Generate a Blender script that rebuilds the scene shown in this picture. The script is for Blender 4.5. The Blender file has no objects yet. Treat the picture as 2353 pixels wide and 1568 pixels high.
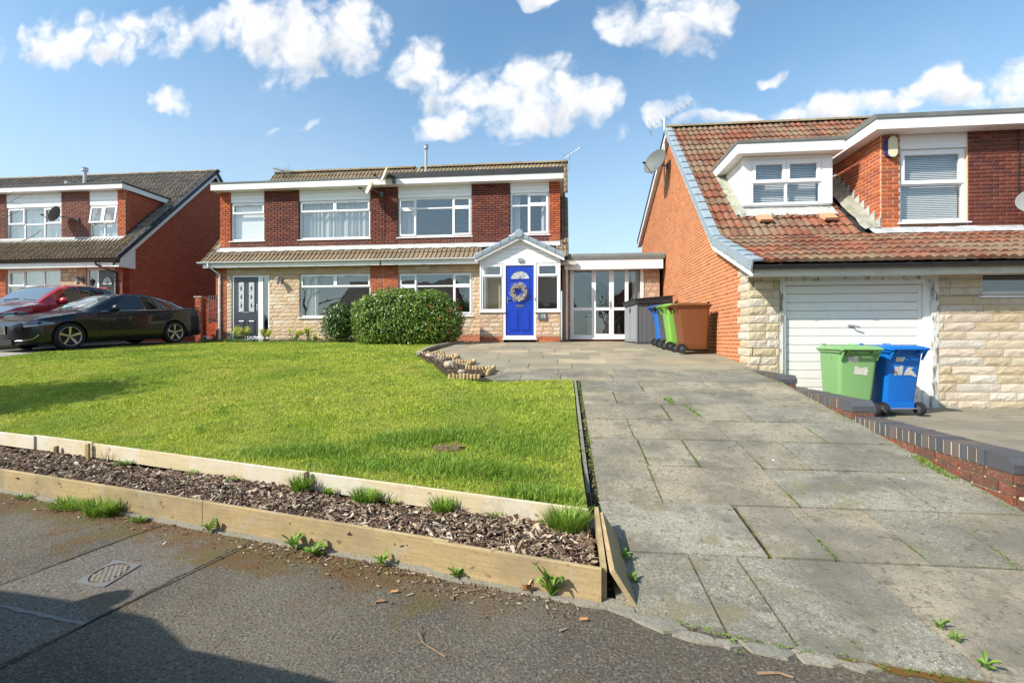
import bpy, math, random, bisect
import numpy as np
from mathutils import Vector, Matrix, Euler
random.seed(7)
RNG = np.random.default_rng(7)
R = math.radians
SC = bpy.context.scene
COL = SC.collection

# ------------------------------------------------------------------ camera, world, sun, exposure
YAW = R(5.917)
cam_d = bpy.data.cameras.new('camera')
cam_d.sensor_width = 36.0
cam_d.lens = 36.0 * 1100.0 / 2352.0
cam_d.shift_y = -4.0 / 2352.0
cam_d.clip_start = 0.05
cam_d.clip_end = 2000
cam = bpy.data.objects.new('camera', cam_d)
COL.objects.link(cam)
cam.location = (0, 0, 0)
cam.rotation_euler = (R(90), 0, YAW)
SC.camera = cam
SUN_DIR = Vector((-1.0, -0.72, 1.0)).normalized()          # towards the sun
SC.view_settings.view_transform = 'Standard'
SC.view_settings.look = 'None'
SC.view_settings.gamma = 1.0
SC.view_settings.use_curve_mapping = False
SC.view_settings.exposure = 0.68
sd = bpy.data.lights.new('sun', 'SUN')
sd.energy = 4.2
sd.angle = R(0.53)
sd.color = (1.0, 0.93, 0.82)
sun = bpy.data.objects.new('sun', sd)
COL.objects.link(sun)
sun.rotation_euler = SUN_DIR.to_track_quat('Z', 'Y').to_euler()
SC.cycles.max_bounces = 7
SC.cycles.transparent_max_bounces = 12
SC.cycles.caustics_reflective = False
SC.cycles.caustics_refractive = False

# measured sight lines of the place: u, v run over the 2352 x 1568 photo, Y is the real distance
def tx(u): return math.tan(math.atan((u - 1176) / 1100.0) - YAW)
def at(u, v, Y):
    X = tx(u) * Y
    zc = -X * math.sin(YAW) + Y * math.cos(YAW)
    return X, Y, -(v - 780.0) / 1100.0 * zc
def rect(u0, v0, u1, v1, Y):
    um = (u0 + u1) / 2
    return at(u0, v0, Y)[0], at(u1, v0, Y)[0], at(um, v1, Y)[2], at(um, v0, Y)[2]

W = bpy.data.worlds.new('World')
SC.world = W
W.use_nodes = True
def build_world():
    nt = W.node_tree
    nt.nodes.clear()
    N = nt.nodes.new
    L = nt.links.new
    out = N('ShaderNodeOutputWorld')
    bg = N('ShaderNodeBackground')
    bg.inputs['Strength'].default_value = 0.15
    sky = N('ShaderNodeTexSky')
    sky.sky_type = 'NISHITA'
    sky.sun_disc = False
    sky.sun_elevation = math.asin(SUN_DIR.z)
    sky.sun_rotation = math.atan2(SUN_DIR.x, SUN_DIR.y)
    sky.air_density = 1.0
    sky.dust_density = 1.2
    sky.ozone_density = 1.3
    tc = N('ShaderNodeTexCoord')
    sep = N('ShaderNodeSeparateXYZ')
    L(tc.outputs['Generated'], sep.inputs[0])
    def m(op, a, b=None, c=None, clamp=False):
        n = N('ShaderNodeMath'); n.operation = op; n.use_clamp = clamp
        for i, x in enumerate((a, b, c)):
            if x is None: continue
            if isinstance(x, (int, float)): n.inputs[i].default_value = x
            else: L(x, n.inputs[i])
        return n.outputs[0]
    ay = m('MAXIMUM', m('ABSOLUTE', sep.outputs[1]), 0.02)
    px = m('DIVIDE', sep.outputs[0], ay)
    pz = m('DIVIDE', sep.outputs[2], ay)
    comb = N('ShaderNodeCombineXYZ')
    L(px, comb.inputs[0]); L(pz, comb.inputs[1])
    def noise(scale, detail, rough, vec):
        n = N('ShaderNodeTexNoise'); n.inputs['Scale'].default_value = scale
        n.inputs['Detail'].default_value = detail; n.inputs['Roughness'].default_value = rough
        L(vec, n.inputs['Vector']); return n
    def vm(op, a, b):
        n = N('ShaderNodeVectorMath'); n.operation = op
        L(a, n.inputs[0])
        if isinstance(b, (tuple, list)): n.inputs[1].default_value = b
        elif b is not None: L(b, n.inputs[1])
        return n
    wn = noise(7.0, 3.0, 0.55, comb.outputs[0])
    off = vm('SUBTRACT', wn.outputs['Color'], (0.5, 0.5, 0.5))
    off2 = vm('MULTIPLY', off.outputs[0], (0.16, 0.13, 0.0))
    pos = vm('ADD', comb.outputs[0], off2.outputs[0])
    # clouds: centre and half-size in the photo's own measure, turned into directions of the sky
    blobs = [(150, 90, 100, 50), (260, 110, 80, 38), (330, 70, 90, 34), (420, 95, 62, 36), (120, 45, 30, 18),
             (600, 50, 95, 80), (660, 110, 95, 62), (770, 95, 100, 66), (560, 25, 60, 42), (500, 75, 60, 45),
             (700, 150, 40, 26), (395, 232, 36, 22), (960, 155, 68, 52), (1020, 195, 72, 52), (1095, 210, 62, 48),
             (1030, 280, 74, 30), (1190, 225, 105, 70), (1230, 185, 70, 42), (1300, 235, 92, 52), (1370, 240, 48, 32),
             (1190, 265, 95, 34), (1415, 290, 24, 15), (1420, 45, 52, 44), (1500, 40, 60, 60), (1560, 55, 72, 62),
             (1630, 20, 66, 46), (1770, 167, 46, 16), (1540, 248, 48, 24), (1620, 270, 70, 20), (1700, 275, 60, 16),
             (1830, 258, 80, 22), (1930, 248, 80, 24), (2000, 230, 40, 24), (2060, 245, 60, 18), (2160, 215, 74, 34),
             (2330, 205, 95, 50), (2240, 245, 50, 20), (1245, 12, 40, 16), (720, 278, 20, 10), (655, 288, 18, 9),
             (1205, 305, 28, 14), (2500, 190, 120, 60),
             (-150, 120, 130, 60), (900, -160, 200, 70), (1900, -150, 150, 60)]
    f = None; acc = None; den = None
    for (u, v, ru, rv) in blobs:
        k = at(u, v, 1.0)
        a = (at(u + ru, v, 1.0)[0] - at(u - ru, v, 1.0)[0]) / 2
        b = abs(at(u, v + rv, 1.0)[2] - at(u, v - rv, 1.0)[2]) / 2
        s = vm('SUBTRACT', pos.outputs[0], (k[0], k[2], 0))
        q = vm('MULTIPLY', s.outputs[0], (1 / a, 1 / b, 0))
        d = N('ShaderNodeVectorMath'); d.operation = 'DOT_PRODUCT'
        L(q.outputs[0], d.inputs[0]); L(q.outputs[0], d.inputs[1])
        g = m('SUBTRACT', 1.0 if ru > 30 else 0.55, m('MULTIPLY', d.outputs['Value'], 0.8 if ru > 30 else 0.5))
        f = g if f is None else m('SMOOTH_MAX', f, g, 0.35)
        if ru > 64:
            sy = N('ShaderNodeSeparateXYZ'); L(q.outputs[0], sy.inputs[0]); gp = m('MAXIMUM', g, 0.0)
            acc = m('MULTIPLY', gp, sy.outputs[1]) if acc is None else m('MULTIPLY_ADD', gp, sy.outputs[1], acc)
            den = gp if den is None else m('ADD', den, gp)
    f = m('MAXIMUM', f, -1.5)
    n1 = noise(9.0, 5.0, 0.62, comb.outputs[0])
    n2 = noise(34.0, 5.0, 0.65, comb.outputs[0])
    f2 = m('ADD', f, m('MULTIPLY', m('SUBTRACT', n1.outputs['Fac'], 0.5), 1.6))
    f2 = m('ADD', f2, m('MULTIPLY', m('SUBTRACT', n2.outputs['Fac'], 0.5), 1.6))
    vo = N('ShaderNodeTexVoronoi'); vo.feature = 'F1'; vo.inputs['Scale'].default_value = 16.0; vo.inputs['Detail'].default_value = 1.0
    L(pos.outputs[0], vo.inputs['Vector'])
    f2 = m('ADD', f2, m('MULTIPLY', m('SUBTRACT', 0.92, vo.outputs['Distance']), 1.4))
    mr = N('ShaderNodeMapRange'); mr.interpolation_type = 'SMOOTHSTEP'
    L(f2, mr.inputs[0]); mr.inputs[1].default_value = -0.15; mr.inputs[2].default_value = 1.45
    # thin veil
    n3 = noise(1.6, 4.0, 0.6, comb.outputs[0])
    veil = N('ShaderNodeMapRange'); L(n3.outputs['Fac'], veil.inputs[0])
    veil.inputs[1].default_value = 0.45; veil.inputs[2].default_value = 0.85; veil.inputs[4].default_value = 0.14
    up = N('ShaderNodeMapRange'); L(sep.outputs[2], up.inputs[0])
    up.inputs[1].default_value = 0.0; up.inputs[2].default_value = 0.02
    low = N('ShaderNodeMapRange'); low.interpolation_type = 'SMOOTHSTEP'; L(sep.outputs[2], low.inputs[0])
    low.inputs[1].default_value = 0.0; low.inputs[2].default_value = 0.55; low.inputs[3].default_value = 0.62; low.inputs[4].default_value = 0.0
    mask = m('MULTIPLY', mr.outputs[0], up.outputs[0])
    hz = m('MULTIPLY', m('ADD', low.outputs[0], veil.outputs[0]), up.outputs[0])
    # cloud tone: pale grey where the cloud is thick and low
    up_pos = vm('ADD', pos.outputs[0], (0.02, -0.045, 0))
    n4 = noise(11.0, 4.0, 0.6, up_pos.outputs[0])
    tone = N('ShaderNodeMapRange')
    under = m('DIVIDE', acc, m('ADD', den, 0.05))
    L(m('SUBTRACT', m('ADD', n4.outputs['Fac'], m('MULTIPLY', m('MINIMUM', m('MAXIMUM', f2, 0.0), 1.6), 0.10)), m('MULTIPLY', under, 0.24)), tone.inputs[0])
    tone.inputs[1].default_value = 0.56; tone.inputs[2].default_value = 0.92
    tone.inputs[3].default_value = 0.0; tone.inputs[4].default_value = 1.0
    cm = N('ShaderNodeMix'); cm.data_type = 'RGBA'
    L(tone.outputs[0], cm.inputs[0])
    cm.inputs[6].default_value = (4.7, 4.7, 4.75, 1); cm.inputs[7].default_value = (2.9, 3.05, 3.3, 1)
    # whole-sky tint of the thin high air
    tint = N('ShaderNodeMix'); tint.data_type = 'RGBA'; tint.blend_type = 'MULTIPLY'
    tint.inputs[0].default_value = 1.0
    L(sky.outputs[0], tint.inputs[6]); tint.inputs[7].default_value = (0.76, 0.97, 0.98, 1)
    W['tint'] = 1
    mx = N('ShaderNodeMix'); mx.data_type = 'RGBA'
    hx = N('ShaderNodeMix'); hx.data_type = 'RGBA'; L(hz, hx.inputs[0]); L(tint.outputs[2], hx.inputs[6]); hx.inputs[7].default_value = (3.3, 3.75, 4.0, 1)
    L(mask, mx.inputs[0]); L(hx.outputs[2], mx.inputs[6]); L(cm.outputs[2], mx.inputs[7])
    L(mx.outputs[2], bg.inputs['Color'])
    L(bg.outputs[0], out.inputs['Surface'])
build_world()

# ------------------------------------------------------------------ materials
MATS = {}
def new_mat(name):
    m = bpy.data.materials.new(name)
    m.use_nodes = True
    MATS[name] = m
    return m, m.node_tree, m.node_tree.nodes['Principled BSDF']
def c4(c): return (c[0], c[1], c[2], 1.0)
def mat(name, col, rough=0.6, spec=0.35, metal=0.0, palette=None, pvar=0.0, mix=(), bump=(), coat=0.0, trans=0.0, spread=0.0):
    """col: base colour; palette: list of colours picked per piece; pvar: brightness jitter per piece;
    mix: list of (noise scale, detail, low, high, colour, amount[, stretch]); bump: list of (scale, height m)"""
    m, nt, b = new_mat(name)
    N = nt.nodes.new; L = nt.links.new
    geo = N('ShaderNodeNewGeometry')
    cur = None
    if palette or pvar:
        at_ = N('ShaderNodeAttribute'); at_.attribute_name = 'rnd'
        oi = N('ShaderNodeObjectInfo')
        ad = N('ShaderNodeMath'); ad.operation = 'ADD'
        L(at_.outputs['Fac'], ad.inputs[0]); L(oi.outputs['Random'], ad.inputs[1])
        fr = N('ShaderNodeMath'); fr.operation = 'FRACT'; L(ad.outputs[0], fr.inputs[0])
        rnd = fr.outputs[0]
    if palette:
        cr = N('ShaderNodeValToRGB'); cr.color_ramp.interpolation = 'CONSTANT'
        els = cr.color_ramp.elements
        while len(els) < len(palette): els.new(0.5)
        for i, c in enumerate(palette):
            els[i].position = i / len(palette); els[i].color = c4(c)
        L(rnd, cr.inputs[0]); cur = cr.outputs[0]
    else:
        rgb = N('ShaderNodeRGB'); rgb.outputs[0].default_value = c4(col); cur = rgb.outputs[0]
    if pvar:
        m7 = N('ShaderNodeMath'); m7.operation = 'MULTIPLY'; L(rnd, m7.inputs[0]); m7.inputs[1].default_value = 7.31
        f7 = N('ShaderNodeMath'); f7.operation = 'FRACT'; L(m7.outputs[0], f7.inputs[0])
        mr = N('ShaderNodeMapRange'); L(f7.outputs[0], mr.inputs[0])
        mr.inputs[3].default_value = 1 - pvar; mr.inputs[4].default_value = 1 + pvar
        vs = N('ShaderNodeVectorMath'); vs.operation = 'SCALE'
        L(cur, vs.inputs[0]); L(mr.outputs[0], vs.inputs['Scale']); cur = vs.outputs[0]
    for k in mix:
        sc_, det, lo, hi, c2, amt = k[:6]
        vec = geo.outputs['Position']
        if len(k) > 6:
            mp = N('ShaderNodeMapping'); mp.inputs['Scale'].default_value = k[6]
            L(vec, mp.inputs['Vector']); vec = mp.outputs[0]
        n = N('ShaderNodeTexNoise'); n.inputs['Scale'].default_value = sc_; n.inputs['Detail'].default_value = det
        n.inputs['Roughness'].default_value = 0.62
        L(vec, n.inputs['Vector'])
        mr = N('ShaderNodeMapRange'); L(n.outputs['Fac'], mr.inputs[0])
        mr.inputs[1].default_value = lo; mr.inputs[2].default_value = hi; mr.inputs[4].default_value = amt
        mx = N('ShaderNodeMix'); mx.data_type = 'RGBA'
        L(mr.outputs[0], mx.inputs[0]); L(cur, mx.inputs[6]); mx.inputs[7].default_value = c4(c2); cur = mx.outputs[2]
    L(cur, b.inputs['Base Color'])
    b.inputs['Roughness'].default_value = rough
    b.inputs['Specular IOR Level'].default_value = spec
    b.inputs['Metallic'].default_value = metal
    if coat:
        b.inputs['Coat Weight'].default_value = coat; b.inputs['Coat Roughness'].default_value = 0.03
    last = None
    for (s, h) in bump:
        n = N('ShaderNodeTexNoise'); n.inputs['Scale'].default_value = s; n.inputs['Detail'].default_value = 4
        L(geo.outputs['Position'], n.inputs['Vector'])
        bp = N('ShaderNodeBump'); bp.inputs['Strength'].default_value = 1.0; bp.inputs['Distance'].default_value = h
        L(n.outputs['Fac'], bp.inputs['Height'])
        if last: L(last, bp.inputs['Normal'])
        last = bp.outputs[0]
    if last: L(last, b.inputs['Normal'])
    if trans:
        tr = N('ShaderNodeBsdfTranslucent'); L(cur, tr.inputs['Color'])
        ms = N('ShaderNodeMixShader'); ms.inputs[0].default_value = trans
        L(b.outputs[0], ms.inputs[1]); L(tr.outputs[0], ms.inputs[2])
        L(ms.outputs[0], nt.nodes['Material Output'].inputs['Surface'])
    return m
def glass_mat(name, base, tint=(0.75, 0.8, 0.82)):
    m, nt, b = new_mat(name)
    N = nt.nodes.new; L = nt.links.new
    tr = N('ShaderNodeBsdfTransparent'); tr.inputs[0].default_value = c4(tint)
    gl = N('ShaderNodeBsdfGlossy'); gl.inputs['Roughness'].default_value = 0.0; gl.inputs[0].default_value = (0.95, 0.97, 1.0, 1)
    geo = N('ShaderNodeNewGeometry')
    ns = N('ShaderNodeTexNoise'); ns.inputs['Scale'].default_value = 1.3; L(geo.outputs['Position'], ns.inputs['Vector'])
    bp = N('ShaderNodeBump'); bp.inputs['Distance'].default_value = 0.004; L(ns.outputs['Fac'], bp.inputs['Height'])
    L(bp.outputs[0], gl.inputs['Normal'])
    lw = N('ShaderNodeLayerWeight'); lw.inputs['Blend'].default_value = 0.5
    fr = N('ShaderNodeMath'); fr.operation = 'POWER'; L(lw.outputs['Facing'], fr.inputs[0]); fr.inputs[1].default_value = 4.0
    ad = N('ShaderNodeMath'); ad.operation = 'MULTIPLY_ADD'; ad.use_clamp = True
    L(fr.outputs[0], ad.inputs[0]); ad.inputs[1].default_value = 0.7; ad.inputs[2].default_value = base
    ms = N('ShaderNodeMixShader'); L(ad.outputs[0], ms.inputs[0]); L(tr.outputs[0], ms.inputs[1]); L(gl.outputs[0], ms.inputs[2])
    L(ms.outputs[0], nt.nodes['Material Output'].inputs['Surface'])
    return m

mat('brick_orange', None, 0.85, 0.15, palette=[(.46, .155, .058), (.49, .17, .065), (.43, .14, .052), (.47, .16, .06)], pvar=0.10, mix=[(.8, 5, .48, .66, (.36, .13, .06), .5), (5, 4, .56, .7, (.55, .26, .13), .35)], bump=[(160, .002)])
mat('brick_red', None, 0.85, 0.15, palette=[(.40, .075, .032), (.44, .090, .038), (.36, .065, .030)], pvar=0.10, mix=[(20, 3, .5, .75, (.28, .06, .035), .5)], bump=[(160, .002)])
mat('brick_face', None, 0.85, 0.15, palette=[(.47, .125, .055), (.52, .15, .06), (.40, .10, .045), (.36, .11, .07)], pvar=0.12, mix=[(22, 3, .5, .75, (.30, .10, .06), .5)], bump=[(160, .002)])
mat('brick_dark', None, 0.7, 0.25, palette=[(.150, .046, .032), (.175, .052, .036), (.125, .040, .034), (.19, .062, .042)], pvar=0.12, mix=[(22, 3, .5, .8, (.10, .05, .05), .5)], bump=[(160, .002)])
mat('brick_low', None, 0.9, 0.1, palette=[(.22, .075, .048), (.18, .07, .048), (.15, .065, .048), (.24, .07, .04)], pvar=0.15, mix=[(14, 4, .42, .60, (.11, .07, .05), .8), (60, 3, .55, .7, (.5, .45, .38), .35)], bump=[(120, .003)])
mat('mortar', (.74, .50, .34), 0.95, 0.1, mix=[(30, 3, .4, .7, (.36, .28, .22), .6)])
mat('mortar_red', (.50, .24, .17), 0.95, 0.1, mix=[(30, 3, .4, .7, (.30, .2, .15), .6)])
mat('mortar_dark', (.50, .34, .26), 0.95, 0.1, mix=[(30, 3, .4, .7, (.22, .15, .12), .6)])
mat('stone_buff', None, 0.9, 0.15, palette=[(.60, .46, .30), (.56, .43, .29), (.61, .44, .33), (.63, .53, .41), (.58, .42, .28)], pvar=0.08, mix=[(9, 4, .5, .7, (.40, .27, .15), .45), (60, 3, .5, .75, (.36, .30, .22), .4)], bump=[(40, .008), (170, .003)])
mat('stone_grey', None, 0.9, 0.15, palette=[(.56, .48, .35), (.62, .57, .49), (.60, .50, .41), (.55, .45, .30), (.62, .54, .43), (.54, .46, .32)], pvar=0.08, mix=[(7, 4, .5, .7, (.33, .25, .14), .4), (70, 3, .5, .75, (.34, .29, .22), .4)], bump=[(35, .010), (150, .004)])
mat('mortar_stone', (.42, .28, .20), 0.95, 0.1)
mat('white_upvc', (.82, .82, .83), 0.3, 0.45, mix=[(3, 4, .55, .8, (.70, .70, .68), .35)])
mat('white_board', (.82, .81, .79), 0.35, 0.4, mix=[(2.2, 5, .5, .75, (.62, .62, .59), .4)])
mat('white_garage', (.80, .775, .73), 0.4, 0.4, mix=[(3, 5, .5, .75, (.64, .63, .59), .4), (40, 3, .66, .74, (.38, .34, .28), .5)])
mat('old_paint', (.66, .65, .61), 0.7, 0.2, mix=[(14, 6, .52, .60, (.16, .13, .10), .9, (1, 1, .25))])
mat('cream_soffit', (.62, .58, .50), 0.7, 0.2, mix=[(3, 4, .45, .7, (.42, .37, .28), .5)])
mat('felt', (.16, .165, .16), 0.9, 0.15, mix=[(4, 5, .45, .7, (.24, .25, .22), .7), (90, 2, .4, .7, (.1, .1, .1), .5)], bump=[(120, .002)])
mat('felt_black', (.035, .037, .042), 0.5, 0.3, mix=[(3, 4, .5, .8, (.08, .08, .08), .6)])
mat('lead', (.50, .51, .53), 0.55, 0.4, metal=0.1, mix=[(5, 5, .45, .65, (.34, .36, .36), .8), (9, 5, .58, .7, (.68, .68, .68), .6)], bump=[(14, .01)])
mat('lead_pale', (.44, .44, .43), 0.6, 0.3, mix=[(4, 5, .5, .66, (.42, .42, .40), .7)], bump=[(16, .01)])
mat('lead_green', (.33, .33, .27), 0.75, 0.2, mix=[(6, 5, .45, .6, (.21, .21, .15), .8), (4, 4, .55, .7, (.52, .52, .50), .5)], bump=[(10, .015)])
mat('tile_mid', None, 0.9, 0.12, palette=[(.255, .19, .125), (.28, .21, .135), (.235, .18, .12), (.265, .20, .14)], pvar=0.10, mix=[(8, 5, .5, .66, (.17, .13, .08), .6), (50, 4, .6, .72, (.30, .27, .15), .5)], bump=[(120, .002)])
mat('tile_left', None, 0.9, 0.12, palette=[(.28, .235, .19), (.24, .20, .165), (.31, .26, .21)], pvar=0.10, mix=[(6, 5, .5, .66, (.11, .09, .075), .6), (3, 4, .5, .7, (.24, .21, .16), .5)], bump=[(120, .002)])
mat('tile_red', None, 0.88, 0.12, palette=[(.20, .072, .045), (.225, .086, .053), (.17, .07, .047), (.155, .078, .056), (.215, .075, .045)], pvar=0.18, mix=[(1.1, 4, .46, .60, (.21, .155, .105), .8), (9, 5, .55, .68, (.27, .21, .12), .65), (38, 4, .62, .68, (.5, .46, .38), .6)], bump=[(110, .003)])
mat('tile_lichen', None, 0.92, 0.1, palette=[(.24, .20, .13), (.27, .22, .15), (.25, .17, .11)], pvar=0.14, mix=[(12, 5, .5, .64, (.33, .29, .15), .8), (30, 4, .58, .68, (.11, .09, .06), .7)], bump=[(60, .006)])
mat('terracotta', (.62, .30, .17), 0.6, 0.3)
mat('verge_grey', (.27, .33, .38), 0.55, 0.3, mix=[(6, 4, .5, .7, (.20, .24, .27), .6), (40, 3, .62, .7, (.42, .42, .38), .4)])
mat('verge_dark', (.045, .048, .060), 0.5, 0.3)
mat('black_plastic', (.022, .023, .025), 0.35, 0.4, mix=[(4, 4, .5, .75, (.06, .06, .06), .5)])
mat('grey_plastic', (.42, .44, .45), 0.4, 0.4)
mat('metal_grey', (.45, .45, .45), 0.35, 0.5, metal=0.7)
mat('chrome', (.75, .75, .76), 0.15, 0.5, metal=1.0)
mat('door_blue', (.012, .050, .42), 0.28, 0.5)
mat('door_grey', (.055, .062, .075), 0.35, 0.45)
mat('door_dark', (.03, .032, .036), 0.3, 0.45)
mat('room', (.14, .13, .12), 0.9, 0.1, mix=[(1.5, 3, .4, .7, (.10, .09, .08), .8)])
mat('room_cream', (.62, .54, .36), 0.9, 0.1)
mat('curtain', (.80, .80, .79), 0.9, 0.1, trans=0.35)
mat('blind', (.88, .88, .87), 0.5, 0.3)
mat('blind_grey', (.42, .44, .44), 0.8, 0.1)
mat('leaded', (.60, .63, .64), 0.25, 0.6, mix=[(30, 2, .45, .55, (.25, .28, .30), .7)])
glass_mat('glass', 0.10, (.95, .96, .96))
glass_mat('glass_bright', 0.14, (.95, .96, .96))
glass_mat('glass_car', 0.10, (.12, .14, .15))
glass_mat('glass_screen', 0.22, (.35, .38, .40))

mat('asphalt', (.088, .077, .062), 0.9, 0.2, mix=[(1.1, 5, .42, .65, (.15, .130, .100), .8), (7, 5, .52, .68, (.13, .085, .045), .5), (95, 3, .52, .64, (.24, .215, .175), .7), (75, 3, .54, .64, (.026, .023, .019), .8), (150, 2, .64, .68, (.42, .38, .32), .55)], bump=[(75, .006), (160, .004)])
mat('asphalt_patch', (.120, .106, .090), 0.9, 0.2, mix=[(2.2, 5, .45, .7, (.17, .15, .125), .6), (90, 3, .54, .62, (.30, .27, .23), .7), (70, 3, .56, .64, (.04, .036, .03), .8), (5, 5, .55, .66, (.12, .085, .045), .5)], bump=[(90, .005)])
mat('asphalt_seam', (.038, .035, .030), 0.8, 0.3, mix=[(30, 4, .45, .60, (.12, .11, .095), .9), (12, 4, .6, .66, (.09, .10, .02), .8)])
mat('moss', (.085, .085, .014), 0.95, 0.1, mix=[(30, 4, .45, .6, (.15, .075, .022), .8), (90, 3, .55, .7, (.16, .16, .03), .6)], bump=[(90, .006)])
mat('rust_moss', (.14, .072, .022), 0.95, 0.1, mix=[(14, 4, .5, .62, (.10, .095, .016), .8), (120, 3, .55, .7, (.05, .035, .02), .6)], bump=[(90, .004)])
mat('slab', None, 0.92, 0.15, palette=[(.29, .25, .185), (.235, .22, .17), (.31, .26, .185), (.21, .20, .16), (.27, .235, .17), (.25, .235, .185)], pvar=0.13,
    mix=[(70, 3, .54, .62, (.42, .38, .30), .75), (55, 3, .56, .64, (.10, .085, .062), .8), (130, 2, .60, .66, (.60, .56, .47), .7), (2.0, 6, .46, .62, (.145, .135, .11), .8), (9, 5, .56, .70, (.38, .35, .29), .55), (5, 5, .54, .66, (.19, .165, .09), .6), (.9, 6, .48, .62, (.15, .14, .115), .65), (14, 6, .58, .66, (.10, .09, .065), .6), (26, 4, .64, .69, (.07, .06, .045), .8)], bump=[(220, .003), (30, .003), (4, .01)])
mat('slab_far', None, 0.92, 0.15, palette=[(.29, .25, .175), (.26, .235, .17), (.37, .30, .20), (.25, .23, .17), (.30, .255, .185)], pvar=0.12,
    mix=[(120, 3, .52, .66, (.42, .38, .31), .5), (1.6, 6, .46, .64, (.20, .175, .13), .6), (5, 5, .60, .72, (.24, .22, .12), .4)], bump=[(60, .004)])
mat('slab_garage', None, 0.92, 0.15, palette=[(.245, .215, .16), (.225, .20, .155), (.25, .215, .17)], pvar=0.06,
    mix=[(140, 3, .52, .66, (.32, .28, .22), .5), (1.6, 6, .46, .64, (.17, .15, .115), .6)], bump=[(80, .003)])
mat('joint_soil', (.045, .036, .024), 0.95, 0.1, mix=[(9, 4, .50, .60, (.10, .11, .02), .8)])
mat('concrete', (.40, .37, .31), 0.9, 0.15, mix=[(5, 5, .45, .65, (.25, .23, .18), .7), (160, 3, .5, .65, (.15, .13, .11), .5)], bump=[(120, .004)])
mat('edging_stone', None, 0.92, 0.15, palette=[(.23, .21, .17), (.26, .235, .19), (.21, .20, .165)], pvar=.1, mix=[(60, 4, .52, .66, (.13, .12, .09), .7), (8, 5, .55, .68, (.16, .17, .06), .6), (220, 3, .5, .66, (.42, .40, .35), .5)], bump=[(90, .006), (20, .01)])
mat('soil', (.055, .038, .025), 0.95, 0.1, mix=[(30, 4, .45, .65, (.11, .08, .05), .7)], bump=[(60, .01)])
mat('lawn_soil', (.20, .23, .04), 0.95, 0.1, mix=[(3, 5, .45, .65, (.27, .27, .055), .8), (60, 3, .5, .7, (.10, .11, .03), .7)], bump=[(90, .01)])
mat('timber', (.43, .32, .175), 0.8, 0.2, mix=[(3, 5, .38, .66, (.30, .215, .10), .75, (1, 1, 30)), (1.8, 5, .46, .62, (.22, .18, .11), .7), (4, 5, .56, .68, (.36, .33, .26), .6), (9, 4, .66, .70, (.12, .08, .04), .8, (1, 1, 1.6)), (55, 3, .55, .7, (.22, .17, .09), .6)])
mat('timber_pale', (.56, .46, .30), 0.8, 0.2, mix=[(3, 5, .38, .66, (.42, .34, .20), .7, (1, 1, 30)), (1.6, 5, .44, .60, (.55, .51, .44), .85), (4, 5, .58, .68, (.34, .29, .20), .5), (9, 4, .66, .70, (.20, .13, .06), .85, (1, 1, 1.6)), (50, 3, .58, .7, (.36, .29, .18), .5)])
mat('peg', (.15, .11, .07), 0.9, 0.1)
mat('bark', None, 0.85, 0.2, palette=[(.09, .052, .036), (.14, .082, .054), (.22, .15, .10), (.38, .30, .21), (.17, .11, .075), (.52, .44, .34), (.07, .042, .030), (.29, .21, .145)], pvar=0.3)
mat('twig', (.30, .20, .12), 0.85, 0.2, mix=[(40, 3, .45, .65, (.18, .11, .07), .7)])
mat('grass', None, 0.6, 0.3, palette=[(.38, .47, .05), (.44, .52, .06), (.32, .45, .045), (.53, .57, .09), (.42, .50, .055), (.58, .57, .12)], pvar=0.25,
    mix=[(1.4, 5, .48, .60, (.56, .52, .12), .65), (.7, 4, .46, .58, (.20, .34, .03), .65), (5, 5, .54, .62, (.15, .27, .025), .65), (11, 3, .66, .70, (.50, .40, .20), .6)], trans=0.35)
mat('grass_long', None, 0.5, 0.35, palette=[(.20, .34, .04), (.25, .40, .05), (.31, .43, .07), (.16, .28, .03)], pvar=0.25, trans=0.4)
mat('weed', None, 0.5, 0.4, palette=[(.15, .27, .035), (.19, .31, .04), (.22, .34, .06)], pvar=0.2, trans=0.25)
mat('hedge_leaf', None, 0.28, 0.6, palette=[(.13, .23, .03), (.09, .17, .022), (.18, .29, .04), (.29, .38, .07), (.14, .25, .033)], pvar=0.3, trans=0.25)
mat('holly_leaf', None, 0.3, 0.55, palette=[(.05, .10, .018), (.065, .13, .022), (.10, .17, .03)], pvar=0.25, trans=0.12)
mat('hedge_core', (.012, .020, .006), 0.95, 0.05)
mat('berry', (.55, .06, .02), 0.5, 0.3)
mat('euphorbia', None, 0.6, 0.3, palette=[(.52, .55, .07), (.62, .60, .09), (.40, .47, .06)], pvar=0.15, trans=0.3)
mat('plant_leaf', None, 0.55, 0.3, palette=[(.10, .17, .03), (.14, .21, .04), (.07, .13, .025)], pvar=0.2, trans=0.2)
mat('petal', None, 0.7, 0.2, palette=[(.75, .72, .78), (.60, .55, .72)], pvar=0.1)
mat('dead_leaf', None, 0.8, 0.2, palette=[(.35, .18, .08), (.45, .30, .16), (.25, .12, .07), (.5, .40, .26)], pvar=0.2)
mat('blue_coping', None, 0.45, 0.4, palette=[(.085, .085, .095), (.105, .088, .082), (.075, .078, .09), (.12, .095, .085)], pvar=0.15, mix=[(30, 4, .55, .7, (.15, .12, .10), .5)], bump=[(90, .002)])
mat('mortar_pale', (.62, .50, .35), 0.95, 0.1)
mat('log_roll', None, 0.85, 0.15, palette=[(.52, .38, .19), (.47, .34, .17), (.55, .42, .24)], pvar=0.15, mix=[(14, 4, .5, .65, (.28, .19, .10), .7)])
mat('rock', (.42, .35, .28), 0.9, 0.15, mix=[(12, 4, .45, .6, (.24, .19, .15), .7)], bump=[(30, .01)])
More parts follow.
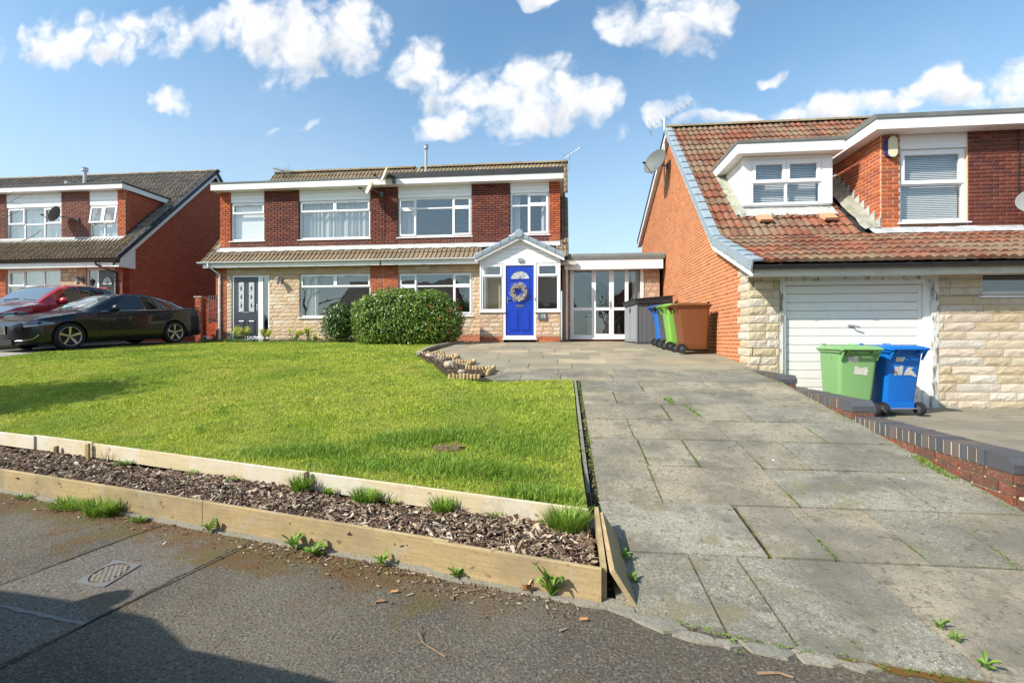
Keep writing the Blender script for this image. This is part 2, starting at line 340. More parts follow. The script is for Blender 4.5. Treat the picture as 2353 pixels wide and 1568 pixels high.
mat('stump', (.15, .10, .065), 0.9, 0.1, mix=[(20, 4, .45, .6, (.10, .065, .04), .8)], bump=[(40, .01)])
mat('bin_green', (.20, .38, .15), 0.42, 0.4, mix=[(3, 4, .45, .7, (.20, .40, .15), .6)])
mat('bin_lime', (.19, .42, .07), 0.42, 0.4)
mat('bin_blue', (.005, .145, .54), 0.38, 0.45)
mat('bin_brown', (.17, .058, .020), 0.42, 0.4)
mat('bin_grey', (.065, .068, .075), 0.45, 0.4)
mat('rubber', (.022, .022, .023), 0.75, 0.25)
mat('sticker', (.62, .59, .53), 0.7, 0.2, mix=[(60, 4, .5, .6, (.35, .33, .30), .8)])
mat('shed_grey', (.13, .135, .15), 0.5, 0.35)
mat('shed_light', (.25, .26, .275), 0.5, 0.35)
mat('shed_roof', (.035, .036, .040), 0.55, 0.3)
mat('car_black', (.005, .006, .010), 0.3, 0.3, coat=0.6)
mat('car_red', (.48, .012, .016), 0.2, 0.5, coat=1.0)
mat('car_silver', (.22, .23, .26), 0.25, 0.5, coat=1.0, metal=0.5)
mat('car_trim', (.015, .015, .016), 0.5, 0.4)
mat('alloy', (.48, .46, .43), 0.3, 0.5, metal=0.85)
mat('lamp_lens', (.14, .145, .155), 0.08, 0.7, metal=0.3, coat=1.0)
mat('tail_lens', (.35, .01, .01), 0.1, 0.6)
mat('permit', (.20, .62, .48), 0.6, 0.3)
mat('dish', (.13, .14, .14), 0.6, 0.3)
mat('dish_rust', (.66, .56, .42), 0.7, 0.2, mix=[(7, 4, .52, .64, (.40, .20, .09), .7)])
mat('dish_pale', (.27, .27, .26), 0.6, 0.3)
mat('alarm_blue', (.02, .035, .16), 0.4, 0.4)
mat('alarm_cream', (.66, .62, .42), 0.45, 0.4)
mat('slate_plate', (.11, .13, .15), 0.5, 0.3)
mat('wreath', None, 0.8, 0.2, palette=[(.66, .60, .50), (.48, .41, .31), (.74, .70, .62), (.32, .27, .19), (.42, .42, .32)], pvar=0.2)
mat('bark_tree', (.11, .085, .06), 0.9, 0.1)
mat('iron', (.20, .19, .17), 0.7, 0.3, metal=0.3, mix=[(40, 4, .45, .6, (.30, .27, .21), .7)], bump=[(200, .002)])
mat('frame_steel', (.17, .17, .165), 0.7, 0.3, mix=[(20, 4, .45, .65, (.15, .15, .14), .7)])
mat('white_spot', (.75, .74, .70), 0.8, 0.2)
# rust-brown grit and moss staining on the tarmac, thickest along the foot of the boards
def stain(name):
    nt = MATS[name].node_tree; N = nt.nodes.new; L = nt.links.new
    b = nt.nodes['Principled BSDF']; src = b.inputs['Base Color'].links[0].from_socket
    geo = N('ShaderNodeNewGeometry'); sep = N('ShaderNodeSeparateXYZ'); L(geo.outputs['Position'], sep.inputs[0])
    def m(op, a, c=None, clamp=False):
        n = N('ShaderNodeMath'); n.operation = op; n.use_clamp = clamp
        for i, x in enumerate((a, c)):
            if x is None: continue
            if isinstance(x, (int, float)): n.inputs[i].default_value = x
            else: L(x, n.inputs[i])
        return n.outputs[0]
    d = m('SUBTRACT', m('SUBTRACT', 2.40, m('MULTIPLY', sep.outputs[0], .25)), sep.outputs[1])     # metres out from the boards
    nz = N('ShaderNodeTexNoise'); nz.inputs['Scale'].default_value = 3.2; nz.inputs['Detail'].default_value = 8; nz.inputs['Roughness'].default_value = .7; L(geo.outputs['Position'], nz.inputs['Vector'])
    fine = N('ShaderNodeTexNoise'); fine.inputs['Scale'].default_value = 60; fine.inputs['Detail'].default_value = 4; L(geo.outputs['Position'], fine.inputs['Vector'])
    val = m('ADD', m('SUBTRACT', m('MULTIPLY', nz.outputs['Fac'], 2.6), m('MULTIPLY', d, 1.5)), m('MULTIPLY', fine.outputs['Fac'], 1.3))
    mr = N('ShaderNodeMapRange'); mr.interpolation_type = 'SMOOTHSTEP'; L(val, mr.inputs[0]); mr.inputs[1].default_value = 1.25; mr.inputs[2].default_value = 1.72; mr.inputs[4].default_value = .72
    east = N('ShaderNodeMapRange'); L(sep.outputs[0], east.inputs[0]); east.inputs[1].default_value = -.9; east.inputs[2].default_value = -.1; east.inputs[3].default_value = 1; east.inputs[4].default_value = .15
    cr = N('ShaderNodeMix'); cr.data_type = 'RGBA'; hue = N('ShaderNodeTexNoise'); hue.inputs['Scale'].default_value = 5; hue.inputs['Detail'].default_value = 5; L(geo.outputs['Position'], hue.inputs['Vector'])
    hm = N('ShaderNodeMapRange'); L(hue.outputs['Fac'], hm.inputs[0]); hm.inputs[1].default_value = .45; hm.inputs[2].default_value = .6
    L(hm.outputs[0], cr.inputs[0]); cr.inputs[6].default_value = (.125, .062, .018, 1); cr.inputs[7].default_value = (.115, .085, .018, 1)
    mx = N('ShaderNodeMix'); mx.data_type = 'RGBA'; L(m('MULTIPLY', mr.outputs[0], east.outputs[0]), mx.inputs[0]); L(src, mx.inputs[6]); L(cr.outputs[2], mx.inputs[7]); L(mx.outputs[2], b.inputs['Base Color'])
stain('asphalt'); stain('asphalt_patch')
# ------------------------------------------------------------------ mesh helpers
def root_loc(o):
    while o is not None and o.parent is not None: o = o.parent
    if o is None or o.get('local'): return Vector((0, 0, 0))
    return o.location.copy()
class MB:
    """collects faces; build() links them as ONE mesh object"""
    def __init__(s):
        s.v = []; s.f = []; s.m = []; s.r = []; s.mats = []; s.cm = 0; s.cr = 0.0
    def use(s, name):
        if name not in s.mats: s.mats.append(name)
        s.cm = s.mats.index(name); return s
    def add(s, vs, fs, r=None):
        k = len(s.v); s.v.extend([tuple(p) for p in vs])
        rr = s.cr if r is None else r
        for f in fs:
            s.f.append(tuple(i + k for i in f)); s.m.append(s.cm); s.r.append(rr)
        return s
    def box(s, x0, x1, y0, y1, z0, z1, r=None):
        return s.add([(x0, y0, z0), (x1, y0, z0), (x1, y1, z0), (x0, y1, z0), (x0, y0, z1), (x1, y0, z1), (x1, y1, z1), (x0, y1, z1)],
                     [(0, 3, 2, 1), (4, 5, 6, 7), (0, 1, 5, 4), (1, 2, 6, 5), (2, 3, 7, 6), (3, 0, 4, 7)], r)
    def hexa(s, p, r=None):
        return s.add(p, [(0, 3, 2, 1), (4, 5, 6, 7), (0, 1, 5, 4), (1, 2, 6, 5), (2, 3, 7, 6), (3, 0, 4, 7)], r)
    def ring(s, x0, x1, z0, z1, w, y0, y1, wt=None, wb=None):
        wt = w if wt is None else wt; wb = w if wb is None else wb
        s.box(x0, x1, y0, y1, z0, z0 + wb); s.box(x0, x1, y0, y1, z1 - wt, z1)
        s.box(x0, x0 + w, y0, y1, z0 + wb, z1 - wt); s.box(x1 - w, x1, y0, y1, z0 + wb, z1 - wt)
        return s
    def prism(s, poly, axis, a, b, r=None):
        """poly in the two other axes (in xyz order), extruded along axis from a to b"""
        n = len(poly)
        def P(p, t):
            return {'x': (t, p[0], p[1]), 'y': (p[0], t, p[1]), 'z': (p[0], p[1], t)}[axis]
        vs = [P(p, a) for p in poly] + [P(p, b) for p in poly]
        fs = [tuple(range(n))[::-1], tuple(range(n, 2 * n))] + [(i, (i + 1) % n, n + (i + 1) % n, n + i) for i in range(n)]
        return s.add(vs, fs, r)
    def tube(s, pts, rad, n=8, cap=True, r=None):
        pts = [Vector(p) for p in pts]
        rads = rad if isinstance(rad, (list, tuple)) else [rad] * len(pts)
        vs = []; fs = []
        prev = None
        for i, p in enumerate(pts):
            d = (pts[min(i + 1, len(pts) - 1)] - pts[max(i - 1, 0)]).normalized()
            if prev is None:
                u = d.orthogonal().normalized()
            else:
                u = (prev - d * prev.dot(d)).normalized()
            prev = u; w = d.cross(u)
            for k in range(n):
                a = 2 * math.pi * k / n
                vs.append(p + (u * math.cos(a) + w * math.sin(a)) * rads[i])
        for i in range(len(pts) - 1):
            for k in range(n):
                fs.append((i * n + k, i * n + (k + 1) % n, (i + 1) * n + (k + 1) % n, (i + 1) * n + k))
        if cap:
            fs.append(tuple(range(n))[::-1]); fs.append(tuple(range((len(pts) - 1) * n, len(pts) * n)))
        return s.add(vs, fs, r)
    def lathe(s, prof, M=None, n=16, r=None, cap=True):
        """prof: list of (radius, height)"""
        vs = []; fs = []
        for (a, h) in prof:
            for k in range(n):
                t = 2 * math.pi * k / n; vs.append(Vector((a * math.cos(t), a * math.sin(t), h)))
        if M is not None: vs = [M @ v for v in vs]
        for i in range(len(prof) - 1):
            for k in range(n):
                fs.append((i * n + k, i * n + (k + 1) % n, (i + 1) * n + (k + 1) % n, (i + 1) * n + k))
        if cap: fs.append(tuple(range(n))[::-1]); fs.append(tuple(range((len(prof) - 1) * n, len(prof) * n)))
        return s.add(vs, fs, r)
    def xf(s, M, start=0):
        for i in range(start, len(s.v)): s.v[i] = tuple(M @ Vector(s.v[i]))
        return s
    def build(s, name, mt=None, parent=None, smooth=False, loc=None, stuff=False):
        me = bpy.data.meshes.new(name)
        L = root_loc(parent) if loc is None else Vector(loc)
        me.from_pydata([(p[0] - L[0], p[1] - L[1], p[2] - L[2]) for p in s.v], [], s.f)
        names = s.mats if s.mats else [mt]
        for n in names: me.materials.append(MATS[n])
        if len(names) > 1: me.polygons.foreach_set('material_index', s.m)
        a = me.attributes.new('rnd', 'FLOAT', 'FACE'); a.data.foreach_set('value', s.r)
        if smooth: me.polygons.foreach_set('use_smooth', [True] * len(me.polygons))
        me.update()
        o = bpy.data.objects.new(name, me); COL.objects.link(o)
        if parent is not None: o.parent = parent
        if loc is not None and parent is None: o.location = loc
        if stuff: o['kind'] = 'stuff'
        return o
def smooth_by_angle(o, deg=40):
    try:
        o.data.set_sharp_from_angle(angle=R(deg))
    except Exception: pass
    return o
def tag(o, label, cat, group=None):
    o['label'] = label; o['category'] = cat
    if group: o['group'] = group
    return o
def thing(name, loc, label, cat, group=None, rz=0.0, local=False):
    o = bpy.data.objects.new(name, None); COL.objects.link(o)
    o.empty_display_size = 0.1
    o.location = loc; o.rotation_euler = (0, 0, rz)
    if local: o['local'] = 1
    return tag(o, label, cat, group)
def structure(o):
    o['kind'] = 'structure'; return o
def copy_tree(o, parent=None, kids=None):
    if kids is None:
        kids = {}
        for x in bpy.data.objects:
            if x.parent is not None: kids.setdefault(x.parent.name, []).append(x)
    c = o.copy(); COL.objects.link(c)
    if parent is not None: c.parent = parent
    for ch in kids.get(o.name, []): copy_tree(ch, c, kids)
    return c
def np_mesh(name, V, F, rnd, mt, parent=None, stuff=True, smooth=False):
    """V (n,3) array, F (m,k) int array of same-size faces"""
    me = bpy.data.meshes.new(name)
    m, k = F.shape
    me.vertices.add(len(V)); me.vertices.foreach_set('co', V.astype(np.float32).ravel())
    me.loops.add(m * k); me.loops.foreach_set('vertex_index', F.astype(np.int32).ravel())
    me.polygons.add(m)
    me.polygons.foreach_set('loop_start', np.arange(0, m * k, k, dtype=np.int32))
    try: me.polygons.foreach_set('loop_total', np.full(m, k, dtype=np.int32))
    except Exception: pass
    a = me.attributes.new('rnd', 'FLOAT', 'FACE'); a.data.foreach_set('value', rnd.astype(np.float32))
    me.materials.append(MATS[mt])
    if smooth: me.polygons.foreach_set('use_smooth', np.ones(m, dtype=bool))
    me.update(calc_edges=True); me.validate()
    o = bpy.data.objects.new(name, me); COL.objects.link(o)
    if parent is not None: o.parent = parent
    if stuff: o['kind'] = 'stuff'
    return o

# repeated pieces (bricks, tiles, stones, slabs): the nearest 300 as parts, the rest joined
def ubox():
    b = MB(); b.box(-.5, .5, -.5, .5, -.5, .5); return b.v, b.f
def ubevel(e=0.12):
    # box with a slightly pillowed front (the -y side)
    xs = [-.5, -.5 + e * .5, .5 - e * .5, .5]; zs = [-.5, -.5 + e, .5 - e, .5]
    v = []; f = []
    for j, z in enumerate(zs):
        for i, x in enumerate(xs):
            edge = i in (0, 3) or j in (0, 3)
            v.append((x, -.30 if edge else -.5, z))
    for j in range(3):
        for i in range(3):
            a = j * 4 + i; f.append((a, a + 1, a + 5, a + 4))
    k = len(v)
    v += [(-.5, .5, -.5), (.5, .5, -.5), (.5, .5, .5), (-.5, .5, .5)]
    f += [(0, k, k + 1, 3, 2, 1), (12, 13, 14, 15, k + 2, k + 3), (0, 4, 8, 12, k + 3, k), (3, k + 1, k + 2, 15, 11, 7)]
    return v, f
def urock(seed):
    rr = random.Random(seed)
    nx, nz = 6, 3
    v = []; f = []
    for j in range(nz + 1):
        for i in range(nx + 1):
            edge = i in (0, nx) or j in (0, nz)
            y = -.12 - (0 if edge else rr.uniform(.05, .28))
            v.append((-.5 + i / nx + (0 if edge else rr.uniform(-.05, .05)), y, -.5 + j / nz + (0 if edge else rr.uniform(-.07, .07))))
    for j in range(nz):
        for i in range(nx):
            a = j * (nx + 1) + i; f.append((a, a + 1, a + nx + 2, a + nx + 1))
    k = len(v); W_ = nx + 1
    v += [(-.5, .5, -.5), (.5, .5, -.5), (.5, .5, .5), (-.5, .5, .5)]
    f.append(tuple([k, k + 1] + list(range(nx, -1, -1))))
    f.append(tuple(list(range(nz * W_, nz * W_ + W_)) + [k + 2, k + 3]))
    f.append(tuple([j * W_ for j in range(nz + 1)] + [k + 3, k]))
    f.append(tuple([k + 1, k + 2] + [j * W_ + nx for j in range(nz, -1, -1)]))
    return v, f
def utile(kind):
    # interlocking roof tile, 1 wide (x), 1 long (y up the slope), z in metres; lower edge at y=0
    if kind == 'roman':
        prof = [(0, .004), (.10, .030), (.22, .040), (.34, .030), (.44, .006), (.54, .004), (.64, .026), (.76, .036), (.88, .028), (.96, .008), (1, .004)]
    else:
        prof = [(0, .0), (.08, .032), (.16, .036), (.24, .004), (.50, .0), (.56, .034), (.66, .036), (.74, .004), (1, .0)]
    v = []; f = []
    n = len(prof)
    for (x, z) in prof: v.append((x, 0.0, z + .036))
    for (x, z) in prof: v.append((x, 1.14, z + .004))
    for (x, z) in prof: v.append((x, 0.0, -.004 + z * .2))
    for i in range(n - 1):
        f.append((i, i + 1, n + i + 1, n + i)); f.append((2 * n + i, 2 * n + i + 1, i + 1, i))
    f.append((0, n, 2 * n)); f.append((n - 1, 3 * n - 1, 2 * n - 1))
    return v, f
def uridge(n=8):
    v = []; f = []
    for x, rr in ((-.5, .5), (.46, .47), (.46, .5), (.5, .5)):
        for k in range(n + 1):
            a = math.pi * k / n
            v.append((x, -math.cos(a) * rr, math.sin(a) * rr * .9))
    for s_ in range(3):
        for k in range(n):
            a = s_ * (n + 1) + k; f.append((a, a + n + 1, a + n + 2, a + 1))
    f.append(tuple(range(n + 1)))
    f.append(tuple(range(3 * (n + 1), 4 * (n + 1)))[::-1])
    return v, f
def utile_deep():
    v, f = utile('plain')
    n = len(v) // 3
    v = [(x, y, z * 1.55 if i < n else z) for i, (x, y, z) in enumerate(v)]
    v = [(x, y, (z + (v[i - n][2] - v[i - n][2] / 1.55) * .9) if n <= i < 2 * n else z) for i, (x, y, z) in enumerate(v)]
    return v, f
PROTO = {'deep': utile_deep(), 'box': ubox(), 'brick': ubevel(), 'roman': utile('roman'), 'plain': utile('plain'), 'ridge': uridge()}
for i_ in range(7): PROTO['rock%d' % i_] = urock(40 + i_)
MESHCACHE = {}
def proto_mesh(key, mt):
    if (key, mt) not in MESHCACHE:
        me = bpy.data.meshes.new(key)
        me.from_pydata([tuple(p) for p in PROTO[key][0]], [], PROTO[key][1])
        me.materials.append(MATS[mt]); me.update()
        MESHCACHE[(key, mt)] = me
    return MESHCACHE[(key, mt)]
class Pieces:
    def __init__(s): s.l = []
    def add(s, key, M, mt): s.l.append((key, M, mt))
    def flush(s, parent, *_, cap=300):
        L = root_loc(parent)
        T = Matrix.Translation(-L)
        def rank(p):
            c = p[1].translation
            sc = p[1].to_scale()
            d = max(c.length, .1)
            cx = c.x * math.cos(YAW) + c.y * math.sin(YAW); cz = -c.x * math.sin(YAW) + c.y * math.cos(YAW)
            vis = 1.0 if (cz > 0 and abs(cx / cz) < 1.10 and abs(c.z / cz) < .74) else 0.02
            return -vis * (abs(sc.x) * max(abs(sc.z), .1)) ** .5 / d
        kinds = {}
        for p in s.l:
            k = {'box': 'brick', 'brick': 'brick', 'roman': 'roof_tile', 'plain': 'roof_tile', 'deep': 'roof_tile', 'ridge': 'ridge_tile'}.get(p[0], 'stone')
            kinds.setdefault(k, []).append(p)
        for name, l in kinds.items():
            l.sort(key=rank)
            for key, M, mt in l[:cap]:
                o = bpy.data.objects.new(name, proto_mesh(key, mt)); COL.objects.link(o)
                o.parent = parent; o.matrix_basis = T @ M
            rest = l[cap:]
            if rest:
                b = MB()
                for key, M, mt in rest:
                    b.use(mt)
                    vs, fs = PROTO[key]
                    b.add([M @ Vector(p) for p in vs], fs, random.random())
                b.build(name + 's', None, parent, stuff=True)
        s.l = []
def basis(X, Y, Z, T):
    return Matrix(((X[0], Y[0], Z[0], T[0]), (X[1], Y[1], Z[1], T[1]), (X[2], Y[2], Z[2], T[2]), (0, 0, 0, 1)))

# ------------------------------------------------------------------ masonry
def spans(poly, z):
    xs = []
    n = len(poly)
    for i in range(n):
        (a, za), (b, zb) = poly[i], poly[(i + 1) % n]
        if (za <= z < zb) or (zb <= z < za):
            xs.append(a + (b - a) * (z - za) / (zb - za))
    xs.sort()
    return [(xs[i], xs[i + 1]) for i in range(0, len(xs) - 1, 2)]
def cut_spans(sp, holes, z):
    for (h0, h1, hz0, hz1) in holes:
        if hz0 < z < hz1:
            out = []
            for (a, b) in sp:
                if h1 <= a or h0 >= b: out.append((a, b)); continue
                if a < h0: out.append((a, h0))
                if b > h1: out.append((h1, b))
            sp = out
    return sp
def wall_core(mb, nrm, plane, poly, holes, thick):
    """solid wall behind the bricks; nrm '-y' (s = X), '-x' or '+x' (s = Y)"""
    zs = sorted(set([round(p[1], 4) for p in poly] + [round(h[2], 4) for h in holes] + [round(h[3], 4) for h in holes]))
    zlo, zhi = min(p[1] for p in poly), max(p[1] for p in poly)
    zs = [z for z in zs if zlo <= z <= zhi]
    for za, zb in zip(zs, zs[1:]):
        if zb - za < 1e-4: continue
        A = spans(poly, za + 1e-5); B = spans(poly, zb - 1e-5)
        zm = (za + zb) / 2
        segs = []
        for (a0, a1), (b0, b1) in zip(A, B):
            if abs(a0 - b0) < 1e-3 and abs(a1 - b1) < 1e-3:
                for (c, d) in cut_spans([(a0, a1)], holes, zm): segs.append((c, d, c, d))
            else:
                hh = [h for h in holes if h[2] < zm < h[3]]
                edges = [(a0, b0)]
                for h in sorted(hh): edges += [(h[0], h[0]), (h[1], h[1])]
                edges.append((a1, b1))
                for i in range(0, len(edges), 2): segs.append((edges[i][0], edges[i + 1][0], edges[i][1], edges[i + 1][1]))
        for (a0, a1, b0, b1) in segs:
            if a1 - a0 < 1e-4 and b1 - b0 < 1e-4: continue
            if nrm == '-y':
                y0, y1 = plane, plane + thick
                p = [(a0, y0, za), (a1, y0, za), (a1, y1, za), (a0, y1, za), (b0, y0, zb), (b1, y0, zb), (b1, y1, zb), (b0, y1, zb)]
            else:
                x0, x1 = (plane, plane + thick) if nrm == '-x' else (plane - thick, plane)
                p = [(x0, a0, za), (x1, a0, za), (x1, a1, za), (x0, a1, za), (x0, b0, zb), (x1, b0, zb), (x1, b1, zb), (x0, b1, zb)]
            mb.hexa(p)
def lay(pc, nrm, plane, poly, holes, key, mt, course=.075, length=.225, joint=None, proud=.012, z0=0.0, rnd_len=None, heights=None, stagger=None, minlen=.035):
    """lay bricks or stones over a wall polygon"""
    if joint is None: joint = .016 if key == 'box' else .011
    if key == 'box' and proud == .006: proud = .003
    Nn = {'-y': Vector((0, -1, 0)), '-x': Vector((-1, 0, 0)), '+x': Vector((1, 0, 0))}[nrm]
    V = -Nn; U = V.cross(Vector((0, 0, 1)))
    zlo, zhi = min(p[1] for p in poly), max(p[1] for p in poly)
    z = z0
    while z > zlo: z -= course
    i = 0
    rr = random.Random(int(abs(plane) * 1000) + int(zlo * 77) % 97)
    while z < zhi:
        h = course if heights is None else heights[i % len(heights)]
        za, zb = max(z, zlo), min(z + h, zhi)
        cuts = sorted(set([za, zb] + [c for hh in holes for c in (hh[2], hh[3]) if za < c < zb]))
        for ca, cb in zip(cuts, cuts[1:]):
            if cb - ca < .016: continue
            zm = (ca + cb) / 2
            for (a, b) in cut_spans(spans(poly, zm), holes, zm):
                s = math.floor(a / length) * length + ((i % 2) * length / 2 if stagger is None else stagger(i))
                while s > a: s -= length
                rl = random.Random(i * 131 + int(a * 10))
                while s < b:
                    Ls = length if rnd_len is None else rl.uniform(*rnd_len)
                    c0, c1 = max(s, a), min(s + Ls, b)
                    s += Ls
                    if c1 - c0 < minlen: continue
                    w = c1 - c0 - joint; hh_ = cb - ca - joint
                    if hh_ < .01: continue
                    t = .05
                    mid = (c0 + c1) / 2
                    pr = proud + rr.uniform(-.0015, .0015)
                    if nrm == '-y': P = Vector((mid, plane + t / 2 - pr, zm))
                    elif nrm == '-x': P = Vector((plane + t / 2 - pr, mid, zm))
                    else: P = Vector((plane - t / 2 + pr, mid, zm))
                    kk = key if key != 'rock' else 'rock%d' % rr.randrange(7)
                    tt = t if key != 'rock' else .055
                    pc.add(kk, basis(U * w, V * tt, Vector((0, 0, hh_)), P), mt)
        z += h; i += 1

# ------------------------------------------------------------------ windows (all look towards -Y)
def window(parent, r, Y, cells, rec=.055, content=None, sill=True, frame='white_upvc', glass='glass', name='window', fr=.035, room='room', deep=1.8, sash=.05, vents=()):
    X0, X1, Z0, Z1 = r
    y0 = Y + rec; y1 = y0 + .065
    w = MB()
    w.ring(X0, X1, Z0, Z1, fr, y0, y1)
    ix0, ix1, iz0, iz1 = X0 + fr, X1 - fr, Z0 + fr, Z1 - fr
    geo = []
    for (a, b, c, d, k) in cells:
        cx0, cx1 = ix0 + (ix1 - ix0) * a, ix0 + (ix1 - ix0) * b
        cz0, cz1 = iz0 + (iz1 - iz0) * c, iz0 + (iz1 - iz0) * d
        geo.append((cx0, cx1, cz0, cz1, k))
        if k == 'f': w.ring(cx0, cx1, cz0, cz1, .022, y0 + .003, y1 - .004)
    o = w.build(name, frame, parent)
    for (a, c) in vents:
        xx = ix0 + (ix1 - ix0) * a; zz = iz0 + (iz1 - iz0) * c
        t = MB(); t.box(xx - .13, xx + .13, y0 - .032, y0 - .019, zz - .012, zz + .012); t.build('trickle_vent', 'grey_plastic', o)
    for (cx0, cx1, cz0, cz1, k) in geo:
        sw = .022
        if k == 'c':
            sw = sash
            s = MB(); s.ring(cx0 + .004, cx1 - .004, cz0 + .004, cz1 - .004, sw, y0 - .018, y1 - .02)
            s.ring(cx0 + sw, cx1 - sw, cz0 + sw, cz1 - sw, .012, y0 - .008, y0 + .02)
            s.build('sash', frame, o); sw += .002
        p = MB(); p.box(cx0 + sw, cx1 - sw, y0 + .022, y0 + .030, cz0 + sw, cz1 - sw)
        p.build('pane', glass, o)
    if sill:
        s = MB(); s.prism([(Y - .045, Z0 - .050), (Y + rec - .002, Z0 - .050), (Y + rec - .002, Z0 - .003), (Y - .045, Z0 - .026)], 'x', X0 - .05, X1 + .05)
        s.build('sill', frame, o)
    if content == 'curtain' or content == 'side_curtains' or content == 'sheer' or content == 'curtain_left':
        c = MB()
        if content == 'side_curtains': rngs = [(X0 + .05, X0 + .05 + (X1 - X0) * .2), (X1 - .05 - (X1 - X0) * .17, X1 - .05)]
        elif content == 'curtain_left': rngs = [(X0 + .06, X0 + .06 + (X1 - X0) * .18)]
        else: rngs = [(X0 + .03, X1 - .03)]
        for (a, b) in rngs:
            n = int((b - a) / .02)
            vs = []; fs = []
            for i in range(n + 1):
                x = a + (b - a) * i / n
                y = Y + .24 + .035 * math.sin(x * 38 + math.sin(x * 9) * 2) + .012 * math.sin(x * 91)
                vs += [(x, y, Z0 + .02), (x, y + .01, Z1 - .03)]
            for i in range(n): fs.append((2 * i, 2 * i + 2, 2 * i + 3, 2 * i + 1))
            c.add(vs, fs)
        c.build('curtain', 'curtain', o, smooth=True)
    elif content == 'roller':
        c = MB(); c.box(X0 + .04, X1 - .04, Y + .20, Y + .206, Z0 + .06, Z1 - .03); c.build('roller_blind', 'blind', o)
    elif content == 'blinds':
        c = MB(); z = Z0 + .06
        while z < Z1 - .06:
            c.add([(X0 + .05, Y + .17, z), (X1 - .05, Y + .17, z), (X1 - .05, Y + .19, z + .026), (X0 + .05, Y + .19, z + .026)], [(0, 1, 2, 3)])
            z += .036
        c.build('slats', 'blind', o, stuff=True)
    rb = MB()
    a0, a1, b0, b1, d0, d1 = X0 - .02, X1 + .02, Y + .265, Y + .265 + deep, Z0 - .02, Z1 + .02
    rb.add([(a0, b0, d0), (a1, b0, d0), (a1, b1, d0), (a0, b1, d0), (a0, b0, d1), (a1, b0, d1), (a1, b1, d1), (a0, b1, d1)],
           [(0, 1, 2, 3), (4, 7, 6, 5), (1, 5, 6, 2), (2, 6, 7, 3), (3, 7, 4, 0)])
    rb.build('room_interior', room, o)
    return o

# ------------------------------------------------------------------ roofs
def tile_plane(pc, ridge_pts, key, mt, width, gauge, x0, x1, keep=None, lift=0.0, jitter=.004, flip=False):
    """ridge_pts: ((Y_low, Z_low), (Y_high, Z_high)); tiles run along X"""
    (ya, za), (yb, zb) = ridge_pts
    d = Vector((0, yb - ya, zb - za)); Lh = d.length; d.normalize()
    X = Vector((1, 0, 0)); Nn = X.cross(d)
    if Nn.z < 0: X = -X; Nn = X.cross(d)
    rows = max(1, int(round(Lh / gauge))); g = Lh / rows
    n = int(math.ceil((x1 - x0) / width))
    rr = random.Random(int(x0 * 100) + rows)
    for r in range(rows):
        for c in range(n):
            xa = x0 + c * width
            P = Vector((xa, ya, za)) + d * (g * r) + Nn * (lift + rr.uniform(-jitter, jitter) * .4)
            mid = P + Vector((width / 2, 0, 0)) + d * g / 2
            if keep and not keep(mid.x, mid.y, mid.z): continue
            wd = min(width, x1 - xa)
            Xv = X * wd
            if X.x < 0: P = P + Vector((wd, 0, 0))
            pc.add(key, basis(Xv, (d + Nn * rr.uniform(-.003, .003)) * g, Nn, P), mt)
def keep_outside(b):
    def k(x, y, z):
        for (x0, x1, y0, y1) in b:
            if x0 < x < x1 and y0 < y < y1: return False
        return True
    return k

# ------------------------------------------------------------------ terrain heights (camera eye is z = 0)
PROF = ([-50, 1.4, 2.4, 2.9, 3.4, 6.9, 8.5, 10.0, 13.4, 15.4, 60], [-1.274, -1.272, -1.262, -1.20, -1.13, -.59, -.44, -.30, -.12, -.05, -.05])
def prof(Y): return np.interp(Y, PROF[0], PROF[1])
def edgeY(X): return 2.35 - .25 * (X - .2)
def innerY(X): return 2.97 - .269 * (X - .2)
def lawnH(X, Y, zb=-1.05, yb=None):
    yb = innerY(X) if yb is None else yb
    t = np.clip((Y - yb) / np.maximum(8.0 - yb, .5), 0, 1)
    z8 = -.487
    z = np.where(Y > 8.0, prof(Y), zb + (z8 - zb) * t) + .02 * np.sin(X * 1.3) * np.sin(Y * .9) * t * (1 - t)
    w = np.clip((X + 1.0) / 1.1, 0, 1) * np.clip((Y - 3.1) / .8, 0, 1) * .85 * (Y < 6.95)
    return z + (prof(Y) + .03 - z) * w
def H(X, Y):
    if X > 3.1 and Y < 8.7: return -1.27 + max(Y - 2.2, 0) * .025
    if X > .2: return float(prof(Y))
    if X < -12.1: return float(lawnH(X, Y, -1.28, edgeY(X)))
    return float(lawnH(X, Y))
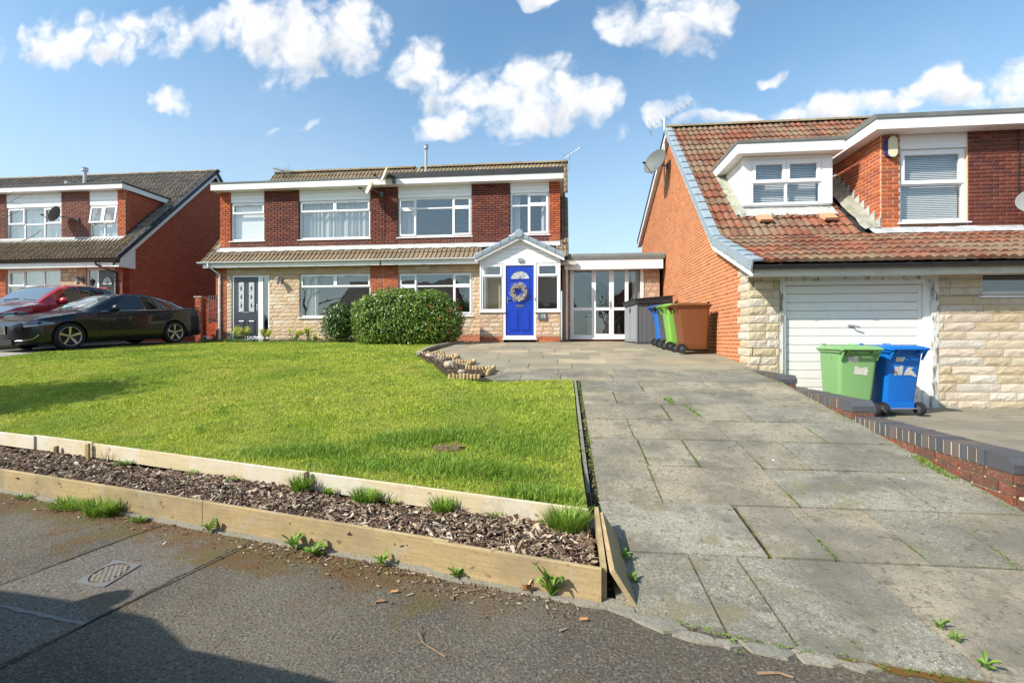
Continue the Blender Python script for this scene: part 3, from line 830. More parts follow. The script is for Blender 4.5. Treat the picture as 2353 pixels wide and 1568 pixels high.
# ------------------------------------------------------------------ the setting: ground, street, drives, lawn
def build_ground():
    b = MB()
    # terrain under everything, from the street edge back to the horizon
    for (xa, xb) in ((-90.0, -12.1), (-12.1, .2), (.2, 3.1), (3.1, 120.0)):
        nx = max(2, int((min(xb, 16) - max(xa, -26)) / .5)) if xb - xa > 12 else max(3, int((xb - xa) / .35))
        xs = list(np.linspace(max(xa, -26), min(xb, 16), nx + 1))
        if xa < -26: xs = [-400, xa, -50] + xs
        if xb > 16: xs = xs + [50, xb, 400]
        ts = [0, .15, .3, .45, .6, .7, .8, .9, 1.0, 1.15] + list(np.arange(1.3, 13.5, .4)) + [15, 20, 40, 120, 500]
        vs = []; fs = []
        for x in xs:
            for t in ts:
                y = edgeY(max(min(x, 16), -26)) + t
                xq = min(max(x, xa + .01), xb - .01)
                h = H(xq, y)
                if xa >= 3.1: h = -1.22 if y < 9.6 else -1.0
                if -12.1 < xq < .2 and y < innerY(xq) + .14: h = -1.22
                vs.append((x, y, h - .065))
        n = len(ts)
        for i in range(len(xs) - 1):
            for j in range(n - 1): fs.append((i * n + j, (i + 1) * n + j, (i + 1) * n + j + 1, i * n + j + 1))
        b.add(vs, fs)
    structure(b.build('ground', 'soil'))
    # the street: one tarmac sheet
    s = MB()
    xs = [-400, -60, -26, -12, -6, -3, .2, .7, 1.2, 3, 8, 16, 60, 400]
    vs = []
    for x in xs:
        xx = max(min(x, 16), -26)
        yy = edgeY(xx) + .05
        vs += [(x, -300, -1.28), (x, -20, -1.28), (x, yy - 1.5, -1.28), (x, yy, -1.28)]
    fs = [(i * 4 + j, (i + 1) * 4 + j, (i + 1) * 4 + j + 1, i * 4 + j + 1) for i in range(len(xs) - 1) for j in range(3)]
    s.add(vs, fs)
    st = structure(s.build('street', 'asphalt'))
    def strip(pts, w, name, mt, z, seed=0, parent=st):
        rr = random.Random(seed)
        pts = [Vector((p[0], p[1], 0)) for p in pts]
        fine = []
        for a, c in zip(pts, pts[1:]):
            k = max(1, int((c - a).length / .05))
            for i in range(k): fine.append(a.lerp(c, i / k))
        fine.append(pts[-1])
        vs = []; fs = []
        for i, p in enumerate(fine):
            d = (fine[min(i + 1, len(fine) - 1)] - fine[max(i - 1, 0)]).normalized(); n = Vector((-d.y, d.x, 0))
            ww = w * rr.uniform(.55, 1.3) / 2
            o = n * rr.uniform(-.25, .25) * w
            vs += [(p + n * ww + o) + Vector((0, 0, z)), (p - n * ww + o) + Vector((0, 0, z))]
        for i in range(len(fine) - 1): fs.append((2 * i, 2 * i + 1, 2 * i + 3, 2 * i + 2))
        m = MB(); m.add(vs, fs); return m.build(name, mt, parent)
    # repaired service strip with the stop-tap cover, running across the footway
    p = MB(); A = [(-3.35, 1.95), (-2.14, 1.93), (-1.93, 2.87), (-2.60, 3.05), (-2.80, 2.87), (-3.05, 2.05)]
    p.add([(x, y, -1.276) for x, y in [(-4.6, 1.2), (-2.35, 1.0), (-2.13, 1.94), (-1.92, 2.86), (-2.70, 3.03), (-2.90, 2.2), (-3.3, 1.9)]], [(0, 1, 2, 3, 4, 5, 6)])
    p.build('tarmac_patch', 'asphalt_patch', st)
    strip([(-3.4, 1.86), (-2.92, 2.17), (-2.79, 2.87), (-2.74, 3.03)], .013, 'tarmac_seam', 'asphalt_seam', -1.2745, 2)
    strip([(-2.13, 1.94), (-2.05, 2.4), (-1.95, 2.87)], .015, 'tarmac_seam', 'asphalt_seam', -1.2735, 3)
    strip([(-3.0, 2.12), (-2.68, 2.03), (-2.13, 1.94)], .02, 'tarmac_seam', 'frame_steel', -1.2730, 4)
    strip([(-2.13, 1.94), (-2.25, 1.2), (-2.3, .5)], .010, 'tarmac_seam', 'asphalt_seam', -1.2735, 5)
build_ground()

def slab_piece(poly, hf, thick=.05, gap=.006, tilt=0.0, seed=0):
    """paving slab whose corners follow the ground"""
    rr = random.Random(seed)
    cx = sum(p[0] for p in poly) / len(poly); cy = sum(p[1] for p in poly) / len(poly)
    vs = []
    dz = rr.uniform(-.003, .003)
    pts = []
    for (x, y) in poly:
        dx, dy = cx - x, cy - y
        l = math.hypot(dx, dy)
        x2 = x + math.copysign(gap, dx); y2 = y + math.copysign(gap, dy)
        pts.append((x2, y2, hf(x2, y2) + dz + rr.uniform(-tilt, tilt)))
    n = len(pts)
    b = MB(); b.add(pts + [(p[0], p[1], p[2] - thick) for p in pts], [tuple(range(n))] + [(i, n + i, n + (i + 1) % n, (i + 1) % n) for i in range(n)], rr.random())
    return b
def cut_poly(x0, x1, y0, y1, lim):
    """clip the near edge of a slab to the line y = lim(x)"""
    if min(lim(x0), lim(x1)) <= y0 and max(lim(x0), lim(x1)) <= y0: return [(x0, y0), (x1, y0), (x1, y1), (x0, y1)]
    a, c = max(y0, lim(x0)), max(y0, lim(x1))
    if a >= y1 and c >= y1: return None
    poly = []
    if a < y1: poly.append((x0, a))
    elif c < y1:
        xx = x0 + (x1 - x0) * (a - y1) / (a - c); poly.append((xx, y1))
    if c < y1:
        if a <= y0 < c or c <= y0 < a:
            xx = x0 + (x1 - x0) * (y0 - a) / (c - a); poly.append((xx, y0))
        poly.append((x1, c)); poly.append((x1, y1))
    if a < y1: poly.append((x0, y1))
    return poly if len(poly) > 2 else None

def near(x): return float(np.interp(x, [.2, .41, .73, .96, 1.5, 2.2, 3.0], [2.37, 2.26, 2.13, 2.07, 1.965, 1.86, 1.72]))
def build_drive():
    # main driveway: bed of jointing soil, then slabs as parts
    b = MB()
    xs = list(np.linspace(.2, 3.02, 8)); ys = list(np.arange(1.3, 15.4, .3)) + [15.5]
    vs = [(x, max(y, edgeY(x) - .02), float(prof(max(y, edgeY(x) - .02))) - .012 + (-.012 if y < 7 else 0)) for x in xs for y in ys]
    n = len(ys)
    b.add(vs, [(i * n + j, (i + 1) * n + j, (i + 1) * n + j + 1, i * n + j + 1) for i in range(len(xs) - 1) for j in range(n - 1)])
    dr = structure(b.build('driveway', 'joint_soil'))
    hf = lambda x, y: float(prof(y))
    # rows measured from the photo: near edges and the joints of each row
    rows = [(1.0, 2.80, [.26, .71, .97, 1.60, 3.02]),
            (2.80, 3.41, [.26, 1.15, 1.51, 1.99, 2.44, 3.02]),
            (3.41, 4.03, [.26, .70, 1.60, 2.47, 3.02]),
            (4.03, 4.64, [.26, .71, 1.12, 1.61, 1.98, 3.02]),
            (4.64, 5.21, [.26, .69, 1.56, 2.42, 3.02]),
            (5.21, 5.79, [.26, 1.15, 1.99, 3.02]),
            (5.79, 6.36, [.26, .66, 1.52, 2.36, 3.02]),
            (6.36, 6.93, [.26, 1.07, 1.95, 3.02])]
    wide = {(2.80, 1.15): .026, (5.21, 1.15): .016, (4.03, 1.12): .012, (4.03, 1.61): .008}
    sn = 0
    for (y0, y1, js) in rows:
        for x0, x1 in zip(js, js[1:]):
            sn += 1
            pl = cut_poly(x0 + (.0 if x0 < .3 else wide.get((y0, x0), 0)), x1, y0, y1, near)
            if pl is None: continue
            slab_piece(pl, hf, seed=sn, gap=.005 if sn % 3 else .009, tilt=.004).build('paving_slab', 'slab', dr)
    # terrace rows in front of the porch, reaching left to the edging
    y = 6.93; k = 0
    lefts = lambda yy: np.interp(yy, [6.9, 7.2, 7.8, 8.6, 9.8, 13.3, 15.6], [-.98, -1.15, -1.5, -2.1, -2.9, -2.95, -2.7])
    ends = [7.50, 8.08, 8.66, 9.25, 9.85, 10.45, 11.05, 11.65, 12.25, 12.85, 13.45, 14.05, 14.60, 15.35]
    b2 = MB()
    for y0, y1 in zip([6.93] + ends, ends):
        xl = float(max(lefts(y0), lefts(y1))) if y0 < 9 else float(lefts((y0 + y1) / 2))
        b2.add([(xl - .25, y0, float(prof(y0)) - .012), (.22, y0, float(prof(y0)) - .012), (.22, y1, float(prof(y1)) - .012), (xl - .25, y1, float(prof(y1)) - .012)], [(0, 1, 2, 3)])
    structure(b2.build('terrace_bed', 'joint_soil'))
    rr = random.Random(5)
    for y0, y1 in zip([6.93] + ends, ends):
        xl0, xl1 = float(lefts(y0)), float(lefts(y1))
        xl = (xl0 + xl1) / 2
        x = xl + rr.uniform(.3, .7); js = [xl]
        while x < 2.75:
            js.append(x); x += rr.choice([.9, .9, .6, .9, .75])
        xr = 3.02 if y1 < 8.6 else 3.15
        js.append(xr)
        if js[-1] - js[-2] < .2: js.pop(-2)
        for i, (x0, x1) in enumerate(zip(js, js[1:])):
            sn += 1
            if i == 0: pl = [(xl0, y0), (x1, y0), (x1, y1), (xl1, y1)]
            else: pl = [(x0, y0), (x1, y0), (x1, y1), (x0, y1)]
            if y0 > 13.4:
                if x0 > -2.5 and x1 < 0 and y0 > 14.5: continue
            slab_piece(pl, hf, seed=sn, gap=.005, tilt=.002).build('paving_slab', 'slab' if y0 < 8 else 'slab_far', dr)
    # broken edging stones where the drive meets the street
    st = [[(.20, 2.36), (.34, 2.29), (.52, 2.22), (.50, 2.16), (.36, 2.22), (.22, 2.30)],
          [(.30, 2.30), (.50, 2.25), (.56, 2.17), (.44, 2.14), (.33, 2.22)],
          [(.52, 2.17), (.64, 2.13), (.66, 2.08), (.55, 2.09), (.47, 2.13)],
          [(.65, 2.12), (.72, 2.12), (.75, 2.08), (.69, 2.055), (.64, 2.08)],
          [(.74, 2.12), (.92, 2.10), (.95, 2.05), (.90, 2.01), (.77, 2.05)],
          [(.93, 2.10), (1.07, 2.09), (1.11, 2.01), (1.05, 1.985), (.95, 2.0)],
          [(1.09, 2.035), (1.20, 2.015), (1.24, 1.985), (1.16, 1.965), (1.11, 1.99)]]
    for i, pl in enumerate(st):
        c = [(2 * .5 * (p[0] + q[0]) / 2, 2 * .5 * (p[1] + q[1]) / 2) for p, q in zip(pl, pl[1:] + pl[:1])]
        pts = []
        for p, q, m_ in zip(pl, pl[1:] + pl[:1], c):
            pts += [p, (m_[0] + random.uniform(-.006, .006), m_[1] + random.uniform(-.006, .006))]
        n = len(pts)
        cx = sum(p[0] for p in pts) / n; cy = sum(p[1] for p in pts) / n
        bb = MB()
        top = [(p[0] * .93 + cx * .07, p[1] * .93 + cy * .07, -1.269 + random.uniform(-.002, .002)) for p in pts]
        bb.add([(cx, cy, -1.266)] + top + [(p[0], p[1], -1.285) for p in pts],
               [(0, 1 + k_, 1 + (k_ + 1) % n) for k_ in range(n)] + [(1 + k_, 1 + n + k_, 1 + n + (k_ + 1) % n, 1 + (k_ + 1) % n) for k_ in range(n)], random.random())
        bb.build('edging_stone', 'edging_stone', dr)
    # concrete haunch under the front board
    hb = MB()
    pts = []; n = 60
    for i in range(n + 1):
        x = .34 - i * .12
        pts.append((x, edgeY(x) - (.035 if x > -.7 else .012) - random.uniform(0, .022 if x > -.7 else .012)))
    vs = [(p[0], p[1], -1.268) for p in pts] + [(p[0], edgeY(p[0]) + .04, -1.262) for p in pts] + [(p[0], p[1] - .004, -1.285) for p in pts]
    hb.add(vs, [(i, i + 1, n + 2 + i, n + 1 + i) for i in range(n)] + [(2 * n + 2 + i, 2 * n + 3 + i, i + 1, i) for i in range(n)])
    structure(hb.build('kerb_haunch', 'edging_stone'))
    mb = MB(); rr = random.Random(12); n = 60; vs = []
    for i in range(n + 1):
        x = 1.0 + 2.0 * i / n; w = .022 + .02 * math.sin(i * .9) ** 2 + rr.uniform(-.006, .006)
        vs += [(x, near(x) + .004, -1.2735), (x, near(x) - w, -1.2765)]
    mb.add(vs, [(2 * i, 2 * i + 1, 2 * i + 3, 2 * i + 2) for i in range(n)])
    structure(mb.build('moss_edge', 'rust_moss'))
    # narrow concrete edging between lawn and drive
    kb = MB(); y = 3.0
    while y < 6.9:
        y2 = min(y + .9, 6.93)
        kb.hexa([(.175, y, H(0, y) - .2), (.205, y, H(0, y) - .2), (.205, y2, H(0, y2) - .2), (.175, y2, H(0, y2) - .2),
                 (.175, y, float(prof(y)) + .02), (.205, y, float(prof(y)) + .02), (.205, y2, float(prof(y2)) + .02), (.175, y2, float(prof(y2)) + .02)], random.random())
        y = y2 + .006
    structure(kb.build('lawn_edging', 'edging_stone'))
    # low rendered kerb beside the terrace, up to the hedge
    k2 = MB(); P = [(-2.98, 9.72), (-3.12, 10.8), (-3.18, 12.0), (-3.1, 13.2), (-2.9, 13.9)]
    for (xa, ya), (xb, yb) in zip(P, P[1:]):
        za, zb = float(prof(ya)), float(prof(yb))
        k2.hexa([(xa - .03, ya, za - .1), (xa + .04, ya, za - .1), (xb + .04, yb - .003, zb - .1), (xb - .03, yb - .003, zb - .1),
                 (xa - .03, ya, za + .07), (xa + .04, ya, za + .07), (xb + .04, yb - .003, zb + .07), (xb - .03, yb - .003, zb + .07)])
    structure(k2.build('terrace_kerb', 'concrete'))
    # moss and small weeds in the joints (too many to count)
    jm = MB(); rr = random.Random(9)
    def scatter(xa, ya, xb, yb, n, w=.008, hgt=.006):
        for i in range(n):
            t = rr.random() ** .8; x = xa + (xb - xa) * t + rr.gauss(0, w); y = ya + (yb - ya) * t + rr.gauss(0, w)
            z = float(prof(y)) + .001
            for q in range(4):
                a = rr.uniform(0, 6.28); l = rr.uniform(.004, .012)
                jm.add([(x, y, z), (x + math.cos(a) * l, y + math.sin(a) * l, z + rr.uniform(.002, hgt)), (x + math.cos(a + .7) * l, y + math.sin(a + .7) * l, z + rr.uniform(.002, hgt))], [(0, 1, 2)], rr.random())
    for (y0, y1, js) in rows:
        for x in js[1:-1]:
            if rr.random() < .75: scatter(x, max(y0, near(x)), x, y0 + (y1 - y0) * rr.uniform(.3, 1), rr.randint(6, 45), .004, .004)
        if rr.random() < .6: scatter(rr.uniform(.3, 1.5), y1, rr.uniform(1.6, 3), y1, 18)
    scatter(1.5, 5.25, 1.42, 5.75, 90, .012, .02); scatter(1.3, 5.8, 1.28, 6.0, 60, .03, .04)
    scatter(.26, 2.4, .24, 6.8, 240, .012, .02); scatter(2.97, 3.3, 2.97, 8.2, 200, .014, .012)
    scatter(2.93, 3.9, 2.95, 4.35, 150, .02, .025); scatter(2.3, 2.4, 2.5, 3.2, 60)
    for (xa, xb) in ((.5, .7), (.7, 1.0), (1.0, 1.5), (1.4, 2.2)): scatter(xa, near(xa) - .012, xb, near(xb) - .012, 26, .010, .004)
    jo = jm.build('joint_weeds', 'weed', None, stuff=True); tag(jo, 'thin green moss and seedlings growing in the joints of the grey paving slabs', 'weeds')
    # pale spots of dried mortar and gum on the slabs
    for (u, v, Y, s_) in [(1776, 1045, 4.2, .014), (2076, 1118, 3.9, .010), (1790, 1270, 0, .0)]:
        if s_ == 0: continue
        X = tx(u) * Y; m = MB()
        m.add([(X + s_ * math.cos(a), Y + s_ * .8 * math.sin(a), float(prof(Y + s_ * .8 * math.sin(a))) + .005) for a in np.arange(0, 6.28, .6)], [tuple(range(11))])
        m.build('pale_spot', 'white_spot', dr)
    # neighbour's drive in front of the garage
    g = MB(); g.add([(3.2, 1.0, -1.30), (16, -2.5, -1.30), (16, 8.6, -1.13), (3.2, 8.6, -1.13)], [(0, 1, 2, 3)])
    gd = structure(g.build('garage_drive', 'joint_soil'))
    hg = lambda x, y: -1.27 + max(y - 2.2, 0) * .025
    y = 8.52; ri = 0
    while y > 2.2:
        y0 = y - .60; x = 3.22 + (ri % 2) * .45
        if ri % 2: slab_piece([(3.22, y0), (x, y0), (x, y), (3.22, y)], hg, seed=500 + ri).build('paving_slab', 'slab_garage', gd)
        while x < 12.5:
            slab_piece([(x, y0), (x + .9, y0), (x + .9, y), (x, y)], hg, seed=int(x * 10) + ri * 50, gap=.005, tilt=.002).build('paving_slab', 'slab_garage', gd)
            x += .9
        y -= .60; ri += 1
    # left drive where the cars stand
    l = MB(); vs = []; xs = list(np.linspace(-12.05, -20.5, 8)); ys = list(np.arange(5.0, 15.2, .5))
    n = len(ys)
    for x in xs:
        for y in ys: 
            yy = max(y, edgeY(x) - .03); xl = x
            if x > -12.1: xl = float(np.interp(yy, [5, 9, 11.8, 13.5, 15], [-12.15, -12.2, -12.35, -12.0, -11.75]))
            vs.append((xl, yy, float(lawnH(-13, yy, -1.28, edgeY(x))) - .01))
    l.add(vs, [(i * n + j, i * n + j + 1, (i + 1) * n + j + 1, (i + 1) * n + j) for i in range(len(xs) - 1) for j in range(n - 1)])
    structure(l.build('left_drive', 'concrete'))
    l2 = MB(); l2.hexa([(-14.32, 8.5, -.8), (-14.32, 14.9, -.4), (-21, 14.9, -.4), (-21, 8.5, -.8), (-14.32, 8.5, -.22), (-14.32, 14.9, .10), (-21, 14.9, .10), (-21, 8.5, -.22)])
    structure(l2.build('raised_drive', 'concrete'))
build_drive()

# lawn surface and its grass
def lawn_left(Y): return np.interp(Y, [4, 9, 11.8, 13.5, 14.4], [-14.0, -12.10, -12.18, -11.75, -11.5])
def lawn_right(Y): return np.interp(Y, [2.9, 6.88, 6.9, 7.2, 9.7, 10.8, 12.0, 13.2, 14.4], [.16, .16, -1.12, -1.65, -3.0, -3.16, -3.22, -3.14, -3.0])
def build_lawn():
    b = MB(); ys = list(np.arange(0, 1.001, .02)); n = 41
    vs = []; 
    Yv = list(np.arange(3.0, 14.61, .2)) + [6.885, 6.895]; Yv.sort()
    for y in Yv:
        xl = -14.5 if y < 6.5 else float(lawn_left(y)); xr = float(lawn_right(y))
        for i in range(n):
            x = xl + (xr - xl) * i / (n - 1)
            yy = max(y, float(innerY(x)) + .01)
            vs.append((x, yy, float(lawnH(x, yy)) - .004))
    b.add(vs, [(j * n + i, j * n + i + 1, (j + 1) * n + i + 1, (j + 1) * n + i) for j in range(len(Yv) - 1) for i in range(n - 1)])
    structure(b.build('lawn', 'lawn_soil', smooth=True))
    # grass blades
    def blades(N, y0, y1, hgt, wid, tall=None, mt='grass', seed=1, nm='lawn_grass', lab='', soft=.6, tuftc=None):
        g = np.random.default_rng(seed)
        if tall is None:
            Y = g.uniform(y0, y1, N)
            X = -14 + g.uniform(0, 1, N) * 14.2
            ok = (Y > innerY(X) + .025) & (X < lawn_right(Y) - .005) & (X > lawn_left(Y)) & (X / Y > -1.42) & (X / Y < .3)
            X = X[ok]; Y = Y[ok]
        else: X, Y = tall
        n = len(X)
        Z = lawnH(X, Y) - .006
        hh = hgt * g.uniform(.55, 1.25, n) * (1 + .5 * np.clip((np.sin(X * 5 + Y * 3) + np.sin(X * 2.3 - Y * 6)) * .5, -.6, 1))
        a = g.uniform(0, 2 * np.pi, n); la = g.uniform(0, 2 * np.pi, n)
        lean = hh * g.uniform(.1, soft * 1.6, n)
        w = wid * g.uniform(.6, 1.3, n)
        dx, dy = np.cos(a) * w / 2, np.sin(a) * w / 2
        lx, ly = np.cos(la) * lean, np.sin(la) * lean
        V = np.zeros((n, 5, 3))
        V[:, 0] = np.stack([X - dx, Y - dy, Z], 1); V[:, 1] = np.stack([X + dx, Y + dy, Z], 1)
        V[:, 2] = np.stack([X + dx * .8 + lx * .35, Y + dy * .8 + ly * .35, Z + hh * .6], 1)
        V[:, 3] = np.stack([X - dx * .8 + lx * .35, Y - dy * .8 + ly * .35, Z + hh * .6], 1)
        V[:, 4] = np.stack([X + lx, Y + ly, Z + hh], 1)
        idx = np.arange(n)[:, None] * 5
        F = np.concatenate([idx + np.array([[0, 1, 2]]), idx + np.array([[0, 2, 3]]), idx + np.array([[3, 2, 4]])], 0)
        rnd = np.tile(g.uniform(0, 1, n), 3)
        o = np_mesh(nm, V.reshape(-1, 3), F, rnd, mt)
        tag(o, lab, 'grass')
    blades(190000, 2.9, 5.2, .026, .0065, seed=1, lab='short yellow-green lawn grass nearest the pale timber board')
    blades(190000, 5.2, 8.6, .026, .010, seed=2, lab='mown lawn grass across the middle of the front garden')
    blades(140000, 8.6, 14.4, .028, .017, seed=3, lab='far lawn grass running up to the hedge and the flower bed')
    g = np.random.default_rng(4)
    # longer darker patch round the stump and scruffy patches by the board
    N = 14000; cs = [(-.95, 4.35, .50, .26), (-.35, 4.25, .30, .30), (-1.5, 4.3, .35, .2), (-.6, 3.6, .5, .14), (-2.2, 4.0, .5, .12), (-1.4, 3.75, .5, .15), (-.15, 3.2, .2, .15)]
    xs = []; ys = []
    for (cx, cy, sx, sy) in cs:
        k = N // len(cs); xs.append(g.normal(cx, sx * .6, k)); ys.append(g.normal(cy, sy * .6, k))
    X = np.concatenate(xs); Y = np.concatenate(ys); ok = (Y > innerY(X) + .03) & (X < .14); X = X[ok]; Y = Y[ok]
    ok = ((X + .97) ** 2 / .03 + (Y - 4.13) ** 2 / .014) > 1
    blades(0, 0, 0, .058, .007, tall=(X[ok], Y[ok]), mt='grass_long', seed=5, nm='long_grass', lab='longer tufty green grass growing round the old stump in the lawn')
    # daisies and dead leaves scattered on the lawn
    m = MB(); rr = random.Random(3)
    for i in range(150):
        y = rr.uniform(3.4, 13.5); x = rr.uniform(-9, 0)
        if x > float(lawn_right(y)) - .1 or y < innerY(x) + .1: continue
        s_ = rr.uniform(.008, .016); z = float(lawnH(x, y)) + .028
        a = rr.uniform(0, 6)
        m.add([(x + s_ * math.cos(a + k) * rr.uniform(.6, 1), y + s_ * math.sin(a + k) * rr.uniform(.6, 1), z + rr.uniform(-.006, .006)) for k in (0, 1.3, 2.6, 4, 5.2)], [(0, 1, 2, 3, 4)], rr.random())
    o = m.build('lawn_litter', 'dead_leaf', None, stuff=True); tag(o, 'small dead leaves and pale petals scattered over the lawn', 'leaves')
build_lawn()

def board(name, p0, p1, z0a, z0b, h, t, mt, label, group, lean=0.0, cap=None):
    """a plank standing on edge between two points"""
    a = Vector((p0[0], p0[1], 0)); c = Vector((p1[0], p1[1], 0)); d = (c - a).normalized(); n = Vector((-d.y, d.x, 0))
    if n.y > 0: n = -n
    mid = (a + c) / 2; mid.z = (z0a + z0b) / 2
    b = MB(); off = n * lean
    P = []
    for (q, z) in ((a, z0a), (c, z0b)):
        for (hh, tt) in ((0, 0), (0, t), (h - .004, t), (h, t - .006), (h, .006), (h - .004, 0)):
            P.append(q - n * tt + off * (hh / h if h else 0) + Vector((0, 0, z + hh)))
    n6 = 6
    b.add(P, [(0, 1, 2, 3, 4, 5)[::-1], (6, 7, 8, 9, 10, 11)] + [(i, (i + 1) % 6, 6 + (i + 1) % 6, 6 + i) for i in range(6)])
    o = b.build(name, mt, None, loc=mid)
    return tag(o, label, 'timber board', group)
def build_bed():
    F = lambda x, d=0.0: (x, float(edgeY(x)) + d)
    I = lambda x, d=0.0: (x, float(innerY(x)) + d)
    z = -1.268
    gf = 'brown timber boards along the pavement edge'
    board('front_board', F(.19, -.012), F(-.70, -.012), z, z + .003, .163, .028, 'timber', 'weathered brown board at the driveway end of the pavement edge, two rows of nail holes', gf)
    board('front_board', F(-.62, .018), F(-2.432, .018), z, z + .004, .165, .028, 'timber', 'long brown board in the middle of the pavement edge, with a large dark knot', gf)
    board('front_board', F(-2.438, .018), F(-4.80, .018), z, z - .004, .17, .028, 'timber', 'brown board at the left part of the pavement edge below the bark bed', gf)
    board('front_board', F(-4.82, .018), F(-7.6, .018), z - .01, z - .02, .17, .028, 'timber', 'farthest left brown board of the pavement edge, only its end in view', gf)
    gi = 'pale timber boards holding the lawn'
    zi = -1.168
    board('lawn_board', I(.16), I(-1.95), zi - .01, zi, .135, .025, 'timber_pale', 'pale knotty board between bark bed and lawn, nearest the driveway', gi)
    board('lawn_board', I(-1.956), I(-4.58), zi, zi + .015, .135, .025, 'timber_pale', 'pale bleached board between bark bed and lawn, in the middle of the row', gi)
    board('lawn_board', I(-4.60), I(-5.55), zi + .01, zi + .01, .150, .025, 'timber_pale', 'short pale board left of the wooden peg at the lawn edge', gi)
    board('lawn_board', I(-5.52, -.02), I(-9.2, -.02), zi + .015, zi + .01, .140, .025, 'timber_pale', 'pale shaded board at the far left end of the lawn edge', gi)
    # the two end boards, one upright, one fallen outwards over the drive
    b = MB()
    def pl(a, c, h0, h1, t, lean, mt, label):
        a = Vector(a); c = Vector(c); L_ = Vector((lean, 0, 0))
        m = MB(); m.hexa([a, a + Vector((t, 0, 0)), c + Vector((t, 0, 0)), c,
                          a + L_ + Vector((0, 0, h0)), a + L_ + Vector((t, 0, h0)), c + L_ + Vector((t, 0, h1)), c + L_ + Vector((0, 0, h1))])
        o = m.build('end_board', mt, None, loc=(a + c) / 2); return tag(o, label, 'timber board', 'boards closing the end of the bark bed')
    pl((.195, 2.37, -1.262), (.20, 2.98, -1.17), .150, .145, .024, .0, 'timber', 'upright board closing the bark bed beside the driveway')
    m = MB()
    m.hexa([(.335, 2.315, -1.272), (.36, 2.32, -1.268), (.33, 2.95, -1.175), (.305, 2.945, -1.18), (.232, 2.36, -1.125), (.255, 2.365, -1.115), (.245, 2.93, -1.035), (.222, 2.925, -1.045)])
    tag(m.build('end_board', 'timber', None, loc=(.28, 2.6, -1.2)), 'loose board leaning outwards over the edge of the paved driveway', 'timber board', 'boards closing the end of the bark bed')
    # pegs
    for (x, h, lab) in ((-4.60, .155, 'square wooden peg nailed against the pale board at the left'), (-1.96, .15, 'dark split peg behind the tall grass tuft at the board joint'), (-5.1, .09, 'short dark peg left of the tall peg on the pale board')):
        y = float(innerY(x)) - .027
        m = MB(); m.hexa([(x - .018, y - .025, -1.2), (x + .018, y - .025, -1.2), (x + .018, y, -1.2), (x - .018, y, -1.2), (x - .016, y - .024, -1.165 + h - .01), (x + .016, y - .024, -1.165 + h), (x + .016, y, -1.165 + h), (x - .016, y, -1.165 + h - .008)])
        tag(m.build('wooden_peg', 'peg' if h < .153 else 'timber', None, loc=(x, y, -1.17)), lab, 'peg', 'pegs of the lawn boards')
    # bed of bark chips
    s = MB(); vs = []; n = 30
    for i in range(n + 1):
        x = .19 - i * .35
        for k, t in enumerate((.09, .25, .5, .75, .97)):
            y = float(edgeY(x)) + t * (float(innerY(x)) - float(edgeY(x)))
            vs.append((x, y, -1.185 + .02 * math.sin(t * 3.1)))
    s.add(vs, [(i * 5 + j, i * 5 + j + 1, (i + 1) * 5 + j + 1, (i + 1) * 5 + j) for i in range(n) for j in range(4)])
    structure(s.build('planting_bed', 'soil'))
    m = MB(); rr = random.Random(11)
    def chip(x, y, z, l, w, t, flat=.5):
        e = Euler((rr.gauss(0, flat), rr.gauss(0, flat * .7), rr.uniform(0, 6.28))).to_matrix()
        vs = []
        for (a, b_, c) in ((-1, -.8, 0), (1, -.5, 0), (.9, .6, 0), (-.8, 1, 0), (-.9, -.6, 1), (.8, -.5, 1), (.85, .5, 1), (-.7, .8, 1)):
            vs.append(Vector((x, y, z)) + e @ Vector((a * l / 2 * rr.uniform(.8, 1.1), b_ * w / 2, c * t)))
        m.add(vs, [(4, 5, 6, 7), (0, 1, 5, 4), (1, 2, 6, 5), (2, 3, 7, 6), (3, 0, 4, 7)], rr.random())
    for i in range(14000):
        x = .17 - 7.0 * rr.random() ** 1.25; t = rr.random()
        y0 = float(edgeY(x)) + .035; y1 = float(innerY(x)) - .03
        y = y0 + t * (y1 - y0)
        big = rr.random()
        l = rr.uniform(.012, .034) if big < .76 else rr.uniform(.034, .085)
        chip(x, y, -1.176 + .02 * math.sin(t * 3.1) + rr.uniform(0, .022) + .012 * math.sin(x * 4 + y * 5), l, l * rr.uniform(.18, .5), rr.uniform(.002, .006))
    for i in range(1100):   # chips fallen on the tarmac
        x = rr.choice([rr.uniform(-2.0, .1), rr.uniform(-5.5, -.3)]); y = float(edgeY(x)) - abs(rr.gauss(0, .10)) - .015
        l = rr.uniform(.006, .022) if rr.random() < .9 else rr.uniform(.02, .045)
        chip(x, y, -1.275, l, l * rr.uniform(.2, .45), .003, .1)
    for i in range(160):
        y = rr.uniform(2.4, 6.6); x = .235 + rr.gauss(0, .014)
        chip(x, y, float(prof(y)) + .002, rr.uniform(.01, .03), .006, .003, .2)
    o = m.build('bark_chips', 'bark', None, stuff=True); tag(o, 'shredded bark mulch filling the bed between the two rows of boards', 'bark mulch')
build_bed()
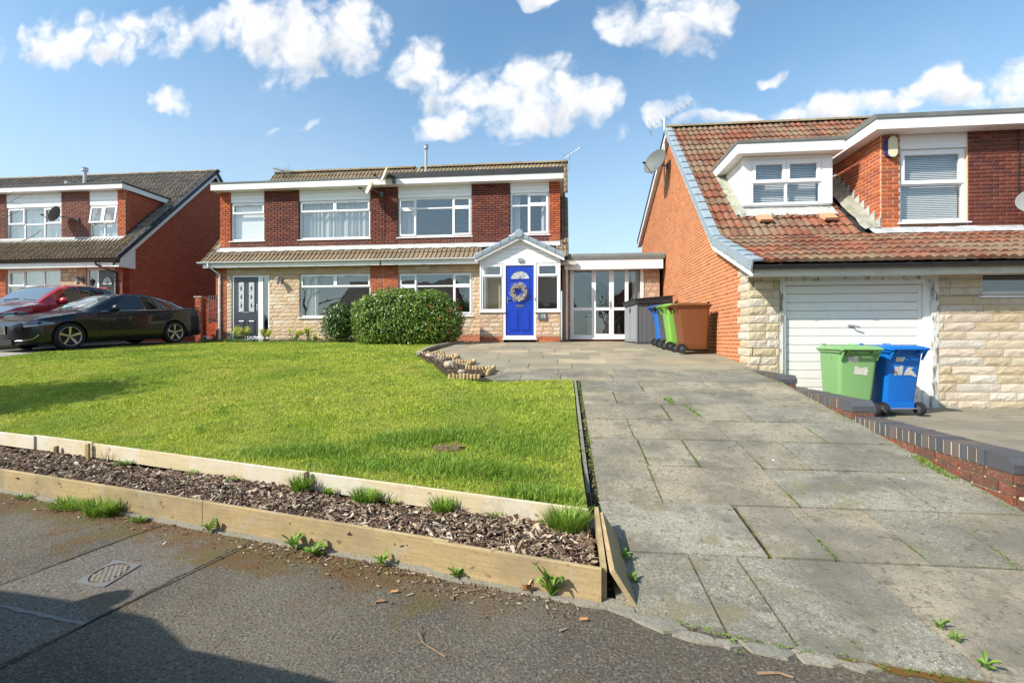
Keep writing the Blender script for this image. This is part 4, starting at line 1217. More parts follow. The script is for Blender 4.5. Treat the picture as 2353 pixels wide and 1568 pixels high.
# ------------------------------------------------------------------ houses
def simple_box(parent, name, mt, *a, **k):
    b = MB(); b.box(*a); return b.build(name, mt, parent, **k)
def gutter(parent, x0, x1, Y, Z, mt, br=.9, rad=.055):
    b = MB(); n = 8; vs = []; fs = []
    for x in (x0, x1):
        for k in range(n + 1):
            a = math.pi + math.pi * k / n; vs.append((x, Y + math.cos(a) * rad, Z + math.sin(a) * rad))
        for k in range(n + 1):
            a = 2 * math.pi - math.pi * k / n; vs.append((x, Y + math.cos(a) * (rad - .006), Z + math.sin(a) * (rad - .006) + .001))
    m = 2 * (n + 1)
    for k in range(m): fs.append((k, (k + 1) % m, m + (k + 1) % m, m + k))
    fs.append(tuple(range(m))); fs.append(tuple(range(m, 2 * m)))
    b.add(vs, fs)
    for x in (x0 + .002, x1 - .008): b.prism([(Y + math.cos(math.pi + math.pi * k / n) * rad * 1.04, Z + math.sin(math.pi + math.pi * k / n) * rad * 1.04) for k in range(n + 1)], 'x', x, x + .006)
    o = b.build('gutter', mt, parent, smooth=False)
    x = x0 + .4
    while x < x1 - .1:
        c = MB(); c.prism([(Y + math.cos(math.pi + math.pi * k / n) * (rad + .008), Z + math.sin(math.pi + math.pi * k / n) * (rad + .008)) for k in range(n + 1)] + [(Y + rad + .008, Z + .012), (Y - rad - .012, Z + .012)], 'x', x, x + .035)
        c.build('gutter_bracket', mt, o)
        x += br
    return o
def pipe(parent, pts, mt, rad=.034, name='downpipe', clips=True):
    b = MB(); b.tube(pts, rad, 10)
    o = b.build(name, mt, parent, smooth=False)
    if clips:
        for (p, q) in zip(pts, pts[1:]):
            if abs(p[2] - q[2]) > 1.0:
                for t in (.12, .55, .95):
                    z = p[2] + (q[2] - p[2]) * t; c = MB(); c.box(p[0] - .048, p[0] + .048, p[1] - .02, p[1] + .045, z - .014, z + .014)
                    c.build('pipe_clip', mt, o)
    return o
def cladding(parent, x0, x1, y, z0, z1, course=.15, mt='white_upvc', name='cladding', clip=None):
    """shiplap boards, each one a part"""
    root = MB(); root.box(x0, x1, y + .012, y + .03, z0, z1); o = root.build(name, mt, parent)
    n = max(1, int(round((z1 - z0) / course))); g = (z1 - z0) / n
    for i in range(n):
        a, c = z0 + i * g, z0 + (i + 1) * g
        b = MB(); b.prism([(y - .006, a), (y + .012, a), (y + .012, c - .002), (y + .004, c - .002), (y + .002, c - .014), (y - .006, c - .020)], 'x', x0 + .002, x1 - .002)
        b.build('board', mt, o)
    return o
def panel_door(parent, x0, x1, y, z0, z1, mt, panels, arch=None, glass_panels=(), handle='left'):
    """front door leaf with raised panels"""
    b = MB(); b.box(x0, x1, y, y + .044, z0, z1)
    d = b.build('front_door', mt, parent)
    for (a0, a1, c0, c1) in panels:
        px0, px1, pz0, pz1 = x0 + (x1 - x0) * a0, x0 + (x1 - x0) * a1, z0 + (z1 - z0) * c0, z0 + (z1 - z0) * c1
        p = MB(); p.ring(px0, px1, pz0, pz1, .018, y - .012, y - .001)
        p.add([(px0 + .03, y - .002, pz0 + .03), (px1 - .03, y - .002, pz0 + .03), (px1 - .03, y - .002, pz1 - .03), (px0 + .03, y - .002, pz1 - .03),
               (px0 + .055, y - .014, pz0 + .055), (px1 - .055, y - .014, pz0 + .055), (px1 - .055, y - .014, pz1 - .055), (px0 + .055, y - .014, pz1 - .055)],
              [(4, 5, 6, 7), (0, 1, 5, 4), (1, 2, 6, 5), (2, 3, 7, 6), (3, 0, 4, 7)])
        p.build('door_panel', mt, d)
    for (a0, a1, c0, c1) in glass_panels:
        px0, px1, pz0, pz1 = x0 + (x1 - x0) * a0, x0 + (x1 - x0) * a1, z0 + (z1 - z0) * c0, z0 + (z1 - z0) * c1
        p = MB(); p.ring(px0, px1, pz0, pz1, .02, y - .014, y - .001); f = p.build('door_panel', mt, d)
        g = MB(); g.box(px0 + .02, px1 - .02, y - .006, y - .002, pz0 + .02, pz1 - .02); g.build('leaded_light', 'leaded', d)
        k = MB(); xm = (px0 + px1) / 2
        for q in range(3):
            zz = pz0 + (pz1 - pz0) * (q + .8) / 3.6
            k.prism([(xm, zz - .10), (xm + .035, zz), (xm, zz + .10), (xm - .035, zz)], 'y', y - .010, y - .0065)
        k.build('lead_pattern', 'door_grey', d)
    if arch:
        cx, zb, rx, rz = x0 + (x1 - x0) * .5, z0 + (z1 - z0) * arch[0], (x1 - x0) * arch[1], (z1 - z0) * arch[2]
        n = 16; o_, i_ = [], []
        for k in range(n + 1):
            a = math.pi * k / n
            o_.append((cx + math.cos(a) * rx, zb + math.sin(a) * rz)); i_.append((cx + math.cos(a) * (rx - .03), zb + .025 + math.sin(a) * (rz - .05)))
        p = MB(); vs = [(q[0], y - .016, q[1]) for q in o_] + [(q[0], y - .016, q[1]) for q in i_] + [(q[0], y, q[1]) for q in o_] + [(q[0], y, q[1]) for q in i_]
        m = n + 1; fs = []
        for k in range(n): fs += [(k, k + 1, m + k + 1, m + k), (2 * m + k, 2 * m + k + 1, k + 1, k), (m + k, m + k + 1, 3 * m + k + 1, 3 * m + k)]
        fs += [(0, m, 2 * m - 1, m - 1)]
        p.add(vs, fs); p.build('arch_trim', mt, d)
        g = MB(); g.add([(q[0], y - .004, q[1]) for q in i_], [tuple(range(m))]); g.build('fanlight', 'leaded', d)
        k = MB()
        for a in (.6, 1.1, 1.57, 2.04, 2.54):
            k.tube([(cx, y - .008, zb + .03), (cx + math.cos(a) * (rx - .035), y - .008, zb + .025 + math.sin(a) * (rz - .055))], .004, 4)
        k.build('lead_pattern', 'frame_steel', d)
    zl = z0 + (z1 - z0) * .42
    l = MB(); l.box((x0 + x1) / 2 - .13, (x0 + x1) / 2 + .13, y - .014, y - .001, zl - .028, zl + .028); l.build('letter_plate', 'chrome', d)
    h = MB(); hx = x0 + .05 if handle == 'left' else x1 - .05
    hz = z0 + (z1 - z0) * .5
    h.box(hx - .016, hx + .016, y - .012, y - .001, hz - .12, hz + .12); s_ = 1 if handle == 'left' else -1
    h.tube([(hx, y - .012, hz + .05), (hx, y - .05, hz + .05), (hx + s_ * .11, y - .05, hz + .05)], .009, 6); h.build('handle', 'chrome', d)
    return d
def felt_roof_edge(parent, x0, x1, yf, yb, z0, z1, z2, white='white_board', felt='felt', name='fascia', ends=True):
    """box fascia round a flat roof; yf front, yb back"""
    f = MB(); f.box(x0, x1, yf, yf + .022, z0, z1)
    f.box(x0, x0 + .022, yf + .022, yb, z0, z1); f.box(x1 - .022, x1, yf + .022, yb, z0, z1)
    f.build(name, white, parent)
    g = MB(); g.prism([(yf - .018, z1 + .002), (yb, z1 + .002), (yb, z2), (yf + .05, z2), (yf - .018, z2 - .02)], 'x', x0 - .018, x1 + .018)
    g.build('flat_roof', felt, parent)
    s = MB(); s.box(x0 + .024, x1 - .024, yf + .024, yb, z0 + .004, z0 + .012); s.build('soffit', 'white_board', parent)
def hull(parent, x0, x1, y0, y1, pts, mt='room'):
    """closed dark body behind the facade: side and back walls and floors; pts = profile (Y, Z)"""
    b = MB(); b.prism(pts, 'x', x0, x1); return b

def flue(parent, x, y, z0, z1, r=.055, mt='metal_grey'):
    b = MB(); M = Matrix.Translation((x, y, z0))
    b.lathe([(r * 2.2, -.05), (r * 1.25, .10), (r, .12), (r, z1 - z0 - .16), (r * 1.7, z1 - z0 - .15), (r * 1.7, z1 - z0 - .05), (r * 1.5, z1 - z0 - .04), (r * 1.5, z1 - z0 - .02), (r * 1.8, z1 - z0 - .01), (r * 1.8, z1 - z0)], M, 14)
    return b.build('flue_pipe', mt, parent, smooth=False)

def pair_of_semis():
    YU, YG, YE = 15.50, 15.30, 15.0
    XL, XR, XP = -11.80, -.04, -5.87
    zf0, zf1, zft = 5.09, 5.29, 5.37
    zr, yr = 6.93, 18.9
    base = -.10
    A = thing('semi_detached_house', (-9.0, YG, -.05), 'left half of the brown brick pair, with the dark grey front door and net curtains', 'house', 'pair of semi-detached houses')
    B = thing('semi_detached_house', (-3.0, YG, -.05), 'right half of the brown brick pair, with blue door in a white gabled porch', 'house', 'pair of semi-detached houses')
    for root, x0, x1, side in ((A, XL, XP, 'l'), (B, XP, XR, 'r')):
        pc = Pieces()
        if side == 'l':
            wins = [('w1', rect(530, 465, 607, 552, YU)), ('w2', rect(687, 460, 850, 548, YU))]
        else:
            wins = [('w3', rect(914, 451, 1083, 546, YU)), ('w4', rect(1172, 441, 1261, 538, YU))]
        for n, r in wins: pass
        Zs = 3.42
        W_ = {n: (r[0], r[1], Zs, {'w1': 4.73, 'w2': 4.72, 'w3': 4.72, 'w4': 4.77}[n]) for n, r in wins}
        top = zf0 + .02
        holes = [(w[0], w[1], w[2], top + .05) for w in W_.values()]
        poly = [(x0, 2.70), (x1, 2.70), (x1, top), (x0, top)]
        core = MB(); core.use('mortar_dark'); wall_core(core, '-y', YU, poly, holes, .25)
        # brick panels: dark ones between windows, red piers at the outer ends
        if side == 'l':
            dark = [(W_['w1'][1], W_['w2'][0]), (W_['w2'][1], x1)]; red = [(x0, W_['w1'][0])]
        else:
            dark = [(x0, W_['w3'][0]), (W_['w3'][1], W_['w4'][0])]; red = [(W_['w4'][1], x1)]
        for (a, c) in dark: lay(pc, '-y', YU - .012, [(a, 3.18), (c, 3.18), (c, top), (a, top)], [], 'brick', 'brick_dark')
        for (a, c) in red: lay(pc, '-y', YU, [(a, 3.18), (c, 3.18), (c, top), (a, top)], [], 'brick', 'brick_face')
        for w in W_.values(): lay(pc, '-y', YU, [(w[0], 3.18), (w[1], 3.18), (w[1], Zs - .05), (w[0], Zs - .05)], [], 'brick', 'brick_dark')
        # ground floor wall
        if side == 'l':
            gh = [rect(532, 631, 618, 770, YG), rect(688, 628, 851, 728, YG)]
            gh = [(gh[0][0], gh[0][1], base, 2.20), (gh[1][0], gh[1][1], .76, 2.21)]
            gx = (x0, x1)
        else:
            r0 = rect(915, 627, 1085, 722, YG); gh = [(r0[0], r0[1], .80, 2.19)]; gx = (x0, x1)
            gh.append((-2.3, -.25, base, 2.2))
        gp_ = [(gx[0], base), (gx[1], base), (gx[1], 2.62), (gx[0], 2.62)]
        core.use('mortar_stone'); wall_core(core, '-y', YG, gp_, gh, .2)
        core.use('brick_red'); core.box(x0 + .0, x1, YG + .2, YU, 2.40, 2.62)
        core.build('wall', None, root)
        zd = .02
        if side == 'l':
            xs_b = x0 + .40
            lay(pc, '-y', YG, [(x0, base), (xs_b, base), (xs_b, 2.6), (x0, 2.6)], gh, 'brick', 'brick_face')
            xe = at(850, 0, YG)[0]
            lay(pc, '-y', YG, [(xs_b, zd), (xe, zd), (xe, 2.6), (xs_b, 2.6)], gh, 'rock', 'stone_buff', length=.5, rnd_len=(.22, .55), heights=[.14, .10, .15, .12], course=.14, proud=.02)
            lay(pc, '-y', YG, [(xe, base), (x1, base), (x1, 2.6), (xe, 2.6)], [], 'brick', 'brick_face')
        else:
            xe = at(915, 0, YG)[0]
            lay(pc, '-y', YG, [(x0, base), (xe, base), (xe, 2.6), (x0, 2.6)], [], 'brick', 'brick_face')
            xq = -2.2
            lay(pc, '-y', YG, [(xe, .16), (x1, .16), (x1, 2.6), (xe, 2.6)], gh, 'rock', 'stone_buff', length=.5, rnd_len=(.22, .55), heights=[.14, .10, .15, .12], course=.14, proud=.02)
            lay(pc, '-y', YG + .01, [(xe, base), (xq, base), (xq, .15), (xe, .15)], [], 'brick', 'brick_face')
        # windows and the white panels over them
        if side == 'l':
            window(root, W_['w1'], YU, [(0, 1, 0, .72, 'f'), (0, 1, .72, 1, 'c')], content='roller', vents=[(.5, .965)])
            window(root, W_['w2'], YU, [(0, 1, 0, .72, 'f'), (0, .5, .72, 1, 'c'), (.5, 1, .72, 1, 'c')], content='curtain', vents=[(.25, .965), (.75, .965)])
            window(root, gh[1], YG, [(0, 1, 0, .70, 'f'), (0, .5, .70, 1, 'c'), (.5, 1, .70, 1, 'c')], content='curtain_left', vents=[(.3, .965), (.7, .965)])
        else:
            window(root, W_['w3'], YU, [(0, .235, 0, .72, 'c'), (0, .235, .72, 1, 'c'), (.235, .755, 0, .74, 'f'), (.235, .755, .74, 1, 'f'), (.755, 1, 0, .74, 'c'), (.755, 1, .74, 1, 'c')], content='curtain_left')
            window(root, W_['w4'], YU, [(0, .47, 0, .71, 'f'), (0, .47, .71, 1, 'f'), (.47, 1, 0, .73, 'c'), (.47, 1, .73, 1, 'c')], content='side_curtains')
            window(root, gh[0], YG, [(0, .235, 0, .70, 'c'), (0, .235, .70, 1, 'c'), (.235, .755, 0, .70, 'f'), (.235, .755, .70, 1, 'f'), (.755, 1, 0, .70, 'c'), (.755, 1, .70, 1, 'c')])
        for w in W_.values(): cladding(root, w[0], w[1], YU + .02, w[3] + .002, top, .13)
        # dormer flat roof with its fascia
        if side == 'l':
            felt_roof_edge(root, x0 - .12, x1 - .003, YU - .30, 17.6, zf0, zf1, zft)
        else:
            felt_roof_edge(root, x0 + .003, x1 + .10, YU - .30, 17.6, zf0, zf1, zf1 + .02)
            d = MB(); d.box(x0 + .003, x1 + .115, YU - .325, YU - .302, zf1 - .01, zf1 + .075); d.box(x0 + .003, x1 + .115, YU - .318, YU + .2, zf1 + .078, zf1 + .17)
            d.build('roof_edge_trim', 'felt_black', root)
        # skirt roof of two tile courses, lead flashing, soffit, fascia, gutter
        z_e, z_t = 2.60, 3.10
        xa = x0 - (.30 if side == 'l' else 0); xb = x1 + (.26 if side == 'r' else 0)
        deck = MB(); deck.prism([(YE - .02, z_e - .03), (YU + .0, z_t - .02), (YU + .0, z_t - .06), (YE + .02, z_e - .06)], 'x', xa, xb)
        # main roof behind, as a solid deck from eaves to ridge and down the back
        def rz(y): return z_e + (y - YE) * (zr - z_e) / (yr - YE)
        body = MB()
        ya = 17.2
        body.prism([(ya, rz(ya) - .06), (yr, zr - .06), (yr + 3.9, z_e - .05), (yr + 3.9, z_e - .3), (ya, z_e - .3)], 'x', xa + (.22 if side == 'l' else 0), xb - (.1 if side == 'r' else 0))
        deck.add(body.v, body.f)
        # dormer side cheek strip of main roof at the outer end
        if side == 'r': deck.prism([(YE - .02, z_e - .05), (17.3, rz(17.3) - .05), (17.3, z_e - .3), (YU + .1, z_e - .3)], 'x', x1 + .0, xb - .05)
        if side == 'l': deck.prism([(YE - .02, z_e - .05), (17.3, rz(17.3) - .05), (17.3, z_e - .3), (YU + .1, z_e - .3)], 'x', xa + .04, x0 - .0)
        dk = deck.build('roof', 'felt_black', root)
        tile_plane(pc, ((YE - .05, z_e - .03), (YU + .02, z_t)), 'plain', 'tile_mid', .30, .35, xa, xb, keep=(lambda x, y, z: not (-2.45 < x < -.15 and y < 15.9)) if side == 'r' else None)
        tile_plane(pc, ((ya, rz(ya)), (yr, zr)), 'plain', 'tile_mid' if side == 'l' else 'tile_lichen', .30, .34, xa + (.2 if side == 'l' else 0), xb, keep=lambda x, y, z: z > 5.3)
        if side == 'r': tile_plane(pc, ((YU, z_t), (ya, rz(ya))), 'plain', 'tile_mid', .24, .34, x1 + .02, xb)
        if side == 'l': tile_plane(pc, ((YU, z_t), (ya, rz(ya))), 'plain', 'tile_mid', .28, .34, xa, x0 - .02)
        x = xa + .45
        while x < xb + .2:
            pc.add('ridge', basis(Vector((.46, 0, 0)), Vector((0, .26, 0)), Vector((0, 0, .24)), Vector((min(x, xb - .2), yr, zr + .0))), 'tile_lichen'); x += .46
        # side + back walls (unseen sides)
        sd_ = MB()
        if side == 'l': sd_.prism([(YG + .2, base), (22.4, base), (22.4, z_e - .3), (yr, zr - .3), (YG + .2, z_e - .3)], 'x', x0, x0 + .2)
        else:
            sd_.prism([(YG + .2, base), (22.4, base), (22.4, z_e - .3), (yr, zr - .3), (YG + .2, z_e - .3)], 'x', x1 - .2, x1)
            # dormer cheek
        sd_.build('side_wall', 'brick_red', root)
        bk = MB(); bk.box(x0, x1, 22.2, 22.4, base, 2.3); bk.build('back_wall', 'brick_red', root); bk = MB(); bk.box(x0, x1, YU + .25 + 2.1, YU + .25 + 2.2, 2.4, 5.2); bk.build('inner_wall', 'room', root)
        ck = MB()
        if side == 'l': ck.prism([(YU + .25, z_t), (YU + .25, zf0), (17.55, zf0), (17.4, rz(17.4))], 'x', x0 + .0, x0 + .1)
        else: ck.prism([(YU + .25, z_t), (YU + .25, zf0), (17.55, zf0), (17.4, rz(17.4))], 'x', x1 - .1, x1)
        ck.build('dormer_cheek', 'tile_left', root)
        fl = MB(); n = int((x1 - x0) / .1); rr = random.Random(3)
        vs = []; 
        for i in range(n + 1):
            x = x0 + (x1 - x0) * i / n; w_ = math.sin(i * 1.3) * .012 + rr.uniform(-.006, .006)
            vs += [(x, YU - .022, z_t + .075 + rr.uniform(-.004, .004)), (x, YU - .05, z_t + .045), (x, YU - .17 + w_, z_t - .095 + w_)]
        fl.add(vs, [(i * 3 + j, (i + 1) * 3 + j, (i + 1) * 3 + j + 1, i * 3 + j + 1) for i in range(n) for j in range(2)])
        fl.build('lead_flashing', 'lead_pale', root, smooth=True)
        so = MB(); so.box(xa + .04, xb - .04, YE + .03, YG - .001, 2.475, 2.49); so.build('soffit', 'cream_soffit', root)
        fa = MB(); fa.box(xa + .05, (-2.62 if side == 'r' else xb), YE + .004, YE + .026, 2.42, 2.585); fa.build('fascia', 'white_board', root)
        gutter(root, xa - .10 if side == 'l' else x0 + .004, (x1 - .004 if side == 'l' else -2.66), YE - .05, 2.60, 'white_upvc')
        if side == 'l':
            px = at(504, 0, YG - .06)[0]
            pipe(root, [(px - .20, YE - .05, 2.56), (px - .19, YE - .05, 2.47), (px, YG - .05, 2.22), (px, YG - .05, 0)], 'white_upvc')
            tv = MB(); tv.prism([(YU - .16, z_t - .06), (YU + .02, z_t + .2), (YU + .02, z_t + .0)], 'x', x0 - .03, x0 - .005); tv.build('end_flashing', 'lead_pale', root)
            # grey front door with a side light
            D = gh[0]; y = YG + .03
            fm = MB(); xd = D[0] + .07; xe_ = at(594, 0, YG)[0]; xf_ = at(600, 0, YG)[0]
            fm.box(D[0], D[1], y, y + .07, D[3] - .06, D[3]); fm.box(D[0], D[0] + .06, y, y + .07, base, D[3] - .06)
            fm.box(D[1] - .05, D[1], y, y + .07, base, D[3] - .06); xm = D[0] + (D[1] - D[0]) * .70
            fm.box(xm, xm + .17, y + .0, y + .07, base, D[3] - .06)
            fr_ = fm.build('door_frame', 'white_upvc', root)
            g = MB(); g.box(xm + .172, D[1] - .052, y + .03, y + .038, base, D[3] - .062); g.build('side_light', 'glass_bright', fr_)
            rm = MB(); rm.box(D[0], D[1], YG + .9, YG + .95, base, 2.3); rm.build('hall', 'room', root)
            panel_door(root, D[0] + .064, xm - .003, y + .02, .06, D[3] - .064, 'door_grey', [(.14, .44, .05, .30), (.56, .86, .05, .30)], glass_panels=[(.15, .43, .42, .93), (.57, .85, .42, .93)], handle='right')
        pc.flush(root, 'brick', 'bricks_and_tiles')
    # ---------------- porch of the right house
    YP = 14.60
    x0, x1 = at(1102, 0, YP)[0], at(1287, 0, YP)[0]
    zs, zt_ = .885, 2.34
    dx0, dx1 = at(1156.5, 0, YP)[0], at(1231, 0, YP)[0]
    pc = Pieces()
    core = MB(); core.use('mortar_stone')
    hol = [(dx0, dx1, -.2, 3)]
    for (a, c) in ((x0, dx0), (dx1, x1)): core.box(a, c, YP, YP + .1, -.10, zs - .03)
    core = MB(); core.use('mortar_stone'); core.box(x0, dx0, YP, YP + .1, -.10, zs - .03); core.box(x0, x0 + .1, YP + .1, YG, -.10, zs - .03); core.build('porch_wall', None, B)
    core = MB(); core.use('mortar_stone'); core.box(dx1, x1, YP, YP + .1, -.10, zs - .03); core.box(x1 - .1, x1, YP + .1, YG, -.10, zs - .03); core.build('porch_wall', None, B)
    for (a, c) in ((x0, dx0), (dx1, x1)):
        lay(pc, '-y', YP, [(a, .11), (c, .11), (c, zs - .03), (a, zs - .03)], [], 'rock', 'stone_buff', length=.4, rnd_len=(.2, .42), heights=[.13, .12, .14, .125, .13], course=.13, proud=.016)
        lay(pc, '-y', YP, [(a, -.06), (c, -.06), (c, .10), (a, .10)], [], 'brick', 'brick_face', course=.078)
    lay(pc, '-x', x0, [(YP, .11), (YG, .11), (YG, zs - .03), (YP, zs - .03)], [], 'rock', 'stone_buff', length=.4, rnd_len=(.2, .42), heights=[.13, .12, .14], course=.13, proud=.016)
    pc.flush(B, 'stone', 'stones')
    b = MB()
    # door surround
    b.ring(dx0, dx1, .03, zt_, .065, YP + .0, YP + .09, wb=.10)
    b.box(dx0 - .03, dx1 + .03, YP - .06, YP - .001, -.0, .035)
    b.build('door_frame', 'white_upvc', B)
    dz0, dz1 = .145, zt_ - .075
    panel_door(B, dx0 + .07, dx1 - .07, YP + .03, dz0, dz1, 'door_blue', [(.13, .46, .055, .36), (.56, .89, .055, .36), (.12, .46, .50, .78), (.56, .90, .50, .78)], arch=(.80, .37, .135), handle='left')
    l = MB(); l.box(-1.32, -1.18, YP - .05, YP - .002, zt_ + .05, zt_ + .13); l.ring(-1.33, -1.17, zt_ + .04, zt_ + .14, .012, YP - .056, YP - .002)
    l.build('porch_light', 'metal_grey', B)
    for (a, c, nm) in ((x0 + .04, dx0, 'l'), (dx1, x1 - .04, 'r')):
        window(B, (a, c, zs, zt_), YP, [(0, 1, 0, .735, 'f'), (0, 1, .735, 1, 'c')], rec=.02, glass='glass', room='room_cream' if nm == 'l' else 'room', deep=.35, sash=.055, content='curtain_left' if nm == 'l' else None)
    # corner posts, gable cladding, barge, tiles
    p = MB(); p.box(x0, x0 + .04, YP, YP + .09, zs, zt_); p.box(x1 - .04, x1, YP, YP + .09, zs, zt_); p.box(x0, x1, YP, YP + .09, zt_ + .001, zt_ + .05); p.build('porch_post', 'white_upvc', B)
    sg = MB()
    for xx in (x0, x1 - .04):
        sg.ring(YP + .1, YG, zs, zt_, .06, xx, xx + .04)
    sg.xf(Matrix(((0, 1, 0, 0), (1, 0, 0, 0), (0, 0, 1, 0), (0, 0, 0, 1))))
    for i in range(len(sg.v)): pass
    sg.build('porch_side_frame', 'white_upvc', B)
    gp2 = MB()
    for xx in (x0 + .015, x1 - .023): gp2.box(xx, xx + .008, YP + .16, YG - .06, zs + .06, zt_ - .06)
    gp2.build('porch_side_glass', 'glass', B)
    xm = (x0 + x1) / 2; za = 3.10; ze = 2.48
    c = MB(); c.prism([(x0, zt_ + .052), (x1, zt_ + .052), (x1, ze + .03), (xm, za + .03), (x0, ze + .03)], 'y', YP + .02, YP + .06); gw = c.build('gable_panel', 'white_upvc', B)
    z = zt_ + .055
    while z < za - .06:
        z2 = min(z + .125, za - .03)
        def hw(zz): return (x1 - x0) / 2 if zz < ze else (x1 - x0) / 2 * (za + .02 - zz) / (za + .02 - ze)
        bb = MB(); h0, h1 = hw(z), hw(z2)
        bb.hexa([(xm - h0, YP + .004, z), (xm + h0, YP + .004, z), (xm + h0, YP + .02, z), (xm - h0, YP + .02, z), (xm - h1, YP + .010, z2 - .008), (xm + h1, YP + .010, z2 - .008), (xm + h1, YP + .02, z2 - .002), (xm - h1, YP + .02, z2 - .002)])
        bb.build('board', 'white_upvc', gw); z = z2
    hw_ = 1.355
    zl = 2.50
    bg = MB()
    sl = (za + .06 - zl) / hw_
    for s_ in (-1, 1):
        bg.add([(xm, YP - .17, za - .07), (xm + s_ * hw_, YP - .17, zl - .13), (xm + s_ * hw_, YP - .17, zl), (xm, YP - .17, za + .06),
                (xm, YP - .14, za - .07), (xm + s_ * hw_, YP - .14, zl - .13), (xm + s_ * hw_, YP - .14, zl), (xm, YP - .14, za + .06)],
               [(0, 1, 2, 3), (4, 7, 6, 5), (0, 4, 5, 1), (1, 5, 6, 2), (2, 6, 7, 3)])
        bg.add([(xm, YP - .139, za - .05), (xm + s_ * hw_, YP - .139, zl - .11), (xm + s_ * hw_, YP + .0, zl - .11), (xm, YP + .0, za - .05)], [(0, 1, 2, 3)])
    bg.build('barge_board', 'white_upvc', B)
    # porch roof slopes running back into the main roof, and the grey verge units
    rf = MB()
    for s_ in (-1, 1):
        rf.add([(xm, YP - .16, za + .07), (xm + s_ * hw_, YP - .16, zl + .01), (xm + s_ * hw_, YG + .1, zl + .01), (xm, YG + .45, za + .07),
                (xm, YP - .16, za + .10), (xm + s_ * hw_, YP - .16, zl + .04), (xm + s_ * hw_, YG + .1, zl + .04), (xm, YG + .45, za + .10)],
               [(0, 1, 2, 3), (4, 7, 6, 5), (0, 4, 5, 1), (1, 5, 6, 2), (2, 6, 7, 3)])
    rf.build('porch_roof', 'verge_grey', B)
    for s_ in (-1, 1):
        nseg = 5
        for k in range(nseg):
            a, c2 = k / nseg + .02, (k + 1) / nseg + .006
            P = []
            for t in (a, c2):
                X_ = xm + s_ * hw_ * t; Z_ = za + .085 + (zl + .025 - za - .085) * t
                tk = .075 if t == a else .085
                P.append([(X_, YP - .21, Z_ - .055), (X_, YP - .05, Z_ - .0), (X_, YP - .05, Z_ + tk), (X_, YP - .19, Z_ + tk), (X_, YP - .215, Z_ + tk - .03)])
            vb = MB(); vb.add(P[0] + P[1], [(0, 1, 2, 3, 4), (9, 8, 7, 6, 5)] + [(i, (i + 1) % 5, 5 + (i + 1) % 5, 5 + i) for i in range(5)])
            vb.build('verge_unit', 'verge_grey', B)
    cap = MB(); cap.lathe([(.135, 0), (.135, .12), (.12, .14), (.07, .145)], Matrix.Translation((xm, YP - .10, za + .10)) @ Matrix.Rotation(R(90), 4, 'X'), 18); cap.build('ridge_end_cap', 'verge_grey', B)
    pr = MB(); pr.tube([(xm, YP - .1, za + .11), (xm, YG + .5, za + .11)], .10, 10); pr.build('porch_ridge', 'verge_grey', B)
    # slate number plate: 15
    xn, zn = at(1245.5, 725, YP - .03)[0], at(1245.5, 727, YP)[2]
    q = MB(); q.box(xn - .13, xn + .13, YP - .045, YP - .022, zn - .10, zn + .10); q.box(xn - .10, xn + .10, YP - .047, YP - .0455, zn - .07, zn - .05)
    np_ = q.build('number_plate', 'slate_plate', B)
    cu = bpy.data.curves.new('digits', 'FONT'); cu.body = '15'; cu.size = .15; cu.extrude = .003; cu.align_x = 'CENTER'
    to = bpy.data.objects.new('tmp', cu); COL.objects.link(to)
    dg = bpy.context.evaluated_depsgraph_get(); me = bpy.data.meshes.new_from_object(to.evaluated_get(dg)); bpy.data.objects.remove(to)
    me.transform(Matrix.Translation(Vector((xn + .03, YP - .049, zn - .035)) - B.location) @ Matrix.Rotation(R(90), 4, 'X'))
    me.materials.clear(); me.materials.append(MATS['white_upvc'])
    do = bpy.data.objects.new('digits', me); COL.objects.link(do); do.parent = np_
    # bell push
    simple_box(B, 'bell_push', 'metal_grey', dx1 - .045, dx1 - .02, YP - .015, YP - .001, 1.20, 1.28)
    flue(B, -5.12, 17.75, rz_main(17.75) + .02, 7.38, .05, 'grey_plastic')
    return A, B
def rz_main(y): return 2.60 + (y - 15.0) * (6.93 - 2.60) / 3.9
HOUSE_A, HOUSE_B = pair_of_semis()

